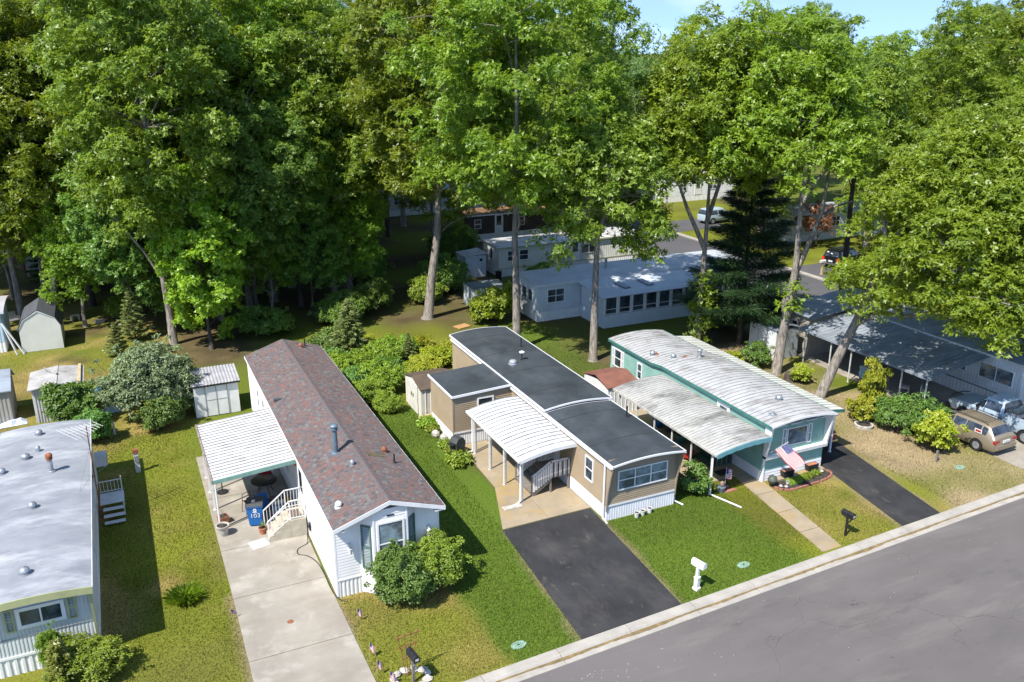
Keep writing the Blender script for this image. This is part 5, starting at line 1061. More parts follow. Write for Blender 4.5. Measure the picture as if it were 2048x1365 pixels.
# blue bins
BLUE = M('blue_bin_plastic', (.010,.125,.38), .45, .08, 2); DKLID = M('charcoal_lid', (.05,.055,.06), .6, .2, 3)
def text_mesh(s_, size, mat):
    cu = bpy.data.curves.new('lettering', 'FONT'); cu.body = s_; cu.size = size; cu.align_x = 'CENTER'; cu.extrude = .002; ob = bpy.data.objects.new('tmp_lettering', cu); COL.objects.link(ob)
    bpy.context.view_layer.update(); me = bpy.data.meshes.new_from_object(ob.evaluated_get(bpy.context.evaluated_depsgraph_get())); bpy.data.objects.remove(ob); me.materials.clear(); me.materials.append(mat); return me
def bin_(label, x, y, rz, body, lid, number=None, sc=1):
    o = thing('wheeled_bin', label, 'bin', (x, y, .03), rz, 'wheeled bins'); o.scale = (sc,) * 3
    n = MB(); v = [(-.26,-.30,.06),(.26,-.30,.06),(.26,.26,.06),(-.26,.26,.06),(-.34,-.40,1.02),(.34,-.40,1.02),(.34,.36,1.02),(-.34,.36,1.02)]
    n.add(v, [(0,3,2,1),(4,5,6,7),(0,1,5,4),(1,2,6,5),(2,3,7,6),(3,0,4,7)]); n.build('body', body, o)
    m = MB(); m.box(-.37, -.43, .98, .37, .38, 1.03); m.build('rim', body, o)
    m = MB(); m.prism([(-.44, 1.032), (.40, 1.032), (.38, 1.10), (-.30, 1.13), (-.42, 1.07)], 'x', -.37, .37); m.build('lid', lid, o)
    for s_ in (-1, 1): w = MB().lathe([(.10, -.03), (.13, -.02), (.13, .02), (.10, .03)], (0,0,0), 14).build('wheel', BLACK, o, True, (s_ * .30, .30, .13)); w.rotation_euler = (0, R_(90), 0)
    MB().bar((-.28, .44, .98), (.28, .44, .98), .035, .035).build('handle', BLACK, o)
    if number:
        t_ = link('lettering', text_mesh(number, .30, WHITE), o, (.02, -.372, .48)); t_.rotation_euler = (R_(90 + 6), 0, 0)
        e = MB()
        for k in range(6): a = k * math.pi / 3; e.face([(.055 * math.cos(a) + .032 * math.cos(t), .055 * math.sin(a) + .032 * math.sin(t), 0) for t in np.linspace(0, 6.28, 8, endpoint=False)])
        e.face([(-.10, -.13, 0), (.10, -.13, 0), (.08, -.08, 0), (-.08, -.08, 0)])
        q = stuff(e.build('painted_mark', WHITE, o, False, (.02, -.402, .86))); q.rotation_euler = (R_(90 + 6), 0, 0)
        MB().box(-.12, -.16, 1.118, .02, .05, 1.135).build('label_sticker', WHITE, o)
    return o
bin_('bright blue bin with black lid and painted white number by the steps', 3.95, 35.35, -.25, BLUE, DKLID, '103')
bin_('dull blue bin with dark lid behind the white stair railing', 4.95, 35.45, -.1, M('dull_blue_bin', (.05,.10,.17), .5, .1, 2), DKLID, None, .85)
bin_('small blue bin against the wall under the arched carport', 17.55, 38.0, 0, BLUE, BLUE, None, .7)
o = thing('blue_box', 'tilted bright blue board leaning behind the blue bin', 'board', (4.45, 36.25, .03), .4); q = MB().box(-.3, -.03, 0, .3, .03, .85).build('panel', BLUE, o); q.rotation_euler = (R_(-20), 0, 0)
o = thing('folding_walker', 'black and red tubular walker behind the blue bin', 'walker', (3.85, 36.5, .03), .3)
for y in (-.22, .22): MB().tube([(-.28, y, 0), (-.2, y, .85), (.15, y, .9), (.28, y, 0)], .016, 6).build('side_frame', BLACKM, o, True)
MB().bar((-.2, -.22, .55), (-.2, .22, .55), .03, .03).build('crossbar', RED, o); MB().box(-.18, -.2, .5, .16, .2, .54).build('seat', BLACK, o)
YEL = M('yellow_plastic', (.62,.36,.01), .4, .08, 2)
o = thing('yellow_tub', 'bright yellow plastic tub next to the white stair railing', 'tub', (5.25, 36.2, .03)); MB().lathe([(.26, 0), (.34, .34), (.38, .35), (.38, .39), (.33, .39), (.27, .1)], (0,0,0), 16).build('vessel', YEL, o, True); MB().tube([(-.36, 0, .37), (-.3, 0, .62), (.3, 0, .62), (.36, 0, .37)], .012, 6).build('handle', YEL, o)
pot('flower_pot', 'orange pot between the glass table and the yellow tub', 4.75, 36.65, .17, .32, M('orange_pot', (.45,.16,.02), .6))
pot('flower_pot', 'terracotta pot with a plant at the foot of the white steps', 4.05, 34.35, .17, .30, TERRA)
o = thing('potted_plant', 'spiky green plant in the pot at the foot of the steps', 'plant', (4.05, 34.35, .30))
def spikes(n, h, seed, mat):
    m = MB(); r_ = random.Random(seed)
    for k in range(n): a = r_.uniform(0, 6.28); l = r_.uniform(.5, 1) * h; m.face([(.02 * math.sin(a), -.02 * math.cos(a), 0), (-.02 * math.sin(a), .02 * math.cos(a), 0), (l * .6 * math.cos(a), l * .6 * math.sin(a), l)])
    return m.mesh('leaves', mat)
SPK = M('spiky_leaf', (.11,.19,.03), .6, .2, 6); stuff(link('leaves', spikes(26, .4, 4, SPK), o))
# patio table and wicker chair
o = thing('patio_table', 'round glass-topped patio table in the carport shade', 'table', (4.75, 37.9, .03)); MB().lathe([(.56, .70), (.58, .715), (.56, .73)], (0,0,0), 28).build('top', glass('table_glass', (.17,.19,.16), .08), o, True); MB().lathe([(.585, .69), (.60, .70), (.60, .73), (.585, .74)], (0,0,0), 28).build('rim', BLACKM, o, True)
for k in range(4): a = k * math.pi / 2 + .4; MB().tube([(.2 * math.cos(a), .2 * math.sin(a), .69), (.28 * math.cos(a), .28 * math.sin(a), .4), (.46 * math.cos(a), .46 * math.sin(a), 0)], .018, 6).build('leg', BLACKM, o)
o = thing('wicker_chair', 'white wicker armchair with red cushion behind the glass table', 'chair', (4.95, 39.0, .03), -.5)
WK = M('white_wicker', (.60,.60,.58), .7, .15, 12, bump=.5, bscale=40); CU = M('red_cushion', (.40,.015,.04), .8, .1, 5)
MB().box(-.32, -.30, .30, .32, .30, .38).build('seat', WK, o); m = MB()
for i in range(12):
    a0 = math.pi * (i / 12) ; a1 = math.pi * ((i + 1) / 12); z = lambda a: .55 + .42 * math.sin(a) ** 1.5; f = lambda a, r: (r * math.cos(a), .02 + r * math.sin(a) * .9)
    m.add([(*f(a0, .34), .36), (*f(a1, .34), .36), (*f(a1, .38), z(a1)), (*f(a0, .38), z(a0)), (*f(a0, .38), .36), (*f(a1, .38), .36), (*f(a1, .42), z(a1)), (*f(a0, .42), z(a0))], [(0,1,2,3),(4,5,6,7),(3,2,6,7)])
m.build('backrest', WK, o); MB().box(-.27, -.25, .385, .27, .22, .47).build('cushion', CU, o); q = MB().box(-.22, -.05, 0, .22, .05, .48).build('back_cushion', CU, o); q.location = (0, .26, .47); q.rotation_euler = (-.15, 0, 0)
for a, b in ((-.28, -.26), (.28, -.26), (-.26, .26), (.26, .26)): MB().box(a - .03, b - .03, 0, a + .03, b + .03, .30).build('leg', WK, o)
# steps at the red-roofed home
st = thing('entry_steps', 'cream concrete steps with white metal railings beside the red-roofed home', 'steps', (4.18, 33.45, 0)); CRM = M('cream_concrete', (.42,.38,.30), .8, .15, 2, stain=((.30,.21,.10), 3, .6, .1, (1,1,1), .7))
for i in range(4): MB().box(.0 + i * .235, .03, .03, .0 + (i + 1) * .235 if i < 3 else .94, 1.12, .2 * (i + 1) - .0).build('step', CRM, st)
MB().box(.945, .0, .03, 1.60, 1.15, .86).build('landing', CRM, st); MB().box(1.0, .3, .862, 1.45, .9, .875).build('door_mat', M('brown_mat', (.13,.09,.07), .9), st)
for y in (.05, 1.10):
    r = link('railing', None, st)
    MB().bar((.0, y, 1.0), (.95, y, 1.76), .04, .04).build('handrail', WHITE, r); MB().bar((.95, y, 1.76), (1.60, y, 1.76), .04, .04).build('handrail', WHITE, r); MB().bar((.95, y, .95), (1.60, y, .95), .025, .025).build('bottom_rail', WHITE, r); MB().bar((.02, y, .30), (.95, y, .95), .025, .025).build('bottom_rail', WHITE, r)
    for x, z0, z1 in ((.0, .03, 1.0), (.95, .86, 1.76), (1.58, .86, 1.76)): MB().box(x - .02, y - .02, z0, x + .02, y + .02, z1).build('post', WHITE, r)
    for k in range(1, 7): x = k * .135; MB().box(x - .009, y - .009, .30 + x * .68, x + .009, y + .009, 1.0 + x * .8).build('baluster', WHITE, r)
    for k in range(1, 5): x = .95 + k * .13; MB().box(x - .009, y - .009, .95, x + .009, y + .009, 1.75).build('baluster', WHITE, r)
tag(MB().box(-.36, -.30, 0, .36, .30, .02).build('flat_board', WHITE, None, False, (3.75, 33.55, .031), .2), 'flat white board lying on the driveway at the foot of the steps', 'board')
hs_ = thing('garden_hose', 'black garden hose hanging from the wall and trailing along the driveway edge', 'hose', (5.72, 32.8, 0)); pts = [(.10, .0, .95), (-.02, -.02, .7), (-.05, .05, .25), (-.12, -.1, .05), (-.55, -.35, .045), (-.62, -.75, .045), (-.3, -1.05, .045), (-.05, -1.7, .045), (.02, -2.6, .045), (.02, -3.6, .045), (.1, -4.4, .045), (.35, -4.75, .03)]
def smooth(pts, k=5):
    P_ = [Vector(p) for p in pts]; out = []
    for i in range(len(P_) - 1):
        p0, p1, p2, p3 = P_[max(i-1, 0)], P_[i], P_[i+1], P_[min(i+2, len(P_)-1)]
        for j in range(k): t = j / k; out.append(.5 * ((2*p1) + (p2-p0)*t + (2*p0-5*p1+4*p2-p3)*t*t + (3*p1-p0-3*p2+p3)*t**3))
    return out + [P_[-1]]
MB().tube(smooth(pts), .018, 6).build('hose', BLACK, hs_, True); m = MB()
for k in range(3): m.tube([(.06 + .012 * k, .17 * math.cos(t), .78 + .2 * math.sin(t)) for t in np.linspace(0, 6.28, 14)], .017, 5)
stuff(m.build('coil', BLACK, hs_, True)); MB().box(.04, -.05, .9, .13, .05, 1.0).build('hanger', GALV, hs_)
# covers in the lawn and driveway
GCV = M('green_cover', (.22,.34,.26), .7, .2, 4)
for x, y, l in ((10.95, 23.0, 'pale green utility cover in the lawn left of the black driveway'), (21.4, 23.65, 'pale green utility cover in the lawn right of the white mailbox'), (36.9, 26.0, 'green utility cover in the bare yard before the gold wagon')):
    o = thing('utility_cover', l, 'utility cover', (x, y, 0), .1, 'utility covers'); MB().prism([(.30 * math.cos(t), .20 * math.sin(t)) for t in np.linspace(0, 6.28, 16, endpoint=False)], 'z', -.02, .03).build('lid', GCV, o); MB().box(-.05, -.02, .031, .05, .02, .04).build('handle', BLACK, o)
tag(MB().lathe([(.12, -.01), (.12, .005), (.05, .006)], (0,0,0), 16).build('drain_cap', RUST, None, False, (3.9, 27.7, .031)), 'small rusty cap set in the concrete driveway', 'drain cap')
# grill, stones, timbers
o = thing('covered_grill', 'black covered barbecue grill at the corner of tan addition', 'grill', (14.55, 38.0, .0), .4); MB().prism([(-.30, .35), (.30, .35), (.32, .78), (.16, 1.0), (-.16, 1.0), (-.32, .78)], 'y', -.26, .26).build('hood', DKLID, o)
for a, b in ((-.25, -.2), (.25, -.2), (-.25, .2), (.25, .2)): MB().box(a - .02, b - .02, 0, a + .02, b + .02, .36).build('leg', BLACKM, o)
MB().box(-.55, -.2, .72, -.32, .2, .75).build('side_shelf', BLACK, o)
for x, y, s, l in ((14.28, 40.55, 1.3, 'pale rounded boulder along tan addition'), (14.52, 40.0, 1.1, 'squarish pale stone along tan addition nearer the grill')):
    q = tag(MB().lathe([(.14, 0), (.20, .08), (.19, .2), (.10, .27), (.02, .28)], (0,0,0), 7).build('boulder', STONEW, None, False, (x, y, 0), x), l, 'stone', 'stones along tan addition'); q.scale = (s, s * .85, s)
o = thing('timber_stack', 'two pale timbers stacked at the back corner of tan addition', 'timbers', (14.55, 42.75, 0)); MB().box(-.45, -.10, 0, .6, .06, .14).build('timber', WOODY, o); MB().box(-.4, .10, .0, .6, .24, .28).build('timber', WOODY, o)
q = tag(MB().box(-.55, -.4, 0, .55, .4, .06).build('wood_board', M('orange_board', (.42,.24,.10), .8, .1, 2), None, False, (22.8, 58.0, .02), .3), 'square orange-tan board lying on the grass behind tan home', 'board')
# teal front: ledge, planters, globe, flower bed with bricks
tag(MB().box(27.15, 28.62, 0, 30.5, 28.93, .12).build('concrete_ledge', TANC), 'low concrete strip along the front of turquoise home', 'ledge')
for x, l in ((28.2, 'black trough planter below the large flag'), (29.75, 'black trough planter near the sealed driveway corner')):
    o = thing('trough_planter', l, 'planter', (x, 28.76, .12), 0, 'black trough planters'); MB().prism([(-.26, 0), (.26, 0), (.34, .34), (-.34, .34)], 'y', -.14, .14).build('vessel', BLACK, o); MB().box(-.29, -.11, .341, .29, .11, .35).build('soil', TERRA, o)
o = thing('wire_globe', 'dark round lattice globe at the corner of turquoise home', 'ornament', (27.02, 28.45, 0)); m = MB(); MB().lathe([(.10, 0), (.10, .05), (.03, .07), (.03, .12)], (0,0,0), 10).build('foot', BLACKM, o)
MB().lathe([(.05, .10), (.18, .18), (.24, .34), (.18, .50), (.05, .58)], (0,0,0), 14).build('globe', M('dull_green_globe', (.08,.095,.08), .6, .3, 12), o, True)
bed = thing('flower_bed', 'brick-edged flower bed with dark soil before turquoise home', 'flower bed', (0, 0, 0)); edge = [(26.95, 28.35), (27.2, 27.9), (27.7, 27.72), (28.6, 27.75), (29.5, 27.82), (30.2, 27.98), (30.55, 28.3), (30.5, 28.6)]
MB().prism(edge + [(27.1, 28.6)], 'z', -.02, .035).build('soil', SOIL, bed); BRK = M('edging_brick', (.33,.14,.10), .85, .2, 6); bm_ = MB().box(-.10, -.05, 0, .10, .05, .09).mesh('brick', BRK)
E3 = smooth([(x, y, 0) for x, y in edge], 8); acc = 0
for a, b in zip(E3, E3[1:]):
    acc += (b - a).length
    if acc > .215: acc = 0; link('brick', bm_, bed, ((a.x + b.x) / 2, (a.y + b.y) / 2 - .03, 0), math.atan2(b.y - a.y, b.x - a.x))
for x, y in ((27.3, 28.15), (27.5, 28.0), (30.2, 28.5)): q = MB().lathe([(.05, 0), (.10, .05), (.03, .12)], (0,0,0), 6).build('stone', STONEW, bed, False, (x, y, .035))
pot('flower_pot', 'small white pot lying in the brick-edged flower bed', 27.8, 28.25, .08, .14, WHITE2, None, .04)
# porch ornaments at the corner post
o = thing('porch_ornament', 'stack of dark pots with a little flag at the stained carport corner post', 'ornament', (24.45, 29.05, 0)); MB().lathe([(.17, 0), (.22, .26), (.19, .28)], (0,0,0), 12).build('pot', M('blue_grey_pot', (.10,.13,.16), .5), o, True); q = MB().lathe([(.14, 0), (.18, .22), (.15, .24)], (0,0,0), 12).build('pot', BLACK, o, True, (.38, .1, 0)); MB().lathe([(.05, .28), (.12, .36), (.10, .48), (.02, .54)], (.05,0,0), 10).build('figure', M('figurine', (.25,.17,.12), .7, .3, 8), o, True); MB().tube([(.2, 0, .2), (.22, 0, 1.25)], .01, 5).build('stick', WHITE2, o); flag_parts(o, (.22, 0, .62), (.0, 0, .56), (.30, -.05, -.10), .03, False)
MB().box(.1, -.25, 0, .75, -.05, .05).build('brick_row', BRK, o)
# things under the stained carport
for x, y, r, h, mt, l in ((26.0, 36.6, .30, .88, BLUE, 'blue barrel deep under the stained carport'), (26.2, 35.7, .30, .9, M('dark_barrel', (.06,.07,.08), .5), 'dark barrel next to the blue barrel')):
    o = thing('barrel', l, 'barrel', (x, y, .03)); MB().lathe([(r * .9, 0), (r, .1), (r, h * .33), (r * 1.03, h * .36), (r, h * .4), (r, h * .7), (r * 1.03, h * .73), (r, h * .77), (r * .92, h), (r * .8, h), (r * .78, h * .95)], (0,0,0), 18).build('drum', mt, o, True)
pot('flower_pot', 'wide green pot under the stained carport', 25.9, 34.3, .30, .45, M('teal_pot', (.04,.16,.14), .4), None, .03)
o = thing('wooden_chair', 'light wooden chair under the stained carport edge', 'chair', (24.75, 34.6, .03), 1.2); MB().box(-.22, -.22, .42, .22, .22, .46).build('seat', WOODY, o)
for a, b, h in ((-.2, -.2, .42), (.2, -.2, .42), (-.2, .2, .95), (.2, .2, .95)): MB().box(a - .022, b - .022, 0, a + .022, b + .022, h).build('leg', WOODY, o)
for z in (.6, .75, .9): MB().box(-.178, .19, z - .03, .178, .21, z + .03).build('back_rail', WOODY, o)
o = thing('red_cart', 'small bright red cart by the carport post of turquoise home', 'cart', (25.0, 32.5, .03), .5); MB().prism([(-.28, .18), (.28, .18), (.34, .38), (-.34, .38)], 'y', -.2, .2).build('tray', M('bright_red', (.45,.03,.02), .4), o)
for x in (-.22, .22):
    for y in (-.23, .23): w = MB().lathe([(.06, -.02), (.10, -.02), (.10, .02), (.06, .02)], (0,0,0), 12).build('wheel', BLACK, o, True, (x, y, .10)); w.rotation_euler = (R_(90), 0, 0)
MB().tube([(.3, 0, .25), (.6, 0, .7), (.62, .08, .7)], .012, 6).build('handle', BLACKM, o)
# left yard and others
o = thing('utility_pedestal', 'weathered service post with rusty cap on the left lawn', 'utility post', (-.56, 42.85, 0)); MB().box(-.11, -.06, 0, .11, .06, 1.05).build('post', WHITE2, o); MB().box(-.13, -.09, 1.05, .13, .09, 1.25).build('cap', RUST, o); MB().box(-.09, -.12, .6, .09, -.062, .92).build('meter_box', GALV, o)
tag(MB().lathe([(.05, 0), (.05, .7), (.03, .72)], (0,0,0), 8).build('vent_stub', WHITE, None, False, (-1.5, 48.2, 0)), 'short white pipe standing in the lawn behind left home', 'pipe')
for dx, l in ((0, 'long white plank leaning on the pale blue wall, left one'), (.42, 'long white plank leaning on the pale blue wall, right one')):
    tag(MB().bar((-7.85, 65.6, 2.2), (-7.2 + dx, 65.0, .02), .12, .05).build('leaning_plank', WHITE, None), l, 'plank', 'leaning planks')
o = thing('garden_bench', 'metal two-seat garden bench on the dry far-left yard', 'bench', (-8.1, 72.6, 0), .5)
for k in range(2):
    MB().box(-.62 + k * .64, -.25, .42, -.04 + k * .64, .25, .45).build('seat', GALV, o); q = MB().box(-.62 + k * .64, 0, 0, -.04 + k * .64, .03, .55).build('backrest', GALV, o); q.location = (0, .26, .46); q.rotation_euler = (-.2, 0, 0)
for x in (-.6, .6): MB().tube([(x, -.25, 0), (x, -.25, .62), (x, .25, .62), (x, .28, 0)], .02, 6).build('leg', GALV, o)
o = thing('plastic_stool', 'small white plastic garden seat by the bush on far-left yard', 'seat', (-3.7, 72.2, 0), .3); MB().box(-.3, -.2, .38, .3, .2, .43).build('seat', WHITE2, o)
for x in (-.25, .25): MB().box(x - .04, -.18, 0, x + .04, .18, .38).build('leg', WHITE2, o)
tag(MB().box(-.3, -.18, 0, .3, .18, .28).build('pale_block', STONEW, None, False, (-2.0, 70.6, 0), .3), 'pale concrete block beside the wood edge on the left yard', 'block')
q = MB(); r_ = random.Random(6); n = 7
q.add([(i * .25 + r_.uniform(-.05, .05), j * .22, r_.uniform(.05, .3) if 0 < i < 6 and 0 < j < 3 else .02) for i in range(7) for j in range(4)], [(i*4+j, i*4+j+1, (i+1)*4+j+1, (i+1)*4+j) for i in range(6) for j in range(3)])
tag(q.build('blue_tarp', BLUE, None, False, (-2.6, 55.0, 0), .4), 'crumpled blue tarpaulin on the grass left of the big shrub', 'tarp')
q2 = q.mesh('pale_tarp', M('pale_tarp', (.45,.52,.56), .5, .2, 3)); tag(link('pale_tarp', q2, None, (-2.4, 51.2, 0), .2), 'crumpled pale sheet between the shrubs behind left home', 'tarp')
tag(link('white_boat_cover', q.mesh('white_cover', M('bluish_cover', (.55,.62,.70), .5, .1, 2)), None, (-7.4, 51.6, .0), .1), 'bluish white sheet on the ground before the left edge shed', 'tarp')
o = thing('stone_planter', 'round low stone planter ring in the wooded yard', 'planter', (36.3, 31.7, 0)); MB().lathe([(.50, 0), (.52, .18), (.42, .20), (.40, .1)], (0,0,0), 18).build('ring', STONEW, o, True); MB().lathe([(.40, .1), (.38, .14)], (0,0,0), 14).build('soil', SOIL, o)
tag(MB().box(-.05, -.05, 0, .05, .05, .62).build('wooden_stake', WOODG, None, False, (36.35, 26.95, 0), .2), 'short weathered stake under the gold-leaved shrub', 'stake')
o = thing('tree_stump', 'broken dark stump between the stubbed trunk and leaning trunk', 'stump', (37.35, 38.9, 0)); MB().lathe([(.42, -.05), (.30, .12), (.27, .5), (.22, .62), (.05, .55)], (0,0,0), 9).build('wood', BARKD, o)
o = thing('trash_can', 'black trash can beside the cream home far behind', 'bin', (31.0, 69.6, 0)); MB().lathe([(.24, 0), (.30, .75), (.32, .76)], (0,0,0), 14).build('body', BLACK, o, True); MB().lathe([(.33, .76), (.33, .80), (.05, .88)], (0,0,0), 14).build('lid', BLACK, o, True)
# a few fallen leaves and pale specks on the near street
rng = np.random.default_rng(21); n = 130; x = np.where(np.arange(n) < 70, rng.normal(12.6, .9, n), rng.uniform(9, 34, n)); y = np.where(np.arange(n) < 70, rng.normal(20.2, .45, n), kerb_y(x) - .9 - rng.exponential(2.2, n)); L = rng.uniform(.008, .024, n); a = rng.uniform(0, 6.28, n)
P = np.stack([np.stack([x + L * np.cos(a + k * 1.57), y + L * np.sin(a + k * 1.57), np.full(n, -.097)], 1) for k in range(4)], 1).reshape(-1, 3)
stuff(tag(link('street_debris', np_mesh('street_debris', P, np.arange(n * 4).reshape(-1, 4), STONEW)), 'pale grit and leaf specks on the near street', 'debris'))
# ---------------------------------------------------------------- vegetation
LF = {
 'oak': leafmat('oak_leaf', (.105,.180,.022), (.285,.385,.046), .48),
 'hickory': leafmat('hickory_leaf', (.100,.168,.018), (.285,.370,.036), .48),
 'deep': leafmat('deep_green_leaf', (.085,.170,.030), (.230,.350,.060), .46),
 'bright': leafmat('bright_oak_leaf', (.125,.205,.018), (.300,.405,.038), .48),
 'maple': leafmat('maple_leaf', (0.158,0.237,0.018), (0.346,0.446,0.035), .42),
 'grey': leafmat('grey_green_leaf', (0.107,0.158,0.065), (0.288,0.360,0.188), .3),
 'pine': leafmat('pine_needle', (0.051,0.100,0.028), (0.123,0.188,0.051), .15),
 'pitch': leafmat('pitch_pine_needle', (0.130,0.172,0.028), (0.288,0.325,0.072), .28),
 'cedar': leafmat('cedar_spray', (0.137,0.179,0.051), (0.302,0.346,0.123), .25),
 'dark': leafmat('dark_pine_needle', (0.018,0.044,0.020), (0.051,0.100,0.032), .12),
 'hedge': leafmat('hedge_leaf', (0.137,0.216,0.018), (0.316,0.404,0.044), .38),
 'gold': leafmat('golden_leaf', (0.216,0.274,0.018), (0.446,0.450,0.044), .4),
 'cypress': leafmat('cypress_spray', (0.188,0.230,0.021), (0.360,0.381,0.058), .3),
 'red': leafmat('red_maple_leaf', (.09,.035,.02), (.22,.08,.045), .3),
 'shrub': leafmat('shrub_leaf', (0.079,0.158,0.026), (0.195,0.309,0.058), .34),
 'far': leafmat('distant_leaf', (0.086,0.158,0.044), (0.202,0.288,0.072), .35),
}
def unit(v): return v / np.maximum(np.linalg.norm(v, axis=1, keepdims=True), 1e-6)
def tri_leaf_mesh(name, c, d, n, L, Wd, mat, rng):
    d = unit(d); s = unit(np.cross(d, n)); L = L[:, None]; W = Wd[:, None]; k = rng.uniform(-.25, .25, (len(c), 1))
    V = np.empty((len(c), 3, 3)); V[:, 0] = c - d * L * (.35 + k) + s * W * .62; V[:, 1] = c - d * L * (.35 - k) - s * W * .62; V[:, 2] = c + d * L * .65
    return np_mesh(name, V.reshape(-1, 3), np.arange(len(c) * 3).reshape(-1, 3), mat)
def leaf_mesh(name, c, d, n, L, Wd, mat, droop=.25, fold=.18):
    """rhombic leaves: c centres, d directions, n normals"""
    d = unit(d); s = unit(np.cross(d, n)); n = unit(np.cross(s, d)); L = L[:, None]; W = Wd[:, None]
    V = np.empty((len(c), 4, 3)); V[:, 0] = c - d * L / 2; V[:, 1] = c + s * W / 2 + n * W * fold; V[:, 2] = c + d * L / 2 - n * L * droop; V[:, 3] = c - s * W / 2 + n * W * fold
    i = np.arange(len(c)) * 4; F = np.concatenate([np.stack([i, i + 2, i + 1], 1), np.stack([i, i + 3, i + 2], 1)])
    return np_mesh(name, V.reshape(-1, 3), F, mat)
def clump_leaves(cen, rad, per, rng, flat=.80, top=.55, whorl=8, L=.22, cnt=None):
    """leaves in small whorls on the shells of many clumps: centres, directions, normals"""
    k = len(cen); ns = max(1, per // whorl); idx = np.repeat(np.arange(k), ns if cnt is None else np.maximum(1, (ns * cnt).astype(int))); N = len(idx)
    u = unit(rng.normal(size=(N, 3))); u[:, 2] = np.where(u[:, 2] < -top, -u[:, 2], u[:, 2]); r = rng.uniform(.30, 1.12, N) ** .7
    p = cen[idx] + u * (rad[idx] * r)[:, None] * np.array([1, 1, flat])
    ax = unit(u * .75 + np.array([-.10, -.06, .62]) + rng.normal(0, .30, (N, 3)))
    e1 = unit(np.cross(ax, rng.normal(size=(N, 3)))); e2 = np.cross(ax, e1)
    P = []; D = []; Nn = []
    for w in range(whorl):
        t = (w + rng.uniform(-.9, .9, N)) * 2 * math.pi / whorl
        d = e1 * np.cos(t)[:, None] + e2 * np.sin(t)[:, None] + ax * rng.uniform(-.25, .7, N)[:, None] + np.array([0, 0, -.22]) + rng.normal(0, .18, (N, 3))
        d = unit(d); P.append(p + d * (L * rng.uniform(.2, 1.1, N))[:, None] + rng.normal(0, L * .12, (N, 3))); D.append(d); Nn.append(ax + rng.normal(0, .30, (N, 3)))
    return np.concatenate(P), np.concatenate(D), np.concatenate(Nn)
def crown_points(rng, K, zc, rx, ry, rz, lobes=9, inner=.52, cx=0, cy=0, bottom=-.75):
    D = unit(rng.normal(size=(lobes, 3))); amp = rng.uniform(.10, .42, lobes)
    pts = []
    while len(pts) < K:
        u = unit(rng.normal(size=(1, 3)))[0]
        if u[2] < bottom: continue
        m = .80 + (amp * np.clip(D @ u, 0, 1) ** 5).sum() - .16 * rng.random()
        r = (rng.uniform(inner ** 3, 1)) ** (1/3) * m
        pts.append((cx + u[0] * rx * r, cy + u[1] * ry * r, zc + u[2] * rz * r))
    return np.array(pts)
def limb(mb, p, q, r0, r1, rnd, sag=.08, n=5, seg=6):
    p = Vector(p); q = Vector(q); d = (q - p); pts = []; l = d.length
    for i in range(n):
        t = i / (n - 1); o = Vector((rnd.uniform(-1, 1), rnd.uniform(-1, 1), rnd.uniform(-.6, .6))) * l * .05 * (0 if i in (0, n-1) else 1)
        pts.append(p + d * t + o + Vector((0, 0, l * sag * math.sin(math.pi * t))))
    mb.tube(pts, [r0 + (r1 - r0) * i / (n - 1) for i in range(n)], seg, caps=False)
    return pts
def gen_tree(seed, h, tr, zb, rx, ry, K, per, leaf, lmat, bark, trunk=None, rz=None, zc=None, cx=0, cy=0, limbs=9, clr=(.6, 1.15), paths=(), bottom=-.75, extra=None, wid=.55):
    """returns (trunk mesh, crown mesh); trunk: list of points, paths: extra big limbs [(points, r0, r1)]"""
    rng = np.random.default_rng(seed); rnd = random.Random(seed)
    zc = zc if zc is not None else (h + zb) / 2; rz = rz or (h - zb) / 2
    cen = crown_points(rng, K, zc, rx, ry, rz, cx=cx, cy=cy, bottom=bottom)
    if extra is not None: cen = np.concatenate([cen, np.array(extra, float)])
    rad = rng.uniform(clr[0], clr[1], len(cen))
    p, d, n = clump_leaves(cen, rad, per, rng, L=leaf)
    N = len(p); L = rng.uniform(.5, 1.3, N) * leaf
    crown = tri_leaf_mesh('crown', p, d, n, L, L * rng.uniform(wid * .85, wid * 1.2, N), lmat, rng)
    mb = MB(); tp = trunk or [(0, 0, -.2), (.05, .03, zb * .5), (rnd.uniform(-.3, .3), rnd.uniform(-.3, .3), zb), (cx * .6, cy * .6, zb + (h - zb) * .45), (cx, cy, h * .9)]
    k = len(tp); rs_ = [tr * (1.75 if i == 0 else 1 - .86 * (i / (k - 1)) ** 1.1) for i in range(k)]
    mb.tube([tp[0], tuple(Vector(tp[0]).lerp(Vector(tp[1]), .12))] + tp[1:], [rs_[0], tr] + rs_[1:], 10, caps=False)
    tips = [(Vector(a), r) for a, r in zip(tp[2:], rs_[2:])]
    for pts, a, b in paths:
        kk = len(pts); mb.tube(pts, [a + (b - a) * i / (kk - 1) for i in range(kk)], 8, caps=False); tips += [(Vector(q), a + (b - a) * i / (kk - 1)) for i, q in enumerate(pts) if i]
    # limbs reach from the trunk to clumps; twigs from the limbs to their neighbours
    sel = rng.permutation(len(cen))[:limbs * 5]
    for i, s in enumerate(sel):
        q = Vector(cen[s]); best = min(tips, key=lambda t: (t[0] - q).length + max(0, t[0].z - q.z) * 1.5)
        r0 = min(best[1] * .6, .16 if i < limbs else .055); pts = limb(mb, best[0], q, max(.03, r0), .015, rnd, .06)
        if i < limbs: tips += [(pts[2], r0 * .6), (pts[3], r0 * .4)]
    return mb.mesh('trunk', bark, 'all'), crown
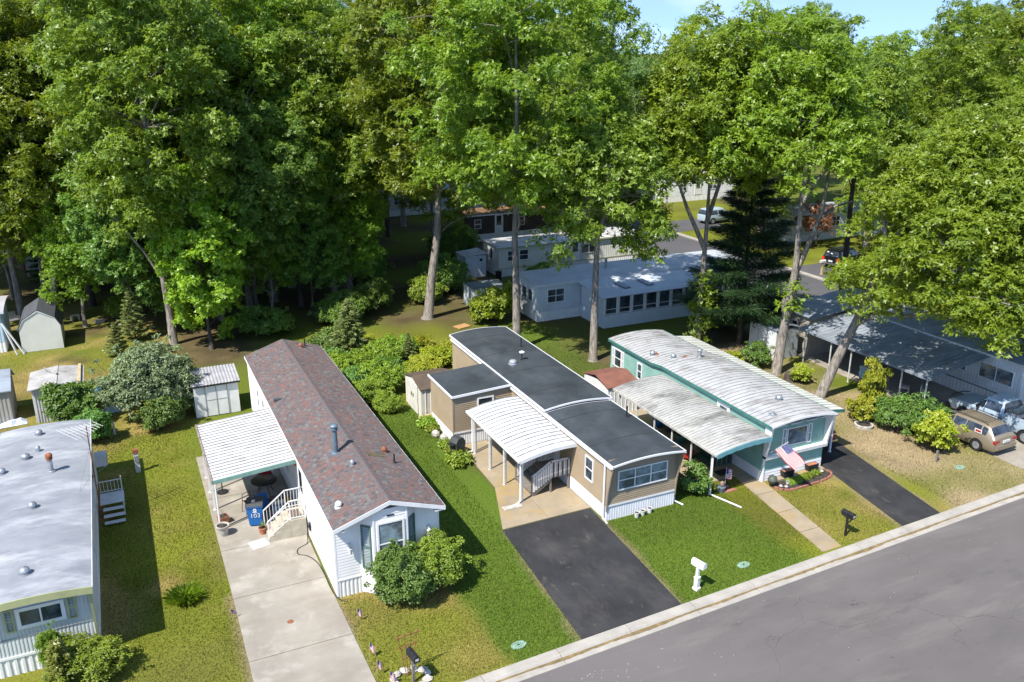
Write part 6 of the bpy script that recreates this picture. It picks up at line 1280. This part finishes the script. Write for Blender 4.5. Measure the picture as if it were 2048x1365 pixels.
def plant_tree(label, meshes, x, y, rz=0, sc=1, name='oak_tree', group=None, cat='tree'):
    o = thing(name, label, cat, (x, y, 0), rz, group); o.scale = sc if isinstance(sc, tuple) else (sc, sc, sc)
    link('trunk', meshes[0], o); link('crown', meshes[1], o); return o

# --- named trees, each with its own skeleton
G = 'tall trees between the homes'
t = gen_tree(101, 26, .30, 9.0, 7.0, 6.6, 450, 320, .20, LF['hickory'], BARK, trunk=[(0,0,-.2), (-.05,0,4), (-.12,.1,8), (.1,.2,12), (.1,.4,18), (0,.3,24)], zc=16.6, rz=9.8, limbs=14, bottom=-.92)
plant_tree('tall straight-trunked tree right behind the tan home', t, 24.35, 51.6, 0, 1, group=G)
t = gen_tree(102, 28, .40, 9, 7.8, 7.2, 460, 320, .205, LF['hickory'], BARK, trunk=[(0,0,-.2), (.35,-.1,3), (.9,-.2,6.5), (1.2,0,11), (1.6,.3,17), (1.6,.6,25)], zc=17.6, rz=10.2, bottom=-.9, cx=1.0, limbs=14)
plant_tree('tree with a pale trunk leaning right in the grassy clearing', t, 21.2, 61.2, 0, 1, group=G)
t = gen_tree(103, 19, .29, 8, 4.9, 4.6, 250, 320, .20, LF['oak'], BARK, trunk=[(0,0,-.2), (.0,.0,3), (.05,.1,6), (.1,.1,8.4), (.75,-.1,11), (1.0,.2,16)], zc=12.2, rz=5.6, limbs=10, bottom=-.9, paths=[([(.1,.1,8.0), (-.6,.2,10), (-1.1,.3,13)], .20, .07)], cx=.3)
plant_tree('tree with forked trunk in the gap between tan and turquoise homes', t, 28.05, 47.4, 0, 1, group=G)
t = gen_tree(104, 21, .27, 8, 5.6, 5.4, 310, 330, .195, LF['bright'], BARK, trunk=[(0,0,-.2), (.05,0,3), (.15,.1,6), (.2,.1,7.8), (.25,.2,12), (.2,.2,19)], zc=14.4, rz=6.6, limbs=12, paths=[([(.2,.1,7.2), (-1.3,.3,10), (-2.6,.5,13)], .19, .06), ([(.2,.15,9), (1.4,.4,12), (2.4,.6,15)], .16, .05)],
             extra=[(0,0,1.2),(.2,-.2,2.2),(-.3,.1,3.2),(.3,0,4.2),(0,-.3,5.0),(.5,.1,2.8),(.4,-.2,3.7)], bottom=-.6)
plant_tree('ivy-wrapped tree behind the back corner of turquoise home', t, 35.4, 45.9, 0, 1, group=G)
t = gen_tree(105, 20.5, .33, 8, 6.2, 6.0, 350, 330, .19, LF['bright'], BARK, trunk=[(0,0,-.2), (.25,0,2.5), (.55,.0,5.2), (.85,.1,7.0), (.75,.1,10.5), (.9,.2,13.5), (1.2,.3,19)], zc=15.6, rz=5.6, cx=1.2, cy=2.2, limbs=12, bottom=-.55,
             paths=[([(.85,.1,6.6), (1.6,0,8.4), (2.3,-.1,10.4), (2.6,0,13.5)], .21, .07), ([(2.2,-.1,10.0), (3.4,0,10.6), (5.0,.1,10.8)], .12, .05), ([(.80,.1,11), (1.7,-.2,12.6), (2.4,-.3,13.2)], .16, .08), ([(.35,-.02,3.6), (.05,-.1,4.6), (.02,-.1,5.0)], .20, .18)],
             extra=[(.5,0,4.3),(.7,-.1,5.4)])
plant_tree('broad tree with stubbed grey forked trunk right of turquoise home', t, 37.55, 40.3, 0, 1, group=G)
t = gen_tree(106, 18.5, .33, 8.5, 6.3, 6.6, 520, 350, .18, LF['bright'], BARK, trunk=[(0,0,-.2), (.6,-.5,2.5), (1.2,-1.0,4.9), (1.7,-1.5,7.6), (1.9,-1.8,9.3), (2.9,-2.8,12.0), (4.2,-4.2,16)], zc=11.4, rz=6.8, cx=5.4, cy=-4.6, limbs=14, bottom=-.8,
             paths=[([(1.9,-1.8,9.0), (2.4,-4.6,9.4), (2.4,-7.6,8.8), (2.2,-9.4,8.0)], .17, .05), ([(1.15,-.95,4.7), (2.4,-1.3,5.4), (3.8,-2.2,5.2), (5.2,-3.6,5.8)], .21, .06), ([(1.5,-1.35,6.6), (2.9,-1.4,7.3), (4.6,-1.6,7.6)], .20, .05), ([(1.9,-1.8,9.0), (1.7,-1.7,10.4), (1.3,-1.3,12.5)], .22, .07)],
             extra=[(5.4,-5.6,5.6),(5.8,-6.2,4.9),(6.2,-6.6,4.3),(5.2,-5.0,5.2),(5.0,-4.2,6.2),(6.4,-5.2,5.4),(7.0,-4.8,6.0),(4.8,-7.0,6.0),(3.8,-7.4,6.4),(3.0,-7.6,7.0),(4.2,-8.2,7.4)] + [(1.2 + 2.6 * ((i * .618) % 1), -10.2 + 3.2 * ((i * .377) % 1), 6.2 + 3.4 * ((i * .271) % 1)) for i in range(34)] + [(2.2,-1.2,5.8),(3.2,-1.9,6.0)])
plant_tree('tree with a trunk leaning right over the parked vehicles', t, 37.2, 36.1, 0, 1, group=G)
# --- generic variants shared by the background trees
VAR = [gen_tree(201, 26, .32, 4.5, 6.2, 6.2, 430, 300, .205, LF['oak'], BARK, bottom=-.95), gen_tree(202, 25, .32, 4.0, 6.6, 6.2, 440, 300, .205, LF['deep'], BARKD, bottom=-.95),
       gen_tree(203, 23, .28, 4.0, 5.8, 5.8, 400, 300, .20, LF['oak'], BARK, limbs=12, bottom=-.95), gen_tree(204, 21, .34, 4, 5.6, 5.4, 380, 300, .20, LF['bright'], BARK, bottom=-.9)]
FARV = gen_tree(205, 22, .36, 5, 6.4, 6.4, 260, 130, .62, LF['far'], BARKD)
LG = 'trees of the left wood'
def WHERE(t): return 'at the left picture edge' if t < -.07 else 'above the left yard' if t < .03 else 'above the white panel shed' if t < .115 else 'behind the red-roofed home' if t < .17 else 'at its right end by the clearing'
bright_m = gen_tree(211, 11.8, .18, 1.6, 3.0, 3.0, 220, 300, .17, LF['maple'], BARKD, clr=(.4, .75), wid=.8, bottom=-.9)
plant_tree('young yellow-green maple in front of the left wood', bright_m, 5.0, 60.6, .4, 1, 'maple_tree')
mid_m = gen_tree(212, 14.5, .25, 2.0, 4.0, 3.9, 300, 340, .185, LF['deep'], BARKD, clr=(.5, .85), bottom=-.95)
plant_tree('mid-green round tree low at the left edge of the wood', mid_m, .2, 66.8, 0, 1)
plant_tree('large tree with the thick grey trunk rising behind the big left shrub', VAR[0], 2.7, 62.9, .7, (1.0, 1.0, 1.06), group=LG)
for i, (x, y, v, s, r) in enumerate([(-7.5, 75, 0, .98, 1.0), (-2.5, 76, 1, 1.05, 2.0), (9.0, 69.5, 2, 1.08, .3), (13.5, 75, 0, 1.06, 4.0), (4.5, 80, 1, 1.08, 2.7), (17.5, 71.5, 2, 1.0, 5.2), (-12.5, 84, 0, 1.0, 3.3), (-6, 95, 1, 1.1, .2), (3, 96, 2, 1.2, 1.9), (12, 90, 1, 1.1, 5.0), (21, 86, 1, 1.0, 3.9), (28, 78, 2, .95, .9), (31, 97, 0, 1.05, 2.2), (-18, 98, 2, 1.15, 4.4), (12, 110, 0, 1.2, 1.1), (-1, 115, 2, 1.25, 2.9), (23, 112, 2, 1.15, .5), (-14, 118, 1, 1.2, 3.6), (36, 116, 2, 1.05, 4.1), (8.8, 64.0, 1, .66, 1.2), (17, 80, 1, .8, .4), (13.0, 68.5, 1, .74, 2.2), (-6.0, 79.5, 2, .95, 5.1), (-13, 74, 0, .95, 2.4), (8, 86, 0, 1.12, .9), (18.5, 96, 0, 1.15, 3.2), (26, 101, 2, 1.15, 2.0), (-22, 86, 1, 1.0, 1.3), (-9.5, 77.5, 3, 1.16, .6), (-4.8, 71.5, 0, .98, 3.4), (11.2, 71, 3, 1.12, 1.7), (6.6, 67.5, 2, .92, 4.4), (15.8, 69, 0, .9, .2), (-3.0, 70.0, 3, .52, 1.0), (6.5, 65.0, 0, .46, 2.1), (10.2, 65.8, 2, .50, 3.0), (13.2, 65.2, 1, .42, 4.2), (17.0, 67.5, 3, .48, 5.0), (-8.5, 81, 0, .6, .5), (19.0, 78.0, 2, .6, 1.8), (-1.5, 83, 3, .7, 2.6), (9, 80, 3, .75, .3)]):
    row = ('front' if y < 82 else 'back')
    lab = ('leafy tree, %s rows of the left wood, %s' % (row, WHERE(x / (y + 5)))) if x < 19 else 'leafy tree behind the grassy clearing, above the far roofs'
    plant_tree(lab, VAR[v], x, y, r, s, group=LG if x < 19 else 'trees over the far roofs')
for i, (x, y, v, s, r) in enumerate([(44, 82, 3, .98, .3), (52.5, 98, 0, .95, 1.5), (61, 106, 2, 1.0, 3.1), (61.5, 70, 3, .8, 4.0), (67, 77, 0, .95, 5.1), (72, 66, 3, .95, .8), (80, 84, 0, 1.0, 1.4), (55.5, 36, 3, .92, 2.6), (50, 30, 3, .80, .9), (60, 48, 2, .95, 3.7), (66, 42, 3, 1.0, 1.9), (76, 55, 0, 1.0, 4.6), (86, 62, 2, 1.0, 2.0), (92, 74, 1, 1.0, 5.5), (74, 102, 2, 1.0, 1.0), (88, 100, 0, 1.0, 3.0), (100, 88, 3, 1.0, .6), (56, 118, 0, 1.0, 2.4), (70, 126, 1, 1.0, 5.0), (48, 128, 2, 1.05, 1.2)]):
    plant_tree('leafy tree beyond the turquoise home on the right side' if y < 60 else 'leafy tree standing around the side street', VAR[v], x, y, r, s, group='trees on the right side' if y < 60 else 'trees around the side street')
hi = gen_tree(206, 19, .26, 10, 4.2, 4.2, 180, 300, .21, LF['oak'], BARKD, zc=14.5, rz=4.8)
plant_tree('slim dark-trunked tree standing at the near edge of the side street', hi, 49.0, 46.6, 0, 1)
# far wood closing the horizon: many copies, seen as one mass
rnd = random.Random(77)
fw_ = MB(); base = np.array([v.co[:] for v in FARV[1].vertices]); 
Vs = []; Fs = []; nb = len(base); keep = np.random.default_rng(4)
pick = keep.permutation(nb // 3)[:3000]; sub = (pick[:, None] * 3 + np.arange(3)).ravel(); bs = base[sub]; fs0 = np.arange(len(bs)).reshape(-1, 3)
k = 0
for i in range(92):
    a = R_(24.9 - 36 + 72 * ((i * .618034) % 1) + rnd.uniform(-.6, .6)); dist = rnd.uniform(150, 330) if i % 2 else rnd.uniform(190, 240)
    x, y = math.sin(a) * dist, math.cos(a) * dist
    if 49 < x < 58.5: x += 9
    s = rnd.uniform(.80, 1.02); th = rnd.uniform(0, 6.28); c, s_ = math.cos(th), math.sin(th)
    Q = bs * s; Q = np.stack([Q[:, 0] * c - Q[:, 1] * s_ + x, Q[:, 0] * s_ + Q[:, 1] * c + y, Q[:, 2] * .97], 1)
    Vs.append(Q); Fs.append(fs0 + k * len(bs)); k += 1
stuff(tag(link('distant_wood', np_mesh('distant_wood', np.concatenate(Vs), np.concatenate(Fs), LF['far'])), 'distant wooded skyline behind all the homes', 'wood'))

# --- conifers
def gen_conifer(seed, h, r, zb, nb, mat, bark, tr, leaf=.22, droop=.12, dens=60, width=.10, shape=1.0, clump=.35):
    rng = np.random.default_rng(seed); rnd = random.Random(seed); mb = MB(); mb.tube([(0,0,-.1), (0,0,h*.5), (.05,.03,h)], [tr, tr*.55, .015], 8, caps=False); P = []; D = []; Nn = []
    for i in range(nb):
        t = (i + rnd.random()) / nb; z = zb + (h - zb) * t; L = r * ((1 - t) ** shape * .95 + .05) * rnd.uniform(.75, 1.1); a = i * 2.399 + rnd.uniform(-.3, .3)
        dv = np.array([math.cos(a), math.sin(a), 0]); tip = dv * L + np.array([0, 0, z - droop * L + .12 * L]); b0 = np.array([0, 0, z])
        mb.tube([tuple(b0), tuple((b0 + tip) / 2 + np.array([0, 0, .05 * L])), tuple(tip)], [max(.012, tr * .25 * (1 - t)), .02, .006], 5, caps=False)
        n = max(12, int(dens * L)); s = rng.uniform(.18, 1.0, n) ** .75; c = b0 + (tip - b0) * s[:, None]
        side = rng.normal(0, clump, (n, 3)) * np.array([1, 1, .35]) * (.35 + L * .16) * (1.15 - s * .75)[:, None]
        P.append(c + side); D.append(dv * 1.0 + side * 1.6 + rng.normal(0, .25, (n, 3))); Nn.append(np.tile([0, 0, 1.0], (n, 1)) + rng.normal(0, .5, (n, 3)))
    p = np.concatenate(P); d = np.concatenate(D); n = np.concatenate(Nn); L = rng.uniform(.7, 1.3, len(p)) * leaf
    return mb.mesh('trunk', bark, 'all'), tri_leaf_mesh('crown', p, d, n, L * 1.15, L * width * 1.1, mat, rng)
cd = gen_conifer(301, 4.3, 1.55, .1, 120, LF['cedar'], BARKD, .09, .16, -.35, 130, .30, .85, .30)
plant_tree('young pointed cedar at the back of the hedge behind the red-roofed home', cd, 13.3, 54.3, 0, 1, 'cedar_tree')
cd2 = gen_conifer(302, 3.6, 1.1, .1, 80, LF['cedar'], BARKD, .06, .16, -.3, 120, .28, .9, .28)
plant_tree('small cedar beside the thick trunk on the left yard', cd2, .3, 65.0, .5, 1.1, 'cedar_tree'); plant_tree('little spreading cedar above the big grey-green shrub', cd2, -.9, 61.4, 2.0, (.95, .95, .7), 'cedar_tree')
plant_tree('small cedar among the hedge bushes behind tan home', cd2, 16.6, 52.0, 3.0, .62, 'cedar_tree')
wp_ = gen_conifer(303, 12.5, 4.2, 1.4, 64, LF['dark'], BARKD, .22, .26, -.15, 520, .13, .5, .75)
plant_tree('dark pine behind turquoise home, left of the two grey trunks', wp_, 39.2, 46.0, 0, 1, 'pine_tree')
yw = gen_conifer(304, 6.5, 2.3, .3, 90, LF['pine'], BARKD, .12, .24, .1, 170, .2, .8, .35)
plant_tree('scraggy brownish evergreen by the shaded far-left shed', yw, -5.6, 84.0, 0, 1, 'cedar_tree')
pp = gen_conifer(305, 28, 5.6, 12, 120, LF['pitch'], BARKD, .30, .42, -.15, 260, .12, .55, .50)
plant_tree('pale pitch pine rising above the wood left of centre', pp, 27.5, 92.0, 0, 1, 'pine_tree'); 
cy_ = gen_conifer(306, 21, 4.6, 2.5, 190, LF['cypress'], BARKD, .30, .40, .25, 250, .22, .75, .40)
plant_tree('bright yellow-green conifer rising at the upper right', cy_, 88.0, 71.0, 0, 1, 'cypress_tree')
rm = gen_tree(307, 5.5, .12, 1.2, 3.2, 2.8, 30, 130, .24, LF['red'], BARKD, clr=(.4, .9), wid=.5)
plant_tree('small red-leaved tree beyond the side street', rm, 67.0, 68.0, 0, .85, 'maple_tree')

# --- shrubs, hedges and bedding plants
def gen_shrub(seed, rx, ry, h, K, per, leaf, mat, clr=(.25, .45), wid=.55, bottom=-.35, stems=12, flat=.8, droop=.25):
    rng = np.random.default_rng(seed); rnd = random.Random(seed)
    cen = crown_points(rng, K, h * .48, rx, ry, h * .52, 7, .35, bottom=bottom - .3); cen[:, 2] = np.maximum(cen[:, 2], .10)
    rad = rng.uniform(*clr, len(cen))
    ns = max(6, K // 6); u = unit(rng.normal(size=(ns, 3))); u[:, 2] = np.abs(u[:, 2]) * .9 + .05      # stray shoots beyond the outline
    sh_ = u * np.array([rx, ry, h * .55]) * rng.uniform(.98, 1.28, ns)[:, None] + np.array([0, 0, h * .44]); cen = np.concatenate([cen, sh_]); rad = np.concatenate([rad, rng.uniform(.10, .2, ns)])
    cnt = np.concatenate([np.full(K, 1.0), np.full(ns, .22)])
    p, d, n = clump_leaves(cen, rad, per, rng, flat, .45, 6, leaf, cnt); p[:, 2] = np.maximum(p[:, 2], .03)
    L = rng.uniform(.7, 1.3, len(p)) * leaf; cr = leaf_mesh('foliage', p, d, n, L, L * wid, mat, droop)
    mb = MB()
    for i in range(stems): q = cen[rng.integers(len(cen))] if i % 3 else cen[K + i % ns]; limb(mb, (rnd.uniform(-.15, .15), rnd.uniform(-.15, .15), -.05), q, .03, .008, rnd, .05, 4, 5)
    return mb.mesh('stem', BARKD, 'all'), cr
def plant_shrub(label, ms, x, y, rz=0, sc=1, name='shrub', group=None, cat='shrub', z=0):
    o = thing(name, label, cat, (x, y, z), rz, group); o.scale = sc if isinstance(sc, tuple) else (sc, sc, sc); link('stem', ms[0], o); link('foliage', ms[1], o); return o
a1 = gen_shrub(401, 1.25, 1.12, 2.15, 150, 200, .10, LF['shrub'], (.22, .36)); plant_shrub('dark green rounded shrub in front of the bay window', a1, 8.15, 27.3, 0, 1)
a2 = gen_shrub(402, 1.12, 1.08, 2.2, 150, 200, .09, LF['hedge'], (.20, .34)); plant_shrub('yellow-green shrub at the right corner of the bay-window front', a2, 9.62, 27.55, 0, 1)
b_ = gen_shrub(403, 2.35, 2.2, 4.5, 210, 230, .135, LF['grey'], (.35, .6)); plant_shrub('big grey-green shrub left of the white panel shed', b_, .35, 49.6, 0, 1)
lo_ = gen_shrub(404, 1.1, .9, 1.9, 80, 200, .13, LF['shrub'], (.25, .4)); plant_shrub('leafy green foot of the big shrub nearest the lawn', lo_, .9, 47.9, 0, 1)
lb = gen_shrub(405, 1.3, 1.1, 2.5, 100, 220, .15, LF['shrub'], (.28, .48)); plant_shrub('bright leafy shrub covering the ribbed metal shed front', lb, -3.6, 50.6, 0, (1, 1, 1)); plant_shrub('lower leafy shrub right behind the left home roof', lb, -2.4, 47.6, 2, .72)
hd = gen_shrub(406, 1.5, 1.3, 1.5, 110, 220, .12, LF['hedge'], (.25, .42)); hg = gen_shrub(407, 1.3, 1.3, 1.3, 90, 220, .13, LF['shrub'], (.25, .42)); gl_ = gen_shrub(408, 1.3, 1.2, .95, 70, 200, .12, LF['gold'], (.2, .38))
for i, (x, y, v, s, r) in enumerate([(12.3, 46.6, 0, .85, 0), (11.9, 48.6, 1, 1.0, 1), (13.5, 48.2, 0, 1.05, 2), (12.4, 50.6, 0, 1.1, 3), (14.3, 50.2, 1, .95, 4), (11.6, 52.6, 1, 1.1, 5), (14.9, 52.2, 0, 1.0, 1.5), (16.6, 49.6, 2, 1.1, .4), (16.3, 53.4, 0, .9, 2.5), (18.4, 51.2, 2, 1.1, 3.3), (12.2, 56, 1, 1.2, .8), (17.9, 54.2, 2, 1.0, 4.4), (14.6, 56.5, 2, .9, 5.5), (20.3, 52.8, 2, .9, 1.1), (13.0, 44.9, 0, .6, 2.2)]):
    plant_shrub('tangled yellow-green hedge bush between the red and black roofed homes', (hd, hg, gl_)[v], x, y, r, s, group='hedge bushes between the homes')
bg_ = gen_shrub(409, 1.7, 1.3, 3.0, 110, 200, .17, LF['maple'], (.3, .5), .75); plant_shrub('bright lime-green bush beside the tall trunk behind tan home', bg_, 25.6, 58.2, 0, 1)
for x, y, s, lab in ((-.3, 71.5, 1.0, 'yellow-green bush behind the pale planter on left yard'), (22.6, 65.5, 1.2, 'low shaded bush near the leaning trunk')): plant_shrub(lab, hd, x, y, s, s)
dk = gen_shrub(410, 2.2, 1.8, 2.4, 110, 220, .17, LF['deep'], (.4, .65))
for i, (x, y, s) in enumerate([(9, 62, .9), (17.5, 65, 1.0), (14.5, 62.5, .9), (25, 68, 1.1), (20, 75, 1.2), (10, 77, 1.1), (33, 66, .8), (30.5, 80, 1.1), (-4, 82, 1.0), (40.5, 49.5, .8)]): plant_shrub('dark shaded bush under the trees', dk, x, y, i * 1.3, s, group='dark bushes under the trees')
yb = gen_shrub(411, .85, .8, 1.25, 34, 110, .12, LF['shrub'], (.16, .3)); plant_shrub('leafy green shrub at the near corner post of the stained carport', yb, 23.3, 29.5, 0, (1, 1, 1.1)); 
wy = gen_shrub(412, 1.0, .9, 1.8, 34, 110, .13, LF['gold'], (.16, .36), .7, stems=20); wg = gen_shrub(413, 1.2, 1.1, 1.5, 52, 120, .12, LF['shrub'], (.2, .38), .45, stems=22)
for x, y, v, s, lab in ((36.7, 32.2, 0, .85, 'yellow-green shrub by the round stone planter in wooded yard'), (38.2, 33.0, 0, (.8, .8, 1.9), 'tall thin yellow-green shrub before the long carport'), (37.4, 30.5, 1, 1.05, 'dull green spiky shrub in the middle of wooded yard'), (38.6, 29.9, 1, 1.25, 'darkest green shrub beside the gold wagon'), (37.5, 27.9, 0, 1.15, 'gold-leaved shrub in front of the gold wagon'), (38.0, 31.6, 1, .9, 'green shrub under the tall thin yellow one'), (37.9, 38.3, 0, .7, 'small yellow bush between the two grey trunks'), (37.2, 42.0, 1, 1.0, 'green bush left of the stubbed trunk behind turquoise home'), (35.9, 42.6, 0, .6, 'yellow bush at the back of turquoise home awning'), (47.5, 27.5, 1, 1.0, 'green hedge bush at the right picture edge behind the pickup')):
    plant_shrub(lab, wy if v == 0 else wg, x, y, x, s)
ho = gen_shrub(414, .48, .45, .42, 26, 60, .17, LF['hedge'], (.12, .2), .6, stems=3, droop=.5)
for x, y, s, lab in ((14.2, 36.95, 1.1, 'hosta clump at the edge of lawn below the black grill'), (14.35, 41.9, 1.0, 'hosta clump by the timber sleepers along tan addition'), (14.4, 41.2, .75, 'hosta between the timbers and the pale stones'), (14.35, 39.0, .75, 'leafy hosta at the front corner of tan addition'), (14.4, 38.4, .65, 'small hosta beside the black grill')): plant_shrub(lab, ho, x, y, x * 3, s, 'hosta_plant', cat='plant')
for i, (x, y) in enumerate(((28.05, 28.25), (28.45, 28.3), (28.85, 28.35), (29.25, 28.4), (29.75, 28.5))): plant_shrub('small yellow-green plant in the brick-edged flower bed', ho, x, y, i, .42, 'bedding_plant', 'plants in the flower bed', 'plant')
fr = gen_shrub(415, 1.1, .9, 2.3, 90, 190, .09, LF['hedge'], (.22, .38)); plant_shrub('bushy mixed shrub at the front corner of left home', fr, -2.75, 27.6, 0, (1.05, 1.0, .62)); plant_shrub('slender leafy shrub against the left home front wall', fr, -3.75, 28.1, 1.4, (.42, .4, .85))
ar = gen_conifer(416, 1.9, .55, .05, 110, LF['pitch'], BARKD, .05, .10, -.5, 190, .5, .6, .22); plant_tree('small rounded conifer in front of left home', ar, -3.55, 27.3, 0, 1, 'dwarf_conifer', cat='shrub')
def tuft(seed, n, h, r, mat, wid=.012):
    rng = np.random.default_rng(seed); a = rng.uniform(0, 6.28, n); rr = rng.uniform(0, r * .35, n); c0 = np.stack([np.cos(a) * rr, np.sin(a) * rr, np.zeros(n)], 1); d = np.stack([np.cos(a) * rng.uniform(.1, 1, n), np.sin(a) * rng.uniform(.1, 1, n), rng.uniform(.6, 1.2, n)], 1); L = rng.uniform(.6, 1.1, n) * h
    d = unit(d); return leaf_mesh('foliage', c0 + d * L[:, None] / 2, d, np.stack([-d[:, 0], -d[:, 1], d[:, 2] * 0 + .6], 1) + rng.normal(0, .2, (n, 3)), L, np.full(n, wid * 3), mat, .35, .05)
o = thing('ornamental_grass', 'spiky tuft of tall grass on the left lawn', 'plant', (.55, 30.8, 0)); link('foliage', tuft(5, 800, .55, 1.1, LF['hedge'], .007), o)
